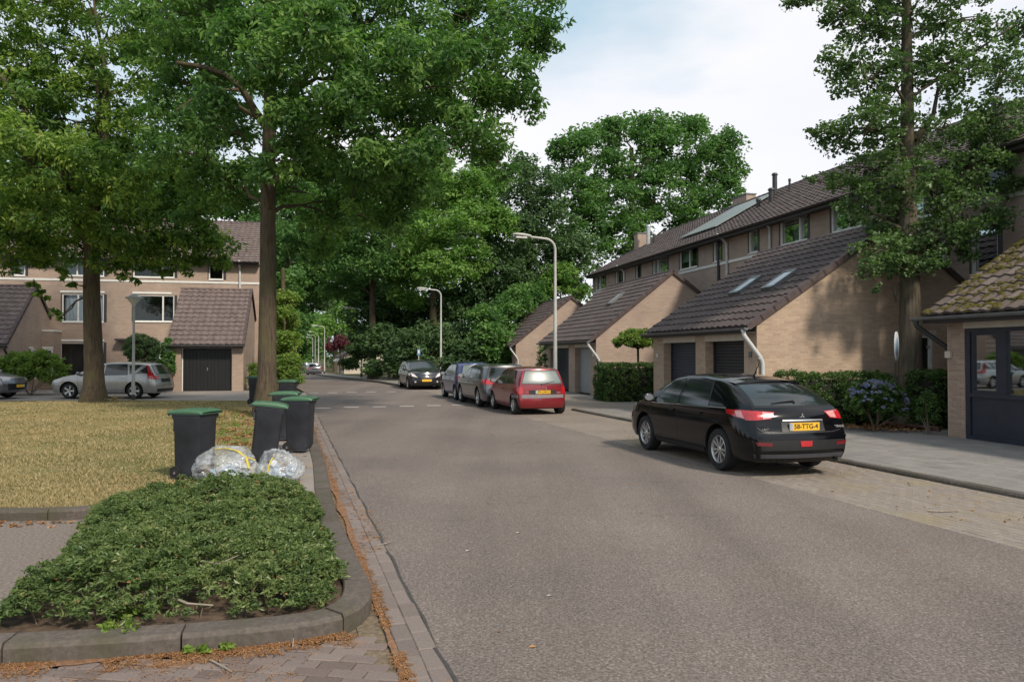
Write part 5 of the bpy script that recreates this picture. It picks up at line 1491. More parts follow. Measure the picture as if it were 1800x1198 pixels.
def left_house():
    global AZ
    AZ = AZL
    lfn = lambda v: tuple(Q0 + adir * 5.3 - bdir * v)
    h1 = terrace_house(-0.25, 7.35, 'left house behind the black-doored garage, ball tree before it', [
        lwin(366, 392, 5.9, 6.78), lwin(233, 306, 5.95, 6.8, (0.3,)), lwin(233, 306, 3.55, 5.0, (0.28,)), lwin(262, 300, 0.3, 2.5, (0.5,))], lfn, nearwall=True, tilef=M['tile_field_left'], brick=M['brick'], group='houses left of the road')
    h2 = terrace_house(7.35, 13.2, 'left house behind the lawn oak, with curtained windows', [
        lwin(108, 182, 5.95, 6.8, (0.65,), CUR), lwin(108, 182, 3.5, 5.0, (0.62,), CUR), lwin(105, 182, 0.15, 2.42, (0.42,), None), lwin(18, 43, 5.9, 6.8, (), CUR)], lfn, tilef=M['tile_field_left'], brick=M['brick'], group='houses left of the road')
    h3_ = terrace_house(13.2, 24.0, 'left house running out of the picture behind the garage at the edge', [(15, 16.8, 5.95, 6.8, (0.5,), None)], lfn, tilef=M['tile_field_left'], brick=M['brick'], group='houses left of the road', endwall=True)
    return h1, h2, h3_
LH = left_house()
r1, r2 = LH[0][0], LH[1][0]
for root, v0, p0, p1, z in ((r1, -0.25, 233, 300, 5.06), (r2, 7.35, 106, 182, 5.06), (r2, 7.35, 105, 182, 2.48)):
    m = MB(); m.box(-0.03, -0.004, lw(p1) - v0 - .03, lw(p0) - v0 + .03, z, z + .1); m.build('white_lintel', M['white_wood'], root)
m = MB(); m.box(-0.55, 0.0, lw(236) + .25, lw(206) + .25, 2.52, 2.62); m.build('porch_canopy', M['fascia'], r1)
downpipe(r1, [(-.5, lw(421) + .25, EAVE - .1), (-.06, lw(421) + .25, EAVE - .4), (-.06, lw(421) + .25, 4.2)], 0.06)
m = MB(); yl = lw(92.5) - 7.35; m.box(-.09, -.005, yl - .03, yl + .03, 2.15, 2.35); m.tube([(-.12, yl, 1.78), (-.12, yl, 1.86), (-.12, yl, 2.0), (-.12, yl, 2.1)], [.04, .09, .09, .03], 10); m.tube([(-.12, yl, 2.05), (-.12, yl, 2.25), (-.02, yl, 2.3)], 0.015, 6)
m.build('wall_lantern', M['lamp_glass'], r2, smooth=True)
AZ = _AZ

# tiny roof and cottage at the end of the street
ch = empty('cottage', (-21.2, 97, zg(97)), 0.35, 'small pale cottage with a lean roof half hidden by the wood', 'house')
m = MB(); m.box(0, 5, 0, 6, 0, 2.5); m.add([(0, 0, 2.5), (5, 0, 2.5), (5, 0, 5.4)], [(0, 1, 2)]); m.build('wall', M['cream'], ch)
m = MB(); m.add([(-.4, -.3, 2.3), (5.2, -.3, 5.6), (5.2, 6, 5.6), (-.4, 6, 2.3), (-.4, -.3, 2.15), (5.2, -.3, 5.45), (5.2, 6, 5.45), (-.4, 6, 2.15)], [(0, 1, 2, 3), (4, 5, 6, 7), (0, 1, 5, 4), (0, 3, 7, 4), (1, 2, 6, 5)]); m.build('roof', M['verge'], ch)
for k in range(3):
    m = MB(); m.box(-.05, .0, .6 + k * 1.7, 1.4 + k * 1.7, .5, 2.0); m.build('window', M['room'], ch)
    m = MB(); m.add([(-.75, .5 + k * 1.7, 1.75), (-.75, 1.5 + k * 1.7, 1.75), (-.02, 1.5 + k * 1.7, 2.2), (-.02, .5 + k * 1.7, 2.2), (-.75, .5 + k * 1.7, 1.6), (-.75, 1.5 + k * 1.7, 1.6)], [(0, 1, 2, 3), (0, 1, 5, 4)]); m.build('awning', M['white_wood'], ch)
# ================================================================== CARS (local: +y forward, origin on the ground under the middle)
M['tyre'] = plain('tyre_rubber', (0.012, 0.012, 0.012), 0.85, 0.2, 20)
M['car_glass'] = plain('tinted_car_glass', (0.012, 0.016, 0.017), 0.09, 0.3, 2, spec=1.0)
M['car_glass_sky'] = plain('sky_toned_rear_glass', (0.13, 0.165, 0.17), 0.32, 0.3, 2, spec=0.5)  # pale base colour imitates sky reflected in the rear glass
M['trim'] = plain('black_plastic_trim', (0.010, 0.010, 0.011), 0.5, 0.15, 10)
M['grey_trim'] = plain('grey_bumper_strip', (0.16, 0.14, 0.15), 0.5, 0.1, 10)
M['bumper_grey'] = plain('dark_grey_bumper', (0.055, 0.055, 0.065), 0.45, 0.1, 10)
M['alloy'] = plain('alloy_rim', (0.50, 0.50, 0.49), 0.3, 0.1, 10, metal=0.75)
M['alloy_dark'] = plain('dark_alloy_rim', (0.10, 0.10, 0.10), 0.35, 0.1, 10, metal=0.6)
M['red_lamp'] = plain('red_lamp_lens', (0.42, 0.012, 0.018), 0.12, 0.2, 12, coat=1.0)
M['dark_red'] = plain('dark_red_reflector', (0.14, 0.008, 0.012), 0.2, 0.2, 12, coat=1.0)
M['clear_lamp'] = plain('clear_lamp_lens', (0.60, 0.56, 0.56), 0.12, 0.15, 20, coat=1.0)
M['pink_lamp'] = plain('pale_red_lamp_lens', (0.58, 0.26, 0.25), 0.15, 0.15, 30, coat=1.0)
M['chrome'] = plain('chrome', (0.6, 0.6, 0.6), 0.3, 0.05, 5, metal=0.95)
M['yellow_plate'] = plain('yellow_number_plate', (0.72, 0.42, 0.03), 0.45, 0.05, 5)
M['plate_blue'] = plain('plate_blue_band', (0.25, 0.36, 0.52), 0.45, 0.05, 5)
M['plate_text'] = plain('plate_lettering', (0.06, 0.025, 0.005), 0.5, 0.05, 5)

def sm_interp(x, xs, ys, w=0.07):
    x = np.asarray(x, float); acc = 0
    for k in np.linspace(-w, w, 9): acc = acc + np.interp(x + k, xs, ys)
    return acc / 9

def text_obj(name, s, size, mat, parent, mtx, ext=0.002, bold=0.0, width=None):
    cu = bpy.data.curves.new(name, 'FONT'); cu.body = s; cu.size = size; cu.align_x = 'CENTER'; cu.align_y = 'CENTER'; cu.extrude = ext; cu.offset = bold; cu.resolution_u = 3
    tmp = bpy.data.objects.new(name, cu); C.objects.link(tmp)
    dg = bpy.context.evaluated_depsgraph_get(); me = bpy.data.meshes.new_from_object(tmp.evaluated_get(dg)); bpy.data.objects.remove(tmp)
    me.materials.clear(); me.materials.append(mat)
    if width:
        xs = [v.co.x for v in me.vertices]; k = width / (max(xs) - min(xs))
        for v in me.vertices: v.co.x *= k
    o = link(name, me, parent); o.matrix_basis = mtx; return o

class Car:
    def __init__(s, name, label, spec, paint_mat, loc, heading, group=None, cat='car'):
        s.sp = spec; s.L = spec['L']; s.W = spec['W'] / 2; s.H = spec['H']; s.paint = paint_mat
        ang = math.atan2(-heading[0], heading[1])
        s.root = empty(name, loc, ang, label, cat, group)
        s.body()
    def zt(s, y): return sm_interp(y, *zip(*s.sp['top']), w=0.06)
    def yr(s, z): return sm_interp(z, *zip(*s.sp['rear']), w=0.03)
    def yf(s, z): return sm_interp(z, *zip(*s.sp['front']), w=0.03)
    def hw(s, y, z, ztop):
        W = s.W; belt = s.sp['belt']
        w = np.interp(z, [0.15, 0.22, 0.34, 0.55, 0.72, belt - 0.06, belt], [0.86, 0.93, 0.975, 0.995, 1.0, 0.975, 0.95])
        g = np.clip((z - belt) / (s.H - belt), 0, 1.2)
        w = np.where(z > belt, 0.95 - s.sp.get('tumble', 0.22) * g ** 1.15, w)
        # hood: gentle narrowing near its top edge
        return W * w
    def body(s):
        NF, NZ, NX = 74, 17, 14; zb = s.sp.get('zb', 0.2)
        f = np.linspace(0, 1, NF + 1); f = 0.5 - 0.5 * np.cos(np.pi * f) * (0.55 + 0.45 * np.abs(np.cos(np.pi * f)))
        f = (f - f[0]) / (f[-1] - f[0])
        crown = 0.055
        ztop = np.full(NF + 1, 1.0)
        for _ in range(40):
            y = s.yr(ztop) + (s.yf(ztop) - s.yr(ztop)) * f; ztop = 0.5 * ztop + 0.5 * (s.zt(y) - crown)
        verts = {}; V = []; Fc = []
        def vid(i, j, k):          # i along, j height, k across
            key = (i, j, k)
            if key in verts: return verts[key]
            fz = j / NZ; z = zb + (ztop[i] - zb) * fz
            y = float(s.yr(z) + (s.yf(z) - s.yr(z)) * f[i]); yr_ = float(s.yr(z)); yf_ = float(s.yf(z))
            w = float(s.hw(y, z, ztop[i])); u = -1 + 2 * k / NX
            # plan rounding towards the ends
            R_ = 0.55; c = s.sp.get('round', 0.13)
            for d in (y - yr_, yf_ - y):
                if d < R_: w *= 1 - c * (1 - d / R_) ** 2.4
            x = w * math.sin(u * math.pi / 2 * 0.999) if 0 < k < NX else w * u
            q = 1 - (x / w) ** 2
            y -= s.sp.get('bulge_r', 0.10) * q * max(0, 1 - f[i] * 4) ** 2
            y += s.sp.get('bulge_f', 0.16) * q * max(0, 1 - (1 - f[i]) * 4) ** 2
            if j == NZ: z += crown * (1 - abs(x / w) ** 2.6)
            verts[key] = len(V); V.append((x, y, z)); return verts[key]
        def q4(a, b, c_, d): Fc.append((a, b, c_, d))
        for i in range(NF):
            for j in range(NZ):
                q4(vid(i, j, NX), vid(i + 1, j, NX), vid(i + 1, j + 1, NX), vid(i, j + 1, NX)); q4(vid(i + 1, j, 0), vid(i, j, 0), vid(i, j + 1, 0), vid(i + 1, j + 1, 0))
            for k in range(NX):
                q4(vid(i, NZ, k), vid(i, NZ, k + 1), vid(i + 1, NZ, k + 1), vid(i + 1, NZ, k)); q4(vid(i, 0, k + 1), vid(i, 0, k), vid(i + 1, 0, k), vid(i + 1, 0, k + 1))
        for j in range(NZ):
            for k in range(NX):
                q4(vid(0, j, k), vid(0, j, k + 1), vid(0, j + 1, k + 1), vid(0, j + 1, k)); q4(vid(NF, j, k + 1), vid(NF, j, k), vid(NF, j + 1, k), vid(NF, j + 1, k + 1))
        me = bpy.data.meshes.new('body'); me.from_pydata(V, [], Fc); me.materials.append(s.paint); me.materials.append(M['trim'])
        b = bmesh.new(); b.from_mesh(me); bmesh.ops.recalc_face_normals(b, faces=b.faces)
        for _ in range(2): bmesh.ops.smooth_vert(b, verts=b.verts, factor=0.45, use_axis_x=True, use_axis_y=True, use_axis_z=True)
        b.to_mesh(me); b.free()
        me.polygons.foreach_set('use_smooth', [True] * len(me.polygons))
        o = link('body', me, s.root); s.bodyo = o
        # surface for fitting glass and lamps, before the wheel arches are cut
        s.bvh = BVHTree.FromPolygons([v.co[:] for v in me.vertices], [tuple(p.vertices) for p in me.polygons])
        r = s.sp['wheel_r']; cut = MB(); cut.cur = 1
        for y in s.sp['axles']:
            for sd in (-1, 1):
                x0, x1 = sorted((sd * (s.W - 0.30), sd * (s.W + 0.3)))
                cut.lathe([(0.001, x0), (r + 0.065, x0), (r + 0.065, x1), (0.001, x1)], (0, y, r + 0.005), 40, 'x')
        cm = cut.mesh('cut', mats=[s.paint, M['trim']])
        co = bpy.data.objects.new('cut', cm); C.objects.link(co); co.parent = s.root
        md = o.modifiers.new('arches', 'BOOLEAN'); md.operation = 'DIFFERENCE'; md.object = co; md.solver = 'EXACT'
        dg = bpy.context.evaluated_depsgraph_get(); dg.update()
        nm = bpy.data.meshes.new_from_object(o.evaluated_get(dg)); o.modifiers.clear(); o.data = nm
        nm.set_sharp_from_angle(angle=R(35)); nm.name = 'body'
        bpy.data.objects.remove(co); bpy.data.meshes.remove(cm)
        # dark floor pan
        m = MB(); m.box(-s.W * .8, s.W * .8, s.sp['axles'][0] - .3, s.sp['axles'][1] + .2, zb - 0.03, zb + .02); m.build('underbody', M['trim'], s.root)
        s.wheels()
    def wheels(s):
        r = s.sp['wheel_r']; rr = r * s.sp.get('rim', 0.66); hwid = 0.105; n = s.sp.get('spokes', 10)
        def make():
            m = MB(); m.lathe([(rr * .98, -hwid + .015), (rr * 1.03, -hwid), (r * .93, -hwid), (r * .985, -hwid * .75), (r, -hwid * .4), (r, hwid * .4), (r * .985, hwid * .75), (r * .93, hwid), (rr * 1.03, hwid), (rr * .98, hwid - .015)], n=36, axis='x')
            tm = m.mesh('wheel', smooth=True); tm.materials.append(M['tyre'])
            m = MB(); d = hwid
            m.lathe([(rr * 1.0, d - .012), (rr * .95, d - .004), (rr * .90, d - .02), (rr * .88, d - .09), (0.001, d - .095)], n=36, axis='x')
            m.lathe([(0.001, d - .012), (0.03, d - .012), (0.05, d - .03), (0.055, d - .09)], n=16, axis='x')
            for k in range(n):
                a = 2 * math.pi * k / n + s.sp.get('twist', 0) * (k % 2)
                dr = Vector((0, math.cos(a), math.sin(a))); tn = Vector((0, -math.sin(a), math.cos(a)))
                w0 = s.sp.get('spoke_w', 0.016)
                c0 = dr * 0.03 + Vector((d - .028, 0, 0)); c1 = dr * rr * .93 + Vector((d - .018, 0, 0))
                P_ = [c0 - tn * w0 * .8, c0 + tn * w0 * .8, c1 + tn * w0 * 1.25, c1 - tn * w0 * 1.25]
                Q_ = [p + Vector((-.03, 0, 0)) for p in P_]
                m.add(P_ + Q_, [(0, 1, 2, 3), (0, 3, 7, 4), (1, 5, 6, 2), (4, 7, 6, 5)])
            rm = m.mesh('rim', smooth=True); rm.materials.append(s.sp.get('rim_mat', M['alloy']))
            m = MB(); m.lathe([(0.001, d - .088), (rr * .89, d - .088)], n=24, axis='x'); dm = m.mesh('brake_shadow'); dm.materials.append(M['trim'])  # black disc painted in as the shade behind the spokes
            return tm, rm, dm
        tm, rm, dm = make()
        for y in s.sp['axles']:
            for sd in (-1, 1):
                w = link('wheel', tm, s.root); w.location = (sd * (s.W - 0.125), y, r); w.rotation_euler = (0, 0, 0 if sd > 0 else math.pi)
                rmo = link('rim', rm, w); link('spoke_shade', dm, w)
    # --- fitted panels
    def fit(s, p, d, off):
        o = Vector(p) - Vector(d).normalized() * 4
        h = s.bvh.ray_cast(o, Vector(d).normalized(), 9)
        if h[0] is None: 
            h = s.bvh.find_nearest(Vector(p)); 
        nrm = h[1]
        if nrm.dot(Vector(d)) > 0: nrm = -nrm
        return h[0] + nrm * off
    def panel(s, name, grid, d, mat, off=0.004, thick=0.003, parent=None, smooth=True):
        """grid[i][j] of points; projected along d on the body, with a rim so it has thickness"""
        ni, nj = len(grid), len(grid[0]); top = [[s.fit(p, d, off) for p in row] for row in grid]
        bot = [[s.fit(p, d, off - thick - 0.004) for p in row] for row in grid]
        vs = [p for row in top for p in row]; fs = [(i * nj + j, (i + 1) * nj + j, (i + 1) * nj + j + 1, i * nj + j + 1) for i in range(ni - 1) for j in range(nj - 1)]
        ring = [(i, 0) for i in range(ni)] + [(ni - 1, j) for j in range(1, nj)] + [(i, nj - 1) for i in range(ni - 2, -1, -1)] + [(0, j) for j in range(nj - 2, 0, -1)]
        b = len(vs); vs += [bot[i][j] for i, j in ring]; n = len(ring)
        for k in range(n):
            a, c = ring[k], ring[(k + 1) % n]; fs.append((a[0] * nj + a[1], c[0] * nj + c[1], b + (k + 1) % n, b + k))
        m = MB(); m.add(vs, fs); return m.build(name, mat, parent or s.root, smooth=smooth)
    def quad_side(s, name, pts, side, mat, off=0.004, thick=.003, n=(12, 5), parent=None):
        """pts: four (y, z) corners BL, BR, TR, TL seen from the side"""
        (a, b, c, d) = pts; g = []
        for i in range(n[0] + 1):
            u = i / n[0]; row = []
            for j in range(n[1] + 1):
                v = j / n[1]
                y = (a[0] + (b[0] - a[0]) * u) * (1 - v) + (d[0] + (c[0] - d[0]) * u) * v; z = (a[1] + (b[1] - a[1]) * u) * (1 - v) + (d[1] + (c[1] - d[1]) * u) * v
                row.append((side * s.W, y, z))
            g.append(row)
        return s.panel(name, g, (-side, 0, 0), mat, off, thick, parent)
    def quad_end(s, name, pts, end, mat, off=0.004, thick=.003, n=(12, 5), parent=None, tilt=0.0):
        """pts: four (x, z) corners seen from behind (end=-1) or in front (end=+1)"""
        (a, b, c, d) = pts; g = []
        for i in range(n[0] + 1):
            u = i / n[0]; row = []
            for j in range(n[1] + 1):
                v = j / n[1]
                x = (a[0] + (b[0] - a[0]) * u) * (1 - v) + (d[0] + (c[0] - d[0]) * u) * v; z = (a[1] + (b[1] - a[1]) * u) * (1 - v) + (d[1] + (c[1] - d[1]) * u) * v
                row.append((x, end * s.L / 2, z))
            g.append(row)
        return s.panel(name, g, (0, -end, tilt), mat, off, thick, parent)
    def line_side(s, name, pts, side, w=0.007, mat=None, off=0.0015):
        m = MB(); P_ = []
        for (a, b) in zip(pts, pts[1:]):
            n_ = max(1, int(math.hypot(b[0] - a[0], b[1] - a[1]) / 0.06))
            for k in range(n_): P_.append((a[0] + (b[0] - a[0]) * k / n_, a[1] + (b[1] - a[1]) * k / n_))
        P_.append(pts[-1]); vs = []
        for i, p in enumerate(P_):
            a = P_[max(0, i - 1)]; b = P_[min(len(P_) - 1, i + 1)]; t = Vector((b[0] - a[0], b[1] - a[1])); t.normalize(); n2 = (-t.y * w / 2, t.x * w / 2)
            vs += [s.fit((side * s.W, p[0] + n2[0], p[1] + n2[1]), (-side, 0, 0), off), s.fit((side * s.W, p[0] - n2[0], p[1] - n2[1]), (-side, 0, 0), off)]
        m.add(vs, [(2 * i, 2 * i + 1, 2 * i + 3, 2 * i + 2) for i in range(len(P_) - 1)])
        return m.build(name, mat or M['trim'], s.root)
    def roofline(s, y): return float(s.zt(y)) - 0.055
    def side_windows(s, cols, side, belt, top_off, mat=None, frame=True):
        """cols: (y_bottom_rear, y_bottom_front, y_top_rear, y_top_front) per pane"""
        if frame:
            y0 = min(c[0] for c in cols) - .03; y1 = max(c[1] for c in cols) + .04; y2 = min(c[2] for c in cols) - .02; y3 = max(c[3] for c in cols) + .03
        for c in cols:
            g = []; g2 = []
            for i in range(13):
                u = i / 12; row = []; row2 = []
                for j in range(7):
                    v = j / 6; y = (c[0] + (c[1] - c[0]) * u) * (1 - v) + (c[2] + (c[3] - c[2]) * u) * v
                    zb_ = belt(y); zt_ = max(zb_ + 0.01, s.roofline(y) - top_off); row.append((side * s.W, y, zb_ + (zt_ - zb_) * v))
                    yb = y + (u - .5) * 0.035; row2.append((side * s.W, yb, zb_ - .015 + (zt_ - zb_ + .03) * v))
                g.append(row); g2.append(row2)
            s.panel('window_seal', g2, (-side, 0, 0), M['trim'], 0.002, 0.002)
            s.panel('side_window', g, (-side, 0, 0), mat or M['car_glass'], 0.0045, 0.002)
    def end_glass(s, name, rows, end, mat, seal=True, d=None):
        """rows: (half_width, z) from bottom to top"""
        for k, (nm, mt, grow, off) in enumerate((('glass_seal', M['trim'], 0.022, 0.002), (name, mat, 0.0, 0.0045))):
            if k == 0 and not seal: continue
            g = []
            zs = [r_[1] for r_ in rows]; ws = [r_[0] for r_ in rows]
            for i in range(17):
                u = -1 + 2 * i / 16; row = []
                for j in range(9):
                    v = j / 8; z = zs[0] - grow + (zs[-1] - zs[0] + 2 * grow) * v; w = float(np.interp(z, zs, ws)) + grow
                    row.append((u * w, end * s.L / 2, z))
                g.append(row)
            s.panel(nm, g, d or (0, -end, 0), mt, off, 0.002)
    def windscreen(s, y0, y1, w0, w1, mat=None):
        for nm, mt, grow, off in (('glass_seal', M['trim'], 0.02, 0.002), ('windscreen', mat or M['car_glass'], 0.0, 0.0045)):
            g = []
            for i in range(17):
                u = -1 + 2 * i / 16; row = []
                for j in range(9):
                    v = j / 8; y = y0 + grow + (y1 - y0 - 2 * grow) * v; w = w0 + (w1 - w0) * v + grow
                    row.append((u * w, y + 0.10 * (1 - u * u) - .1, s.H))
                g.append(row)
            s.panel(nm, g, (0, 0, -1), mt, off, 0.002)
    def mirror(s, y, z, side, mat=None):
        b = bmesh.new(); bmesh.ops.create_icosphere(b, subdivisions=3, radius=1)
        for v in b.verts:
            v.co = Vector((v.co.x * 0.11, v.co.y * 0.055 * (1.0 if v.co.y > 0 else 0.5), v.co.z * 0.075))
        me = bpy.data.meshes.new('wing_mirror'); b.to_mesh(me); b.free(); me.polygons.foreach_set('use_smooth', [True] * len(me.polygons)); me.materials.append(mat or s.paint)
        o = link('wing_mirror', me, s.root); x = side * (s.W + 0.07); o.location = (x, y, z + .03)
        m = MB(); m.tube([(-side * .17, 0.02, -0.07), (-side * .05, 0.01, -0.03)], [0.03, 0.025], 8); m.build('mirror_arm', M['trim'], o)
        m = MB(); m.lathe([(0.001, -.031), (0.088, -.031)], n=16, axis='y'); q = m.build('mirror_glass', M['chrome'], o); q.scale = (1, 1, .66)
    def handle(s, y, z, side, mat=None):
        p = s.fit((side * s.W, y, z), (-side, 0, 0), 0.018); m = MB(); m.obox(p, (0.010, 0, 0), (0, 0.085, 0), (0, 0, 0.014)); m.build('door_handle', mat or s.paint, s.root)
    def plate(s, z, text, end=-1, w=0.52, h=0.11, x=0.0, col=None, tilt=0.0):
        p = s.fit((x, end * s.L / 2, z), (0, -end, 0), 0.018)
        m = MB(); m.box(-w / 2, w / 2, -0.006, 0.006, -h / 2, h / 2); o = m.build('number_plate', col or M['yellow_plate'], s.root); o.location = p; o.rotation_euler = (tilt, 0, 0)
        rot = Matrix.Rotation(R(90), 4, 'X') if end < 0 else Matrix.Rotation(R(180), 4, 'Z') @ Matrix.Rotation(R(90), 4, 'X')
        m = MB(); m.box(-w / 2 + .004, -w / 2 + .045, -0.008 * 1, 0.008, -h / 2 + .004, h / 2 - .004); m.build('plate_band', M['plate_blue'], o)
        if text:
            text_obj('plate_lettering', text, h * .86, M['plate_text'], o, Matrix.Translation((0.022 * (1 if end < 0 else -1), (-0.0075 if end < 0 else 0.0075), 0)) @ rot, 0.001, 0.0018, w * .80)
        return o
    def bump_strip(s, name, z0, z1, end, mat, wfrac=1.0, off=0.012, wrap=0.35):
        """strip round the end of the car"""
        g = []
        s.quad_end(name, [(-s.W * .80 * wfrac, z0), (s.W * .80 * wfrac, z0), (s.W * .80 * wfrac, z1), (-s.W * .80 * wfrac, z1)], end, mat, off, .01, (20, 2))
        if wrap:
            for sd in (-1, 1):
                y0 = end * (s.L / 2 - 0.13); y1 = end * (s.L / 2 - 0.13 - wrap)
                a, b = sorted((y0, y1)); s.quad_side(name, [(a, z0), (b, z0), (b, z1), (a, z1)], sd, mat, off, .01, (8, 2))
    def wiper(s, x0, x1, z0, z1, end=-1):
        m = MB(); a = s.fit((x0, end * s.L / 2, z0), (0, -end, 0), 0.02); b = s.fit((x1, end * s.L / 2, z1), (0, -end, 0), 0.02); c = s.fit((x0, end * s.L / 2, z0 - .02), (0, -end, 0), .01)
        m.tube([c, a, b], [0.018, 0.012, 0.007], 6); m.build('wiper', M['trim'], s.root)
    def hatch_line(s, pts, end=-1, w=0.007):
        m = MB(); vs = []; P_ = []
        for (a, b) in zip(pts, pts[1:]):
            n_ = max(1, int(math.hypot(b[0] - a[0], b[1] - a[1]) / 0.06))
            for k in range(n_): P_.append((a[0] + (b[0] - a[0]) * k / n_, a[1] + (b[1] - a[1]) * k / n_))
        P_.append(pts[-1])
        for i, p in enumerate(P_):
            a = P_[max(0, i - 1)]; b = P_[min(len(P_) - 1, i + 1)]; t = Vector((b[0] - a[0], b[1] - a[1])); t.normalize(); n2 = (-t.y * w / 2, t.x * w / 2)
            vs += [s.fit((p[0] + n2[0], end * s.L / 2, p[1] + n2[1]), (0, -end, 0), .0015), s.fit((p[0] - n2[0], end * s.L / 2, p[1] - n2[1]), (0, -end, 0), .0015)]
        m.add(vs, [(2 * i, 2 * i + 1, 2 * i + 3, 2 * i + 2) for i in range(len(P_) - 1)]); m.build('panel_gap', M['trim'], s.root)

PCAR = 'cars parked along the right kerb'
def axle_loc(px, py, off_axle, side_off, head):
    """ground position of the car centre from a wheel contact seen in the photograph"""
    x, y = gp(px, py); h = Vector((head[0], head[1], 0)).normalized(); r_ = Vector((h.y, -h.x, 0))
    p = Vector((x, y, 0)) - h * off_axle - r_ * side_off
    return (p.x, p.y, 0.004)

BLK = paint('black_car_paint', (0.003, 0.003, 0.0045), 0.0, 0.6)
BLK.node_tree.nodes['Principled BSDF'].inputs['Specular IOR Level'].default_value = 0.0
BLK.node_tree.nodes['Principled BSDF'].inputs['Coat IOR'].default_value = 1.45
# ---- black hatchback, nearest
hd = Vector((-0.262, 0.965, 0)).normalized()
spec = dict(L=4.58, W=1.76, H=1.475, belt=0.97, zb=0.22, wheel_r=0.325, axles=(-1.30, 1.33), tumble=0.275, rim=0.67, spokes=10, spoke_w=0.014, twist=0.12, round=0.15, bulge_r=0.10,
    top=[(-2.3, 0.97), (-2.15, 1.02), (-2.02, 1.10), (-1.72, 1.21), (-1.40, 1.345), (-1.0, 1.43), (-0.4, 1.475), (0.1, 1.47), (0.45, 1.425), (0.8, 1.28), (1.25, 1.03), (1.4, 0.99), (1.9, 0.90), (2.15, 0.80), (2.3, 0.70)],
    rear=[(0.2, -2.12), (0.3, -2.19), (0.42, -2.215), (0.62, -2.205), (0.66, -2.16), (0.78, -2.13), (0.9, -2.10), (0.98, -2.05), (1.08, -1.88), (1.25, -1.53), (1.42, -1.16)],
    front=[(0.2, 2.1), (0.35, 2.2), (0.55, 2.2), (0.7, 2.15), (0.8, 2.08), (1.5, 2.0)])
c1 = Car('parked_car', 'black hatchback with silver alloy wheels, nearest the camera on the brick strip', spec, BLK, axle_loc(1268, 826, -1.30, -0.80, hd), hd, PCAR)
belt = lambda y: 0.955 - 0.035 * (y + 0.9) / 1.9
for sd in (-1, 1):
    c1.side_windows([(-0.98, -0.02, -0.86, -0.02), (0.07, 1.03, 0.07, 0.50)], sd, belt, 0.055)
    c1.line_side('chrome_belt_line', [(-1.5, 0.975), (1.05, 0.915)], sd, 0.016, M['chrome'], 0.004)
    c1.line_side('door_gap', [(-0.93, 0.93), (-1.0, 0.72), (-0.92, 0.5), (-0.8, 0.34), (0.95, 0.32), (1.04, 0.5), (1.05, 0.91)], sd)
    c1.line_side('door_gap', [(0.02, 0.93), (0.03, 0.32)], sd)
    c1.quad_side('sill', [(-0.85, 0.22), (0.88, 0.22), (0.88, 0.30), (-0.85, 0.30)], sd, M['trim'], 0.012, .01)
    c1.handle(-0.72, 0.85, sd); c1.handle(0.22, 0.84, sd); c1.mirror(0.98, 0.98, sd)
    # tail lamps wrap round the corner
    a = c1.quad_side('tail_light', [(-2.02, 0.83), (-1.55, 0.90), (-1.50, 0.96), (-2.0, 0.965)], sd, M['red_lamp'], 0.008, .006)
    x = sd
    b_ = c1.quad_end('tail_light', [(x * .80, 0.825), (x * .50, 0.85), (x * .42, 0.945), (x * .79, 0.965)], -1, M['red_lamp'], 0.009, .006)
    c1.quad_end('lamp_insert', [(x * .62, 0.845), (x * .50, 0.862), (x * .44, 0.93), (x * .60, 0.945)], -1, M['pink_lamp'], 0.014, .004, parent=b_)
    c1.quad_side('lamp_insert', [(-1.96, 0.85), (-1.82, 0.865), (-1.75, 0.945), (-1.86, 0.95)], sd, M['pink_lamp'], 0.013, .004, parent=a)
    c1.quad_end('rear_reflector', [(x * .74, 0.475), (x * .54, 0.465), (x * .54, 0.51), (x * .76, 0.525)], -1, M['dark_red'], 0.008, .004)
    c1.quad_end('headlight', [(x * .45, 0.62), (x * .78, 0.66), (x * .76, 0.76), (x * .48, 0.70)], 1, M['clear_lamp'], 0.006)
c1.end_glass('rear_window', [(0.64, 1.03), (0.61, 1.12), (0.55, 1.32)], -1, M['car_glass'])
c1.windscreen(1.22, 0.52, 0.66, 0.55)
# roof spoiler
m = MB(); n_ = 12; vs = []
for i in range(n_ + 1):
    u = -1 + 2 * i / n_; x = 0.575 * u; zz = float(c1.fit((x, -1.14, 2), (0, 0, -1), 0).z)
    yb = -1.40 + 0.06 * u * u
    vs += [(x, -1.06, zz + .012), (x, yb, zz - .015), (x, yb - .01, zz - .045), (x, -1.12, zz - .02)]
m.add(vs, [(4 * i + k, 4 * i + (k + 1) % 4, 4 * i + 4 + (k + 1) % 4, 4 * i + 4 + k) for i in range(n_) for k in range(4)] + [(0, 1, 2, 3), (4 * n_ + 3, 4 * n_ + 2, 4 * n_ + 1, 4 * n_)])
m.build('roof_spoiler', c1.paint, c1.root, smooth=True)
c1.plate(0.735, '58-TTG-4', -1, 0.50, 0.115)
c1.quad_end('chrome_handle_bar', [(-0.34, 0.815), (0.34, 0.815), (0.33, 0.835), (-0.33, 0.835)], -1, M['chrome'], 0.02, .015)
c1.quad_end('plate_recess', [(-0.36, 0.665), (0.36, 0.665), (0.35, 0.81), (-0.35, 0.81)], -1, M['trim'], 0.004, .002)
c1.hatch_line([(-0.80, 0.81), (-0.66, 0.68), (-0.5, 0.655), (0.5, 0.655), (0.66, 0.68), (0.80, 0.81)], -1, 0.01)
c1.quad_end('bumper_ledge', [(-0.78, 0.565), (0.78, 0.565), (0.77, 0.60), (-0.77, 0.60)], -1, c1.paint, 0.022, .02, (20, 2))
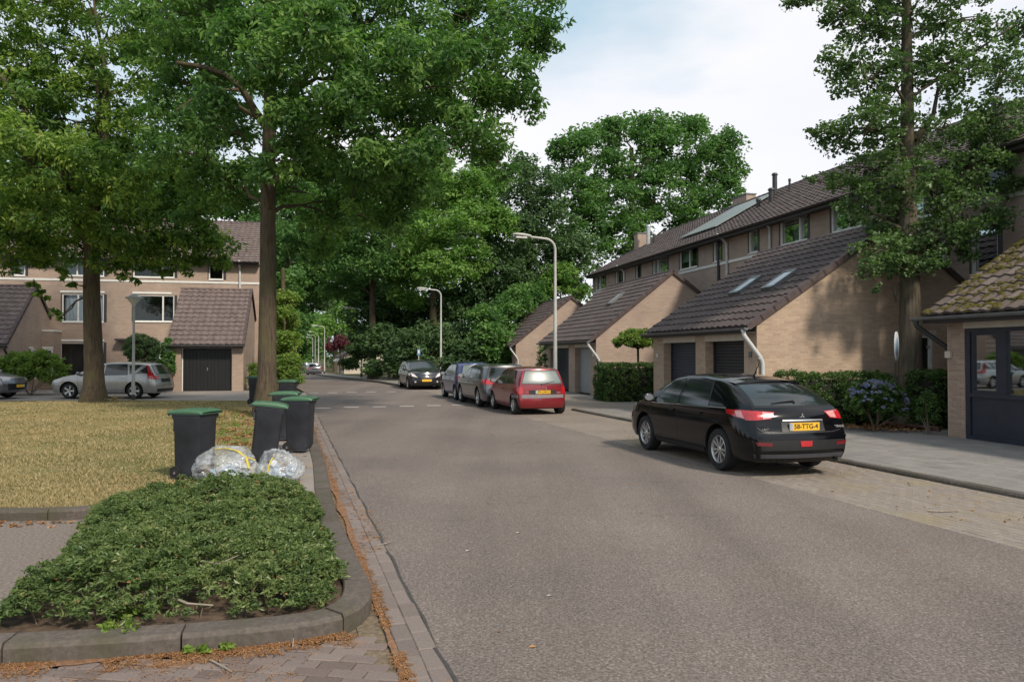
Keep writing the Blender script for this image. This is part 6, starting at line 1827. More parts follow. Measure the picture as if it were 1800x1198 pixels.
c1.quad_end('lower_bumper', [(-0.74, 0.29), (0.74, 0.29), (0.76, 0.345), (-0.76, 0.345)], -1, M['bumper_grey'], 0.008, .01, (20, 2))
c1.quad_end('bumper_insert', [(-0.76, 0.40), (0.76, 0.40), (0.78, 0.545), (-0.78, 0.545)], -1, M['trim'], 0.005, .004, (20, 2))
c1.quad_end('fog_lamp', [(-0.10, 0.455), (0.08, 0.455), (0.09, 0.535), (-0.11, 0.535)], -1, M['red_lamp'], 0.014, .008)
c1.wiper(0.0, -0.38, 1.085, 1.055)
lb = c1.fit((0.0, -2.29, 0.885), (0, 1, 0), 0.012)
m = MB()
for k in range(3):
    a = math.pi / 2 + k * 2 * math.pi / 3; d1 = Vector((math.cos(a), 0, math.sin(a))); s1 = Vector((-d1.z, 0, d1.x)); r_ = 0.042
    P_ = [lb, lb + d1 * r_ * .5 + s1 * r_ * .29, lb + d1 * r_, lb + d1 * r_ * .5 - s1 * r_ * .29]; m.add(P_ + [p + Vector((0, -.006, 0)) for p in P_], [(4, 5, 6, 7), (0, 1, 5, 4), (1, 2, 6, 5), (2, 3, 7, 6), (3, 0, 4, 7)])
m.build('badge', M['chrome'], c1.root)
bp = c1.fit((0.60, -2.29, 0.725), (0, 1, 0), 0.006)
text_obj('boot_lettering', 'SPORTBACK', 0.045, M['chrome'], c1.root, Matrix.Translation(bp) @ Matrix.Rotation(R(-8), 4, 'Z') @ Matrix.Rotation(R(90), 4, 'X'), 0.001, 0.0015, 0.24)
bp = c1.fit((-0.58, -2.29, 0.70), (0, 1, 0), 0.006)
text_obj('boot_lettering', 'LANCER', 0.045, M['chrome'], c1.root, Matrix.Translation(bp) @ Matrix.Rotation(R(8), 4, 'Z') @ Matrix.Rotation(R(90), 4, 'X'), 0.001, 0.0012, 0.19)
m = MB(); a = c1.fit((0, -0.95, 2), (0, 0, -1), 0); m.tube([a, a + Vector((0, -.03, .03)), a + Vector((0, -.16, .22))], [.02, .012, .004], 8); m.build('aerial', M['trim'], c1.root)
m = MB(); m.tube([(0.58, -2.28, .25), (0.58, -2.0, .25)], .035, 12); m.build('exhaust_pipe', M['alloy_dark'], c1.root)
m = MB(); m.box(-.5, .5, -2.0, -1.4, .2, .3); m.build('rear_axle', M['trim'], c1.root)

def hatch_car(label, spec, pmat, loc, head, cfg, group=PCAR, name='parked_car'):
    c = Car(name, label, spec, pmat, loc, head, group)
    for sd in (-1, 1):
        c.side_windows(cfg['win'], sd, cfg['belt'], cfg.get('toff', 0.06), cfg.get('glass'))
        if 'quarter' in cfg: c.quad_side('quarter_window', cfg['quarter'], sd, M['car_glass'], 0.004)
        for g in cfg.get('gaps', []): c.line_side('door_gap', g, sd)
        for hy_ in cfg.get('handles', []): c.handle(hy_, cfg.get('hz', 0.82), sd, cfg.get('hmat'))
        c.mirror(cfg.get('my', 0.9), cfg.get('mz', 0.98), sd, cfg.get('mmat'))
        for (nm, pts, mt) in cfg.get('side', []): c.quad_side(nm, pts, sd, mt, 0.008, .005)
        for (nm, pts, mt) in cfg.get('rearq', []): c.quad_end(nm, [(sd * a, b) for a, b in pts], -1, mt, 0.009, .005)
        for (nm, pts, mt) in cfg.get('frontq', []): c.quad_end(nm, [(sd * a, b) for a, b in pts], 1, mt, 0.009, .005)
    if 'rear_glass' in cfg: c.end_glass('rear_window', cfg['rear_glass'], -1, cfg.get('rglass', M['car_glass']))
    c.windscreen(*cfg['ws'])
    for (nm, z0, z1, e, mt, wr) in cfg.get('strips', []): c.bump_strip(nm, z0, z1, e, mt, wrap=wr)
    for (nm, pts, e, mt, off) in cfg.get('ends', []): c.quad_end(nm, pts, e, mt, off, .005, (16, 3))
    for (z, t, e) in cfg.get('plates', []): c.plate(z, t, e)
    return c
# ---- red small car
hr = Vector((-0.283, 0.959, 0)).normalized()
spec = dict(L=3.43, W=1.62, H=1.41, belt=0.90, zb=0.2, wheel_r=0.28, axles=(-1.22, 1.12), tumble=0.205, rim=0.64, spokes=8, spoke_w=0.03, round=0.12, bulge_r=0.07,
    top=[(-1.75, 1.2), (-1.5, 1.34), (-1.3, 1.385), (-0.7, 1.42), (-0.1, 1.41), (0.2, 1.35), (0.95, 0.95), (1.4, 0.80), (1.7, 0.62)],
    rear=[(0.2, -1.6), (0.3, -1.66), (0.48, -1.67), (0.56, -1.64), (0.7, -1.63), (0.88, -1.61), (1.0, -1.58), (1.3, -1.45), (1.4, -1.38)],
    front=[(0.2, 1.5), (0.35, 1.6), (0.55, 1.6), (0.7, 1.5), (1.4, 1.4)])
cfg = dict(win=[(-1.28, -0.42, -1.2, -0.42), (-0.33, 0.72, -0.33, 0.30)], belt=lambda y: 0.895 - 0.02 * y, toff=0.05,
    gaps=[[(-0.38, 0.88), (-0.40, 0.3), (0.75, 0.28), (0.8, 0.88)]], handles=[-0.24], hmat=M['trim'], hz=0.74, my=0.66, mz=0.93, mmat=M['trim'],
    rear_glass=[(0.61, 0.93), (0.55, 1.1), (0.47, 1.29)], rglass=M['car_glass_sky'], ws=(0.88, 0.22, 0.62, 0.52),
    strips=[('bumper_strip', 0.50, 0.60, -1, M['grey_trim'], 0.42), ('bumper_strip', 0.42, 0.50, 1, M['grey_trim'], 0.3)],
    rearq=[('tail_light', [(0.75, 0.62), (0.60, 0.62), (0.60, 0.80), (0.74, 0.86)], M['red_lamp'])], side=[('tail_light', [(-1.60, 0.62), (-1.50, 0.62), (-1.47, 0.84), (-1.55, 0.84)], M['red_lamp'])],
    ends=[('plate_recess', [(-0.42, 0.61), (0.42, 0.61), (0.42, 0.735), (-0.42, 0.735)], -1, M['trim'], 0.003), ('hatch_crease', [(-0.62, 0.875), (0.62, 0.875), (0.62, 0.885), (-0.62, 0.885)], -1, M['trim'], 0.003)],
    frontq=[('headlight', [(.35, .58), (.6, .6), (.6, .72), (.36, .70)], M['clear_lamp'])])
c2 = hatch_car('small red hatchback with a grey bumper strip and pale rear window', spec, paint('red_car_paint', (0.21, 0.010, 0.018), 0.25, 0.3), axle_loc(905, 728, -1.22, -0.72, hr), hr, cfg)
c2.plate(0.675, '99-LXH-5', -1, 0.46, 0.10); c2.wiper(-0.04, 0.38, 0.90, 0.985)
m = MB(); p = c2.fit((0.1, -1.71, 0.78), (0, 1, 0), .012); m.obox(p, (.012, 0, 0), (0, .006, 0), (0, 0, .03)); m.build('badge', M['chrome'], c2.root)
bp = c2.fit((0.46, -1.71, 0.665), (0, 1, 0), 0.006); text_obj('boot_lettering', 'Twingo', 0.06, M['chrome'], c2.root, Matrix.Translation(bp) @ Matrix.Rotation(R(-8), 4, 'Z') @ Matrix.Rotation(R(90), 4, 'X'), 0.001, 0.001, 0.2)
# ---- grey estate
spec = dict(L=4.52, W=1.80, H=1.46, belt=0.97, zb=0.22, wheel_r=0.32, axles=(-1.33, 1.37), tumble=0.19, rim=0.66, spokes=7, spoke_w=0.02, round=0.13, bulge_r=0.08,
    top=[(-2.4, 1.2), (-2.1, 1.36), (-1.9, 1.41), (-1.2, 1.45), (-0.3, 1.46), (0.2, 1.42), (0.6, 1.25), (1.1, 1.02), (1.7, 0.92), (2.1, 0.80), (2.3, .7)],
    rear=[(0.2, -2.1), (0.3, -2.17), (0.5, -2.18), (0.62, -2.16), (0.7, -2.13), (0.95, -2.08), (1.1, -2.0), (1.36, -1.82), (1.42, -1.78)], front=[(0.2, 2.05), (0.35, 2.15), (0.55, 2.15), (0.7, 2.08), (1.4, 2.0)])
estate = dict(win=[(-1.75, -1.12, -1.55, -1.05), (-1.02, -0.12, -0.98, -0.12), (-0.03, 0.95, -0.03, 0.45)], belt=lambda y: 0.955 - 0.03 * y * .5, toff=0.06,
    gaps=[[(-1.0, 0.93), (-1.02, 0.6), (-0.85, 0.34), (0.95, 0.32), (1.0, 0.9)], [(-0.07, 0.93), (-0.07, 0.32)]], handles=[-0.85, 0.12], my=0.92, mz=0.98,
    rear_glass=[(0.66, 1.00), (0.60, 1.2), (0.53, 1.33)], ws=(1.12, 0.42, 0.66, 0.56), rearq=[('tail_light', [(0.80, 0.78), (0.52, 0.80), (0.50, 0.90), (0.78, 0.95)], M['red_lamp'])],
    side=[('tail_light', [(-2.05, 0.78), (-1.82, 0.84), (-1.78, 0.95), (-2.0, 0.95)], M['red_lamp'])], plates=[(0.72, '8-KZG-51', -1)], frontq=[('headlight', [(.42, .62), (.76, .64), (.76, .76), (.5, .72)], M['clear_lamp'])],
    ends=[('plate_recess', [(-0.38, 0.655), (0.38, 0.655), (0.38, 0.80), (-0.38, 0.80)], -1, M['trim'], 0.003), ('bumper_insert', [(-0.7, 0.28), (0.7, 0.28), (0.72, 0.40), (-0.72, 0.40)], -1, M['trim'], 0.005)])
e2 = dict(estate); e2['plates'] = []
c3 = hatch_car('grey estate car parked between the red and the blue car', spec, paint('grey_car_paint', (0.085, 0.083, 0.095), 0.45, 0.32), axle_loc(843, 714.5, -1.33, -0.80, hr), hr, e2)
c3.plate(0.73, '', -1, .5, .11)
for sd in (-1, 1):
    m = MB(); pts = []
    for y in np.linspace(-1.7, 0.1, 9): q_ = c3.fit((sd * .60, float(y), 2), (0, 0, -1), .02); pts.append(q_)
    m.tube(pts, .014, 6); m.build('roof_rail', M['alloy'], c3.root)
# ---- small blue car
spec = dict(L=3.62, W=1.66, H=1.50, belt=0.95, zb=0.2, wheel_r=0.285, axles=(-1.22, 1.1), tumble=0.19, rim=0.66, spokes=8, spoke_w=.022, round=0.15, bulge_r=0.08,
    top=[(-1.8, 1.25), (-1.55, 1.38), (-1.3, 1.45), (-0.6, 1.50), (-0.1, 1.49), (0.25, 1.42), (0.95, 1.03), (1.4, 0.90), (1.7, 0.74)],
    rear=[(0.2, -1.68), (0.3, -1.74), (0.5, -1.75), (0.62, -1.73), (0.9, -1.68), (1.05, -1.62), (1.35, -1.42), (1.45, -1.36)], front=[(0.2, 1.6), (0.35, 1.7), (0.55, 1.7), (0.7, 1.62), (1.5, 1.5)])
cfg = dict(win=[(-1.22, -0.45, -1.1, -0.45), (-0.36, 0.74, -0.36, 0.34)], belt=lambda y: 0.95 - 0.04 * y, gaps=[[(-0.4, 0.93), (-0.42, 0.3), (0.75, 0.28), (0.82, 0.9)]], handles=[-0.25], hz=0.8, my=0.7, mz=0.98, mmat=M['trim'],
    rear_glass=[(0.60, 1.02), (0.50, 1.36)], rglass=M['car_glass_sky'], ws=(0.9, 0.28, 0.62, 0.52), rearq=[('tail_light', [(0.76, 0.72), (0.58, 0.70), (0.60, 0.92), (0.74, 1.0)], M['red_lamp'])],
    side=[('tail_light', [(-1.66, 0.72), (-1.55, 0.72), (-1.50, 0.98), (-1.58, 0.98)], M['red_lamp'])], ends=[('bumper', [(-0.72, 0.24), (0.72, 0.24), (0.74, 0.60), (-0.74, 0.60)], -1, M['trim'], 0.01)],
    frontq=[('headlight', [(.42, .62), (.68, .64), (.66, .78), (.46, .74)], M['clear_lamp'])], plates=[(0.52, '', -1)])
c4 = hatch_car('small dark blue hatchback at the far end of the row of three', spec, paint('blue_car_paint', (0.018, 0.032, 0.15), 0.3, 0.3), axle_loc(802, 702.5, -1.22, -0.74, hr), hr, cfg)
# ---- dark hatchback facing the camera
spec = dict(L=4.20, W=1.75, H=1.51, belt=0.97, zb=0.2, wheel_r=0.315, axles=(-1.30, 1.31), tumble=0.21, rim=0.66, spokes=7, spoke_w=.02, round=0.15, bulge_r=0.08, bulge_f=0.2,
    top=[(-2.1, 1.15), (-1.85, 1.35), (-1.5, 1.44), (-0.6, 1.51), (0.0, 1.49), (0.3, 1.42), (0.9, 1.16), (1.25, 1.0), (1.6, 0.93), (1.9, 0.80), (2.1, .66)],
    rear=[(0.2, -1.9), (0.4, -2.02), (0.6, -2.0), (0.95, -1.92), (1.4, -1.6)], front=[(0.2, 1.8), (0.3, 1.88), (0.5, 1.9), (0.66, 1.86), (0.8, 1.75), (1.5, 1.6)])
cfg = dict(win=[(-1.45, -0.95, -1.3, -0.92), (-0.86, -0.02, -0.84, -0.02), (0.06, 1.0, 0.06, 0.42)], belt=lambda y: 0.96 - 0.03 * y, gaps=[[(-0.85, 0.93), (-0.8, 0.34), (1.0, 0.32), (1.05, 0.9)], [(0.02, .93), (.02, .32)]], handles=[-0.7, 0.2], my=0.9, mz=1.0,
    rear_glass=[(0.62, 1.0), (0.52, 1.36)], ws=(1.2, 0.36, 0.66, 0.54), frontq=[('headlight', [(0.44, 0.60), (0.72, 0.68), (0.74, 0.84), (0.60, 0.78)], M['clear_lamp']), ('fog_lamp', [(0.52, 0.36), (0.60, 0.36), (0.60, 0.44), (0.52, 0.44)], M['clear_lamp'])],
    side=[('headlight', [(1.52, 0.74), (1.70, 0.70), (1.72, 0.82), (1.40, 0.86)], M['clear_lamp'])],
    ends=[('grille', [(-0.40, 0.25), (0.40, 0.25), (0.44, 0.42), (-0.44, 0.42)], 1, M['trim'], 0.005), ('upper_grille', [(-0.34, 0.58), (0.34, 0.58), (0.28, 0.64), (-0.28, 0.64)], 1, M['trim'], 0.005), ('badge', [(-0.06, 0.65), (0.06, 0.65), (0.05, 0.73), (-0.05, 0.73)], 1, M['chrome'], 0.012)], plates=[])
hp = Vector((0.30, -0.954, 0)).normalized()
px_, py_ = gp(717, 684.5)
c5 = hatch_car('dark hatchback facing the camera at the far junction corner', spec, paint('anthracite_car_paint', (0.020, 0.021, 0.028), 0.35, 0.3), axle_loc(718, 684.0, 1.31, 0.80, hp), hp, cfg, group=None)
c5.plate(0.47, '', 1, .5, .11)
# ---- silver estate in the side street, facing left
spec = dict(L=4.47, W=1.79, H=1.49, belt=0.96, zb=0.22, wheel_r=0.315, axles=(-1.30, 1.35), tumble=0.19, rim=0.70, spokes=5, spoke_w=0.034, round=0.13, bulge_r=0.08,
    top=[(-2.3, 1.05), (-2.05, 1.25), (-1.8, 1.40), (-1.5, 1.45), (-0.9, 1.49), (-0.2, 1.48), (0.3, 1.40), (0.75, 1.18), (1.15, 1.0), (1.6, 0.93), (2.0, 0.80), (2.25, 0.66)],
    rear=[(0.2, -2.1), (0.3, -2.16), (0.55, -2.17), (0.65, -2.13), (0.95, -2.08), (1.1, -1.98), (1.3, -1.84), (1.42, -1.72)], front=[(0.2, 1.98), (0.35, 2.1), (0.55, 2.12), (0.7, 2.05), (1.4, 2.0)])
ecfg = dict(estate); ecfg['win'] = [(-1.02, -0.12, -0.95, -0.12), (-0.03, 0.98, -0.03, 0.42)]
ecfg['side'] = [('tail_light', [(-2.08, 0.76), (-1.86, 0.82), (-1.80, 1.02), (-2.02, 1.02)], M['red_lamp']), ('tail_light_arm', [(-1.98, 1.0), (-1.84, 1.0), (-1.70, 1.34), (-1.76, 1.34)], M['red_lamp']), ('headlight', [(1.72, 0.66), (2.0, 0.64), (1.92, 0.76), (1.55, 0.80)], M['clear_lamp']),
    ('cargo_window', [(-1.84, 1.02), (-1.30, 1.0), (-1.62, 1.20), (-1.72, 1.30)], M['car_glass'])]
ecfg['quarter'] = [(-1.32, 1.0), (-1.1, 0.985), (-1.04, 1.34), (-1.60, 1.36)]
ecfg['quarter'] = [(-1.22, 1.0), (-1.10, 0.99), (-1.05, 1.33), (-1.55, 1.35)]
ecfg['plates'] = []
x0, y0 = gp(257, 701.5)
c6 = hatch_car('silver estate car facing left, parked in front of the left house', spec, paint('silver_car_paint', (0.36, 0.35, 0.335), 0.55, 0.32), (x0 - 1.9, 30.9 + .85, 0.006), (-1, 0.02), ecfg, group=None)
# ---- grey crossover at the left edge, facing right
spec = dict(L=4.65, W=1.88, H=1.62, belt=1.02, zb=0.26, wheel_r=0.365, axles=(-1.38, 1.39), tumble=0.2, rim=0.74, spokes=10, spoke_w=0.02, rim_mat=M['alloy_dark'], round=0.15, bulge_r=0.08, bulge_f=0.2,
    top=[(-2.3, 1.2), (-2.0, 1.45), (-1.4, 1.58), (-0.4, 1.62), (0.1, 1.55), (0.6, 1.34), (1.05, 1.12), (1.6, 1.02), (2.05, 0.90), (2.3, 0.80)],
    rear=[(0.2, -2.2), (0.5, -2.25), (1.0, -2.15), (1.5, -1.9)], front=[(0.2, 2.05), (0.35, 2.2), (0.6, 2.24), (0.8, 2.18), (0.9, 2.1), (1.5, 2.0)])
xcfg = dict(win=[(-1.5, -1.0, -1.3, -0.95), (-0.9, 0.0, -0.88, 0.0), (0.08, 1.0, 0.08, 0.40)], belt=lambda y: 1.02 - 0.02 * y, gaps=[[(-0.9, 0.98), (-0.8, 0.36), (0.95, 0.34), (1.05, 0.95)], [(0.04, 1.0), (0.04, 0.34)]], handles=[-0.7, 0.25], hz=0.9, my=0.95, mz=1.05,
    rear_glass=[(0.62, 1.1), (0.52, 1.45)], ws=(1.15, 0.2, 0.68, 0.56), frontq=[('headlight', [(0.45, 0.74), (0.78, 0.72), (0.76, 0.82), (0.48, 0.84)], M['clear_lamp'])],
    side=[('headlight', [(1.78, 0.72), (2.06, 0.70), (1.98, 0.82), (1.72, 0.88)], M['clear_lamp']), ('arch_trim', [(-0.9, 0.28), (0.92, 0.28), (0.92, 0.38), (-0.9, 0.38)], M['trim'])], ends=[('grille', [(-0.55, 0.36), (0.55, 0.36), (0.6, 0.62), (-0.6, 0.62)], 1, M['trim'], 0.006)], plates=[])
x1, y1 = gp(12, 703)
c7 = hatch_car('grey crossover facing right, cut off by the left picture edge', spec, paint('steel_grey_car_paint', (0.16, 0.16, 0.175), 0.5, 0.3), (x1 - 2.55, 30.2 + .85, 0.006), (1, 0.0), xcfg, group=None)
c7.plate(0.52, '', 1, .5, .11)
# ---- two cars at the far end of the street
hf = Vector((-0.30, 0.954, 0)).normalized()
spec = dict(L=4.3, W=1.76, H=1.48, belt=0.96, zb=0.2, wheel_r=0.31, axles=(-1.28, 1.28), tumble=0.19, rim=0.66, spokes=7, round=0.13, bulge_r=0.08,
    top=[(-2.2, 1.2), (-1.9, 1.38), (-1.2, 1.46), (-0.3, 1.48), (0.3, 1.40), (1.1, 1.0), (1.8, 0.88), (2.1, .75)], rear=[(0.2, -2.0), (0.4, -2.07), (0.6, -2.06), (0.95, -2.0), (1.4, -1.75)], front=[(0.2, 1.95), (0.4, 2.07), (0.6, 2.05), (0.8, 1.95), (1.5, 1.9)])
fc = dict(estate); fc['win'] = [(-0.95, -0.1, -0.9, -0.1), (0.0, 0.95, 0.0, 0.42)]; fc['plates'] = []
fc['side'] = [('tail_light', [(-1.98, 0.78), (-1.75, 0.84), (-1.72, 0.95), (-1.94, 0.95)], M['red_lamp'])]
def far_car(label, col, px, Y):
    X = (px - 900) / F * Y
    return hatch_car(label, spec, paint('far_car_paint', col, 0.5, 0.3), (X, Y, zg(Y)), hf, fc, group='cars far down the street')
far_car('light grey car far down the street below the row of lamps', (0.15, 0.155, 0.18), 552, 96)
far_car('dark car far down the street, half hidden by the roadside shrub', (0.045, 0.045, 0.06), 535, 109)
# ================================================================== STREET FURNITURE AND SMALL THINGS
M['bin_body'] = plain('dark_bin_plastic', (0.026, 0.029, 0.038), 0.6, 0.45, 2.2)
M['bin_lid'] = plain('green_bin_lid', (0.045, 0.115, 0.060), 0.5, 0.15, 5)
M['bin_rim'] = plain('dark_green_bin_rim', (0.035, 0.055, 0.05), 0.5, 0.2, 5)
def make_bin():
    root = empty('wheelie_bin', (0, 0, 0))
    # body: tapered with ribs; x from back (-) to front (+)
    m = MB(); rings = [(-.20, .19, .21, 0.05), (-.23, .24, .24, 0.12), (-.245, .27, .255, 0.86), (-.27, .30, .28, 0.90), (-.27, .30, .28, 0.95)]
    vs = []; r = .045
    for (xa, xb, hy_, z) in rings:
        for cx, cy, a0 in ((xb - r, -hy_ + r, -90), (xb - r, hy_ - r, 0), (xa + r, hy_ - r, 90), (xa + r, -hy_ + r, 180)):
            for k in range(4):
                a = R(a0 + 30 * k); vs.append((cx + r * math.cos(a), cy + r * math.sin(a), z))
    n = 16; m.add(vs, [(i * n + k, i * n + (k + 1) % n, (i + 1) * n + (k + 1) % n, (i + 1) * n + k) for i in range(len(rings) - 1) for k in range(n)] + [tuple(range(n - 1, -1, -1))])
    m.box(-.275, -.235, -.20, -.12, .70, .93); m.box(-.275, -.235, .12, .20, .70, .93)
    m.build('body', M['bin_body'], root, smooth=True)
    m = MB(); m.box(-.29, .32, -.295, .295, .945, .975); m.build('rim', M['bin_rim'], root)
    m = MB(); vs = []; prof = [(-.33, .985), (-.30, 1.005), (-.16, 1.022), (.12, 1.026), (.28, 1.012), (.345, .982)]
    for (x, z) in prof:
        for y, dz in ((-.305, -.03), (-.28, 0), (-.12, .006), (.12, .006), (.28, 0), (.305, -.03)): vs.append((x, y, z + dz))
    m.add(vs, [(i * 6 + k, i * 6 + k + 1, (i + 1) * 6 + k + 1, (i + 1) * 6 + k) for i in range(5) for k in range(5)])
    vs2 = [(x, y, z) for (x, z) in ((-.33, .965), (.345, .965)) for y in (-.305, .305)]
    m.add(vs2, [(0, 1, 3, 2)])
    for i in range(5):
        a, b = prof[i], prof[i + 1]
        for y in (-.305, .305): m.quad((a[0], y, a[1] - .03), (b[0], y, b[1] - .03), (b[0], y, .965), (a[0], y, .965))
    m.quad((.345, -.305, .965), (.345, .305, .965), (.345, .305, .955), (.345, -.305, .955))
    m.box(-.05, .22, -.045, .045, 1.024, 1.036)
    m.build('lid', M['bin_lid'], root, smooth=False)
    m = MB(); m.tube([(-.34, -.22, .93), (-.36, -.22, .955), (-.36, .22, .955), (-.34, .22, .93)], .016, 8); m.build('handle', M['bin_body'], root, smooth=True)
    for sd in (-1, 1):
        m = MB(); m.lathe([(0.001, -.022), (.03, -.026), (.045, -.02), (.075, -.02), (.078, -.025), (.098, -.024), (.10, 0), (.098, .024), (.078, .025), (0.001, .02)], (-.20, sd * .245, .10), 24, 'y'); w = m.build('wheel', M['tyre'], root, smooth=True)
        m = MB(); m.lathe([(0.001, -.03), (.02, -.03), (.022, .03), (.001, .03)], (-.20, sd * .245, .10), 10, 'y'); m.build('hub', M['grey_trim'], w, smooth=True)
    m = MB(); m.tube([(-.20, -.26, .10), (-.20, .26, .10)], .012, 6); m.build('axle', M['grey_trim'], root)
    return root
bin0 = make_bin()
bins = [((333, 843), 11.0, -0.22, (0, 0, 0), 'grey wheelie bin with green lid standing alone on the lawn, left of the others'),
        ((456, 815), None, 0.25, (0, R(7), 0), 'leaning grey wheelie bin with green lid right behind the clear plastic bags'),
        ((522, 797), None, -0.02, (0, 0, 0), 'upright green-lidded bin on the footpath, nearest the road'),
        ((497, 776), None, 0.1, (0, 0, 0), 'green-lidded bin mostly hidden behind the upright one by the road'),
        ((503, 726), None, 0.0, (0, 0, 0), 'green-lidded bin peeping out just right of the oak trunk'),
        ((447, 710), None, 0.1, (0, 0, 0), 'dark bin half hidden behind the left side of the oak trunk')]
for i, ((px, py), Yf, rz, tilt, lab) in enumerate(bins):
    b = bin0 if i == 0 else copy_tree(bin0)
    q_ = g3(px, py, 0.10); x, y = q_.x, q_.y + 0.16; b.scale = (0.80, 0.78, 0.93)
    b.location = (x, y, 0.10 if i not in (2, 3) else 0.115); b.rotation_euler = (0, tilt[1], rz)
    tag(b, lab, 'bin', 'green-lidded wheelie bins by the oak')
# white sticker mark on the first bin
m = MB(); m.box(.245, .2585, -.03, .02, .66, .70); m.build('sticker', M['white_wood'], bin0)

# plastic sacks
t = NT('clear_plastic_film')
t.out((0.55, 0.57, 0.59), 0.12, 0.9)
g = t.noise(4.5, 5, vec=t.co(scale=(1, 1, .45)), rough=0.55); t.bump(g, 0.7, 0.06)
tr = t.n('ShaderNodeBsdfTransparent'); tr.inputs[0].default_value = (0.92, 0.94, 0.96, 1)
mxs = t.n('ShaderNodeMixShader'); t.l(t.ramp(g, [(0.38, (0.10,) * 3), (0.62, (0.50,) * 3)]), mxs.inputs[0]); t.l(tr.outputs[0], mxs.inputs[1]); t.l(t.p.outputs[0], mxs.inputs[2]); t.l(mxs.outputs[0], t.t.nodes['Material Output'].inputs['Surface'])
M['film'] = t.m
M['yellow_tape'] = plain('yellow_drawstring', (0.62, 0.50, 0.06), 0.5, 0.1, 9)
M['waste_a'] = plain('pale_blue_waste', (0.33, 0.45, 0.58), 0.5, 0.3, 7); M['waste_b'] = plain('white_waste', (0.6, 0.6, 0.6), 0.5, 0.3, 7); M['waste_c'] = plain('brown_waste', (0.2, 0.14, 0.09), 0.7, 0.3, 7)
def sack(label, px, py, rad, seed, tape):
    q_ = g3(px, py, 0.1); x, y = q_.x, q_.y; root = empty('plastic_sack', (x, y + .12, 0.10), 0, label, 'plastic bag', 'clear plastic sacks by the ground cover')
    b = bmesh.new(); bmesh.ops.create_icosphere(b, subdivisions=6, radius=1)
    for v in b.verts:
        n_ = v.co.normalized(); q = Vector((seed, seed * 2, 0))
        d = 1 + .22 * noise.noise(n_ * 1.4 + q) + .075 * (1 - abs(noise.noise(n_ * 3.2 + q)) * 2.2) + .03 * (1 - abs(noise.noise(n_ * 7 + q)) * 2.4)
        if n_.z > .2: d *= 1 + .10 * n_.z * (1 - abs(math.sin(5 * math.atan2(n_.y, n_.x) + seed)))
        z = n_.z * d * rad[2]
        z = max(-rad[2] * .72, z)
        v.co = Vector((n_.x * d * rad[0], n_.y * d * rad[1], z + rad[2] * .72))
    me = bpy.data.meshes.new('film'); b.to_mesh(me); b.free(); me.polygons.foreach_set('use_smooth', [True] * len(me.polygons)); me.materials.append(M['film']); link('film', me, root)
    for k, mt in enumerate((M['waste_a'], M['waste_b'], M['waste_c'])):
        mm = MB()
        for _ in range(13 if k < 2 else 5):
            a = rng.random() * 6.28; rr = rng.random() ** .5 * .66; c = Vector((math.cos(a) * rr * rad[0], math.sin(a) * rr * rad[1], rad[2] * (.15 + .95 * rng.random() * (1 - rr * .6))))
            u = Vector(rng.normal(size=3)).normalized(); v_ = u.orthogonal().normalized(); w_ = u.cross(v_); mm.obox(c, u * (.03 + .05 * rng.random()), v_ * (.025 + .03 * rng.random()), w_ * (.015 + .03 * rng.random()))
        mm.build('packaging', mt, root)
    mm = MB()
    for pts in tape:
        P_ = [Vector(p) for p in pts]
        for a, c in zip(P_, P_[1:]): mm.obox((a + c) / 2, (c - a) / 2 * 1.05, (0, 0.012, 0.0), (0, 0, 0.004) if abs((c - a).z) < .05 else (0.010, 0, 0.004))
    mm.build('drawstring', M['yellow_tape'], root)
    return root
sack('larger see-through plastic sack with yellow drawstring, beside the lone bin', 392, 848, (.40, .30, .25), 3.1, [[(-.30, -.1, .36), (-.12, -.08, .44), (.0, -.08, .46), (.18, -.1, .42), (.30, -.12, .34), (.36, -.16, .2)], [(.30, -.12, .34), (.42, -.1, .30)]])
sack('smaller bulging plastic sack with a yellow tie at the edge of the footpath', 487, 850, (.29, .25, .235), 8.7, [[(-.02, -.24, .36), (-.05, -.28, .28), (-.07, -.29, .18)], [(.0, -.22, .38), (.02, -.24, .40)]])

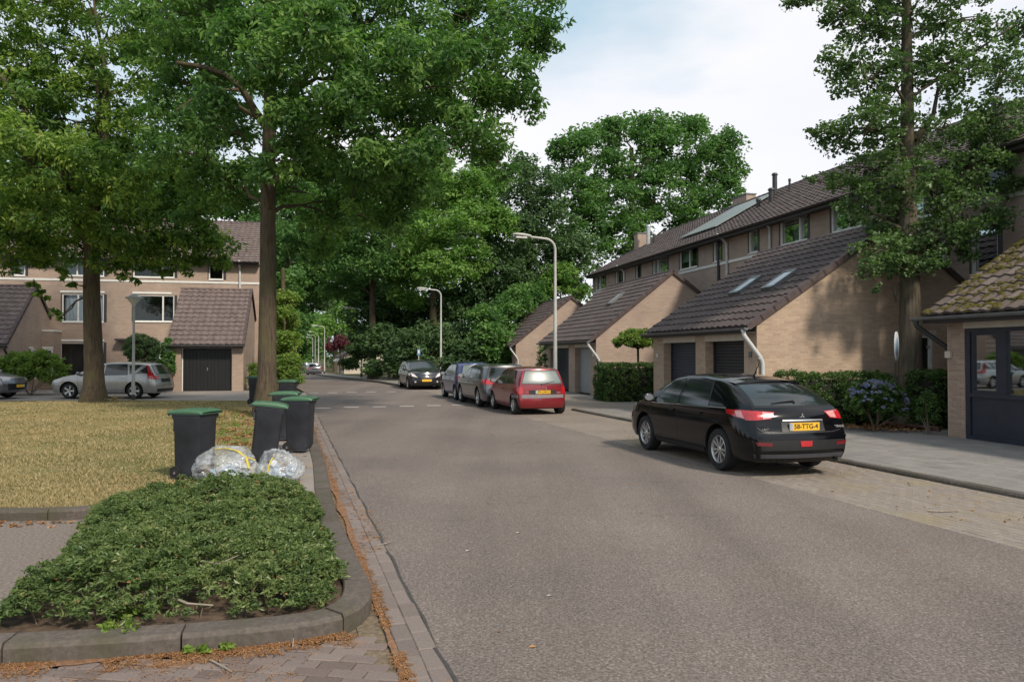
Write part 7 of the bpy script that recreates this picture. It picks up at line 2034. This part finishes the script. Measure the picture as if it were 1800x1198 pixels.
# street lamps
def arm_lamp(label, X, Y, z, h, r=0.075, det=True):
    root = empty('street_lamp', (X, Y, z), 0, label, 'street lamp', 'curved-arm street lamps along the road')
    ax = -N; m = MB(); pts = [Vector((0, 0, -.1)), Vector((0, 0, .9)), Vector((0, 0, .95)), Vector((0, 0, h - .42))]; rad = [r * 1.25, r * 1.25, r, r * .62]
    for k in range(1, 7):
        a = R(84) * k / 6; pts.append(Vector((0, 0, h - .42)) + ax * (.38 * (1 - math.cos(a))) + Vector((0, 0, .38 * math.sin(a)))); rad.append(r * .60)
    e = pts[-1]; pts.append(e + ax * .62 + Vector((0, 0, .05))); rad.append(r * .5)
    m.tube(pts, rad, 12); m.build('pole', M['lamp_pole'], root, smooth=True)
    m = MB(); m.tube([(0, 0, -.1), (0, 0, .35)], r * 1.45, 12); m.build('pole_foot', M['pole_base'], root, smooth=True)
    e = pts[-1]; m = MB(); sd = Vector((ax.y, -ax.x, 0))
    rings = [(-.05, .045, .04), (.08, .085, .06), (.30, .12, .075), (.52, .11, .06), (.64, .05, .03)]; vs = []
    for (t_, w, hh) in rings:
        for k in range(10):
            a = 2 * math.pi * k / 10; vs.append(e + ax * t_ + sd * math.cos(a) * w + Vector((0, 0, math.sin(a) * hh + .03 + t_ * .06)))
    m.add(vs, [(i * 10 + k, i * 10 + (k + 1) % 10, (i + 1) * 10 + (k + 1) % 10, (i + 1) * 10 + k) for i in range(4) for k in range(10)] + [tuple(range(9, -1, -1)), tuple(40 + k for k in range(10))])
    hd_ = m.build('lamp_head', M['lamp_pole'], root, smooth=True)
    m = MB(); m.obox(e + ax * .33 + Vector((0, 0, -.035)), ax * .20, sd * .075, (0, 0, .03)); m.build('lamp_cover', M['lamp_glass'], hd_)
    return root
def lamp_at(label, px, py_top, Y, h=6.0):
    X = (px - 900) / F * Y; arm_lamp(label, X, Y, zg(Y) + (0.09 if Y > 40 else 0.0), h)
lamp_at('nearest curved-arm lamp, its pole rising behind the red car', 976, 418, 27.8, 6.0)
lamp_at('second curved-arm lamp, standing right of the dark hatchback at the junction', 775, 510, 50.6, 6.0)
lamp_at('third curved-arm lamp, half lost against the dark wood', 635.5, 541, 67, 6.0)
lamp_at('fourth curved-arm lamp, in front of the purple tree', 570.5, 573, 96, 6.0)
lamp_at('tallest looking of the three lamps clustered above the far cars', 560, 585, 125, 6.2)
lamp_at('middle one of the three lamps clustered above the far cars', 554, 590, 150, 6.3)
lamp_at('farthest lamp of the street, leftmost of the cluster', 549.7, 595, 175, 6.4)
# post-top lamp on the lawn
X, Y = gp(234, 707.5)
pl_ = empty('post_lamp', (X, Y, 0.05), 0, 'low post lamp with a cone-shaped shade at the lawn edge', 'street lamp')
m = MB(); m.tube([(0, 0, -.1), (0, 0, 1.0), (0, 0, 1.03), (0, 0, 3.55)], [.062, .062, .05, .042], 12); m.build('pole', M['lamp_pole'], pl_, smooth=True)
m = MB(); m.tube([(0, 0, -.1), (0, 0, .25)], .075, 12); m.build('pole_foot', M['pole_base'], pl_, smooth=True)
m = MB(); m.lathe([(.05, 3.50), (.06, 3.55), (.10, 3.62), (.26, 3.82)], n=20); m.build('lamp_cover', M['lamp_glass'], pl_, smooth=True)
m = MB(); m.lathe([(.001, 3.99), (.06, 3.98), (.16, 3.91), (.31, 3.84), (.315, 3.82), (.26, 3.82)], n=20); m.build('lamp_shade', M['lamp_pole'], pl_, smooth=True)

# blue sign behind the dark hatchback, oval board by the right tree
X, Y = (736 - 900) / F * 46, 46
sg = empty('traffic_sign', (X, Y, .1), .2, 'small blue sign on a post behind the dark hatchback', 'sign')
m = MB(); m.tube([(0, 0, 0), (0, 0, 1.95)], .03, 8); m.build('post', M['lamp_pole'], sg, smooth=True)
M['sign_blue'] = plain('sign_blue', (0.10, 0.20, 0.42), 0.4, 0.08, 5)
m = MB(); m.box(-.09, .09, -.05, -.03, 1.62, 2.0); p_ = m.build('sign_plate', M['sign_blue'], sg); m = MB(); m.box(-.05, .05, -.056, -.05, 1.74, 1.94); m.build('white_symbol', M['white_wood'], p_)
p = at(1575, 640, 18.5)
ob = empty('garden_board', (p.x, 18.5, 0.06), R(50), 'narrow oval white and blue board on a dark stake beside the tree trunk', 'sign')
m = MB(); m.box(-.02, .02, 0.0, .03, 0, 1.55); m.build('stake', M['dark_pipe'], ob)
M['pale_board'] = plain('pale_board', (0.62, 0.64, 0.66), 0.4, 0.1, 5); M['blue_print'] = plain('blue_print', (0.20, 0.34, 0.48), 0.5, 0.2, 14)
def oval(rx_, rz_, zc, y, t_):
    m = MB(); n = 28; vs = []
    for yy in (y, y + t_):
        for k in range(n): a = 2 * math.pi * k / n; vs.append((rx_ * math.cos(a), yy, zc + rz_ * math.sin(a)))
    m.add(vs, [tuple(range(n)), tuple(range(2 * n - 1, n - 1, -1))] + [(k, (k + 1) % n, n + (k + 1) % n, n + k) for k in range(n)]); return m
b_ = oval(.17, .35, 1.93, -.03, .03).build('board', M['pale_board'], ob); oval(.10, .22, 1.93, -.035, .004).build('printed_picture', M['blue_print'], b_)

# planted bed of the right tree
bx = empty('planting_bed_edge', kind='structure')
bed = [(6.45, 19.0), (7.35, 17.35), (8.05, 16.45), (9.15, 16.5)]
bed = [gp(1470, 737), gp(1520, 744), gp(1585, 755), gp(1652, 762)]
m = MB(); ring = [(p[0], p[1], 0.10) for p in bed] + [(9.3, 18.0, 0.10), (11.6, 20.5, 0.10), (6.4, 20.2, 0.10)]
m.add(ring, [tuple(range(len(ring)))]); tag(m.build('bed_soil', M['soil']), kind='structure')
m = MB()
M['edging'] = plain('rusty_brown_edging', (0.12, 0.06, 0.045), 0.8, 0.25, 9, world=True)
for a, b in zip(bed, bed[1:]):
    A = Vector((*a, 0)); B = Vector((*b, 0)); n_ = 4
    for k in range(n_):
        p0_ = A.lerp(B, k / n_); p1_ = A.lerp(B, (k + 1) / n_); t_ = (p1_ - p0_); m2 = MB()
        m2.obox((p0_ + p1_) / 2 + Vector((0, 0, .09)), t_ / 2 * .985, Vector((-t_.y, t_.x, 0)).normalized() * .04, (0, 0, .07)); m2.build('edging_block', M['edging'] if a[0] > 7.9 else M['kerb'], bx)
# bark chips in that bed
cl = [(7.0 + 2.1 * rng.random(), 16.9 + 1.6 * rng.random(), .12, .05, .02, 12, rng.random()) for _ in range(160)]
cl = [c for c in cl if c[1] > 16.4 + (9.1 - c[0]) * .8]
leaves('bark_chips', cl, 0.05, M['litter'], droop=0, up=2.5, kind='stuff')

# ground cover bed in the foreground ---------------------------------------
poly = [(-3.28, 4.68), (-2.98, 4.70), (-2.3, 4.80), (-1.6, 4.96), (-1.36, 5.06), (-1.24, 5.25), (-1.25, 5.8), (KX(7.0) - .2, 7.0), (KX(9.0) - .22, 9.0), (KX(9.35) - .5, 9.35), (-3.9, 9.15), (-4.6, 8.5), (-4.15, 7.5), (-3.62, 6.2), (-3.36, 5.2)]
def inside(x, y, pg):
    c = False; j = len(pg) - 1
    for i in range(len(pg)):
        if (pg[i][1] > y) != (pg[j][1] > y) and x < (pg[j][0] - pg[i][0]) * (y - pg[i][1]) / (pg[j][1] - pg[i][1]) + pg[i][0]: c = not c
        j = i
    return c
def dist_edge(x, y, pg):
    d = 9
    for i in range(len(pg)):
        a = pg[i]; b = pg[(i + 1) % len(pg)]; ex, ey = b[0] - a[0], b[1] - a[1]; t = max(0, min(1, ((x - a[0]) * ex + (y - a[1]) * ey) / (ex * ex + ey * ey))); d = min(d, math.hypot(x - a[0] - t * ex, y - a[1] - t * ey))
    return d
m = MB(); m.add([((x + 2.9) * 1.06 - 2.9, (y - 6.8) * 1.05 + 6.8, 0.085) if x > -3.4 and y < 8 else (x, y, 0.085) for x, y in poly], [tuple(range(len(poly)))]); tag(m.build('bed_soil', M['soil']), kind='structure')
def cover_h(x, y):
    d = dist_edge(x, y, poly); e = min(1, d / 0.28)
    n1 = noise.noise(Vector((x * 1.7, y * 1.5, 1))); n2 = noise.noise(Vector((x * 5, y * 5, 7)))
    return (0.13 + 0.12 * e + 0.13 * n1 + 0.10 * n2) * (0.55 + 0.45 * e)
cl = []; stems = MB(); tries = 0
gb_ = empty('ground_cover', (0, 0, 0), kind='stuff'); 
while len(cl) < 5200 and tries < 60000:
    tries += 1
    x = -4.9 + 4.0 * rng.random(); y = 4.6 + 4.9 * rng.random()
    if not inside(x, y, poly): continue
    d = dist_edge(x, y, poly)
    dens = noise.noise(Vector((x * 2.3, y * 2.0, 5)))
    # bare patch at the front with soil showing
    bare = math.exp(-((x + 2.05) / 0.40) ** 2 - ((y - 4.98) / 0.17) ** 2)
    if y < 4.78 + .06 * math.sin(x * 7) and x < -1.7 and rng.random() < .5: continue
    if rng.random() < bare * .85: continue
    if dens < -0.30 and rng.random() < .75: continue
    if d < 0.05 and rng.random() < .4: continue
    h = max(0.03, cover_h(x, y)) * (0.45 + 0.65 * rng.random() ** .6); tone = .5 + .5 * noise.noise(Vector((x * 1.3, y * 1.3, 9)))
    cl.append((x, y, 0.09 + h, 0.05, 0.028, 30, min(1, max(0, tone + .25 * rng.normal()))))
    if len(cl) % 30 == 0:
        stems.tube([(x + .03 * rng.normal(), y + .03 * rng.normal(), .08), (x, y, .09 + h * .6), (x + .04 * rng.normal(), y + .03 * rng.normal(), .1 + h)], [.005, .004, .002], 4, cap=False)
leaves('cover_leaves', cl, 0.033, M['cover'], gb_, droop=-0.25, width=0.42, up=0.5, kind='stuff')
tag(stems.build('cover_stems', M['twig'], gb_), kind='stuff')
cl = []
for _ in range(260):
    x = -4.6 + 3.6 * rng.random(); y = 4.8 + 4.3 * rng.random()
    if inside(x, y, poly): cl.append((x, y, .10 + max(.03, cover_h(x, y)) * (.7 + .45 * rng.random()), .03, .015, 2, rng.random()))
leaves('dead_cover_leaves', cl, 0.026, M['litter'], gb_, droop=0, kind='stuff')
# pale dead twigs lying in the bed
def twig(label, pts, r, grp=None):
    P_ = [Vector(p) for p in pts]; o = P_[0]; m = MB(); m.tube([p - o for p in P_], [r * (1 - .6 * i / (len(P_) - 1)) for i in range(len(P_))], 6)
    t_ = m.build('twig', M['dead_twig'], None, smooth=True); t_.location = o; return tag(t_, label, 'twig', grp)
M['dead_twig'] = plain('pale_dead_twig', (0.26, 0.22, 0.18), 0.9, 0.25, 20); M['dark_twig'] = M['twig']
twig('pale forked dead twig lying in the front of the ground cover', [g3(263, 1050, .2), g3(300, 1048, .2), g3(330, 1060, .19), g3(375, 1063, .17)], .012)
twig('thin curved dead stalk in the middle of the ground cover', [g3(350, 985, .32), g3(385, 990, .34), g3(420, 975, .34), g3(450, 968, .32)], .006)
twig('small twig on the asphalt next to the gutter', [g3(664, 957, .01), g3(680, 954, .02), g3(694, 948, .015)], .006)
twig('dark stick lying on the paving below the kerb', [g3(372, 1160, .012), g3(395, 1172, .015), g3(408, 1180, .01)], .006)
twig('dark stick on the parking bricks at the lower right', [g3(1630, 897, .012), g3(1655, 898, .018), g3(1686, 897, .012)], .012)
twig('short upright dead weed stalk against the kerb face', [g3(514, 1140, 0.0) , g3(516, 1120, .06), g3(515, 1105, .14)], .005)

# orange litter along the kerb ------------------------------------------------
cl = []
for i in range(1000):
    Y = 3.9 + 20 * rng.random() ** 2.0; w = 0.05 if Y < 5.8 else 0.05 + 0.09 * (0.5 + 0.5 * math.sin(Y * 1.7)) + (0.16 if 7 < Y < 10 else 0)
    x = lx(Y) - 0.28 + w * (rng.random() - 0.25) * 1.6
    if noise.noise(Vector((x * 3, Y * 1.1, 4))) < -0.2: continue
    cl.append((x, Y, 0.008, 0.03, 0.006, 13, rng.random()))
for i in range(1000):
    X = -4.2 + 3.2 * rng.random(); k = rng.random() ** 2.2
    Yk = face_y(X) if X < -1.09 else 4.95
    if noise.noise(Vector((X * 2.2, 4.0, 1))) < -0.25: continue
    cl.append((X, Yk - 0.02 - 0.18 * k, 0.010, 0.035, 0.007, 13, rng.random()))
for i in range(260):
    X = -3.4 + 2.2 * rng.random(); cl.append((X, 4.2 + .5 * rng.random(), 0.006, 0.05, 0.004, 5, rng.random()))
leaves('orange_litter', cl, 0.016, M['litter'], droop=0, up=3.0, width=0.3, kind='stuff')
# thin drifts of fine orange dust under the litter
M['dust'] = plain('orange_dust', (0.20, 0.105, 0.055), 0.95, 0.35, 30, bump=0.6, world=True)
m = MB()
def drift(pts):
    L_ = len(pts); vs = []
    for (x, y, w, nx_, ny_) in pts: vs += [(x - nx_ * w, y - ny_ * w, 0.0075), (x + nx_ * w, y + ny_ * w, 0.0075)]
    m.add(vs, [(2 * i, 2 * i + 1, 2 * i + 3, 2 * i + 2) for i in range(L_ - 1)])
pts = []
for Y in np.arange(4.3, 22, 0.06):
    a = noise.noise(Vector((Y * 1.3, 0, 0))) ; w = 0.012 + 0.028 * max(0, a + .35) + (0.05 * max(0, noise.noise(Vector((Y * .9, 5, 0))) + .3) if 6.5 < Y < 12 else 0); w += 0.008 * noise.noise(Vector((Y * 11, 2, 0)))
    pts.append((lx(Y) - 0.27 - max(0, w - .02) * .4, Y, max(.004, w), 1, 0))
drift(pts)
pts = []
for X in np.arange(-4.2, -1.02, 0.04):
    w = 0.02 + 0.05 * max(0, noise.noise(Vector((X * 1.6, 8, 0))) + .3) + 0.012 * noise.noise(Vector((X * 9, 3, 0))); yk = face_y(X) if X < -1.09 else 4.95
    pts.append((X, yk - w, max(.004, w), 0, 1))
drift(pts)
tag(m.build('orange_dust', M['dust']), kind='stuff')
# leaf litter patch and dead leaves on the lawn left of the leaning bin
cl = []
for i in range(500):
    x, y = gp(360 + 95 * rng.random(), 728 + 70 * rng.random())
    if noise.noise(Vector((x * 1.6, y * 1.2, 4))) < -.05: continue
    cl.append((x, y, .115, .06, .015, 6, rng.random()))
leaves('dead_leaves', cl, 0.055, M['litter'], droop=0, up=2.5, kind='stuff')
cl = []
for i in range(60): x, y = gp(360 + 90 * rng.random(), 730 + 65 * rng.random()); cl.append((x, y, .13, .09, .04, 20, rng.random()))
for (px, py) in ((212, 1108), (258, 1012), (240, 1078)):
    p = g3(px, py, .1); 
    for _ in range(7): cl.append((p.x + .06 * rng.normal(), p.y + .04 * rng.normal(), .12, .05, .05, 24, rng.random()))
for (px, py, n_) in ((340, 1143, 4), (405, 1140, 3), (390, 945, 0), (120, 1000, 4), (90, 1030, 4)):
    p = g3(px, py, 0.02)
    for _ in range(n_): cl.append((p.x + .05 * rng.normal(), p.y + .02 * rng.normal(), .03, .03, .02, 20, rng.random()))
leaves('weeds', cl, 0.04, M['bright'], droop=-.4, up=.3, kind='stuff')
# scattered fallen leaves
cl = [( -0.5 + 8 * rng.random(), 4.5 + 14 * rng.random(), .006, .02, .002, 1, rng.random()) for _ in range(60)]
cl += [(kx(Y) - 2.2 * rng.random(), Y, .008, .02, .002, 1, rng.random()) for Y in 7 + 12 * rng.random(140)]
cl += [(lx(Y) - .5 - .9 * rng.random(), Y, .113, .03, .002, 2, rng.random()) for Y in 9 + 14 * rng.random(160)]
cl += [(-5 - 9 * rng.random(), 5 + 3.5 * rng.random(), .008, .03, .002, 2, rng.random()) for _ in range(220)]
cl += [(-4.4 - 5 * rng.random(), 8.0 + .25 * rng.random(), .01, .05, .01, 8, rng.random()) for _ in range(120)]
leaves('fallen_leaves', cl, 0.035, M['litter'], droop=0, up=3.0, kind='stuff')
# pale scraps on the road
for i, (px, py) in enumerate(((818, 968), (961, 1047), (907, 936))):
    p = g3(px, py, .006); m = MB(); m.add([(0, 0, 0), (.05, .01, .006), (.06, .03, .0), (.01, .025, .008)], [(0, 1, 2, 3)])
    o = m.build('paper_scrap', M['white_paint']); o.location = p; o.scale = (.8, .8, 1); tag(o, ['pale scrap left of the middle of the asphalt', 'pale scrap on the lower asphalt, nearest the camera', 'faint scrap on the asphalt, farthest of the three'][i], 'scrap', 'scraps on the asphalt')

# dry grass blades on the lawn -------------------------------------------------
n = 95000
v = rng.random(n) ** 1.7; y = 8.5 + 19.5 * v
x = -0.62 * y - 1.5 + rng.random(n) * (0.62 * y + 1.5 + np.array([lawn_e(q) for q in y]))
frt = np.interp(x, [-40, -14, -9, -5.5, -4.6, -3.9, -2.5], [8.9, 9.05, 8.7, 8.46, 8.6, 8.9, 9.1]); ok = y > frt + .02; x, y = x[ok], y[ok]; n = len(x)
z = np.array([lawn_z(a, b) for a, b in zip(x, y)])
h = 0.022 + 0.035 * rng.random(n) ** 2; w = 0.004 + 0.0011 * y * .5; a = rng.random(n) * 6.283
dx, dy = np.cos(a) * w, np.sin(a) * w; lxn, lyn = rng.normal(size=n) * .025, rng.normal(size=n) * .025
V = np.stack([np.stack([x - dx, y - dy, z - .004], 1), np.stack([x + dx, y + dy, z - .004], 1), np.stack([x + lxn, y + lyn, z + h], 1)], 1).reshape(-1, 3)
pat = np.array([noise.noise(Vector((a * .45, b * .45, 1))) for a, b in zip(x, y)]); thin = np.array([noise.noise(Vector((a * 1.1, b * 1.1, 6))) for a, b in zip(x, y)])
h2 = np.where(thin < -0.15, 0.35, 1.0); V = V.reshape(-1, 3, 3); V[:, 2, 2] = z + h * h2; V = V.reshape(-1, 3)
tag(np_mesh('dry_grass', V, np.arange(3 * n).reshape(-1, 3), M['grass_blade'], None, (rng.random(n) * .7 + .3 * (pat + .5)).clip(0, 1)), kind='stuff')
# tall dry tuft at the foot of the lawn oak
cl = [(t1[0] + .75 + .12 * rng.normal(), t1[1] - .1 + .12 * rng.normal(), .2 + .1 * rng.random(), .12, .14, 22, .9) for _ in range(10)]
leaves('dry_tuft', cl, 0.10, M['grass_blade'], droop=-.8, width=.15, kind='stuff')
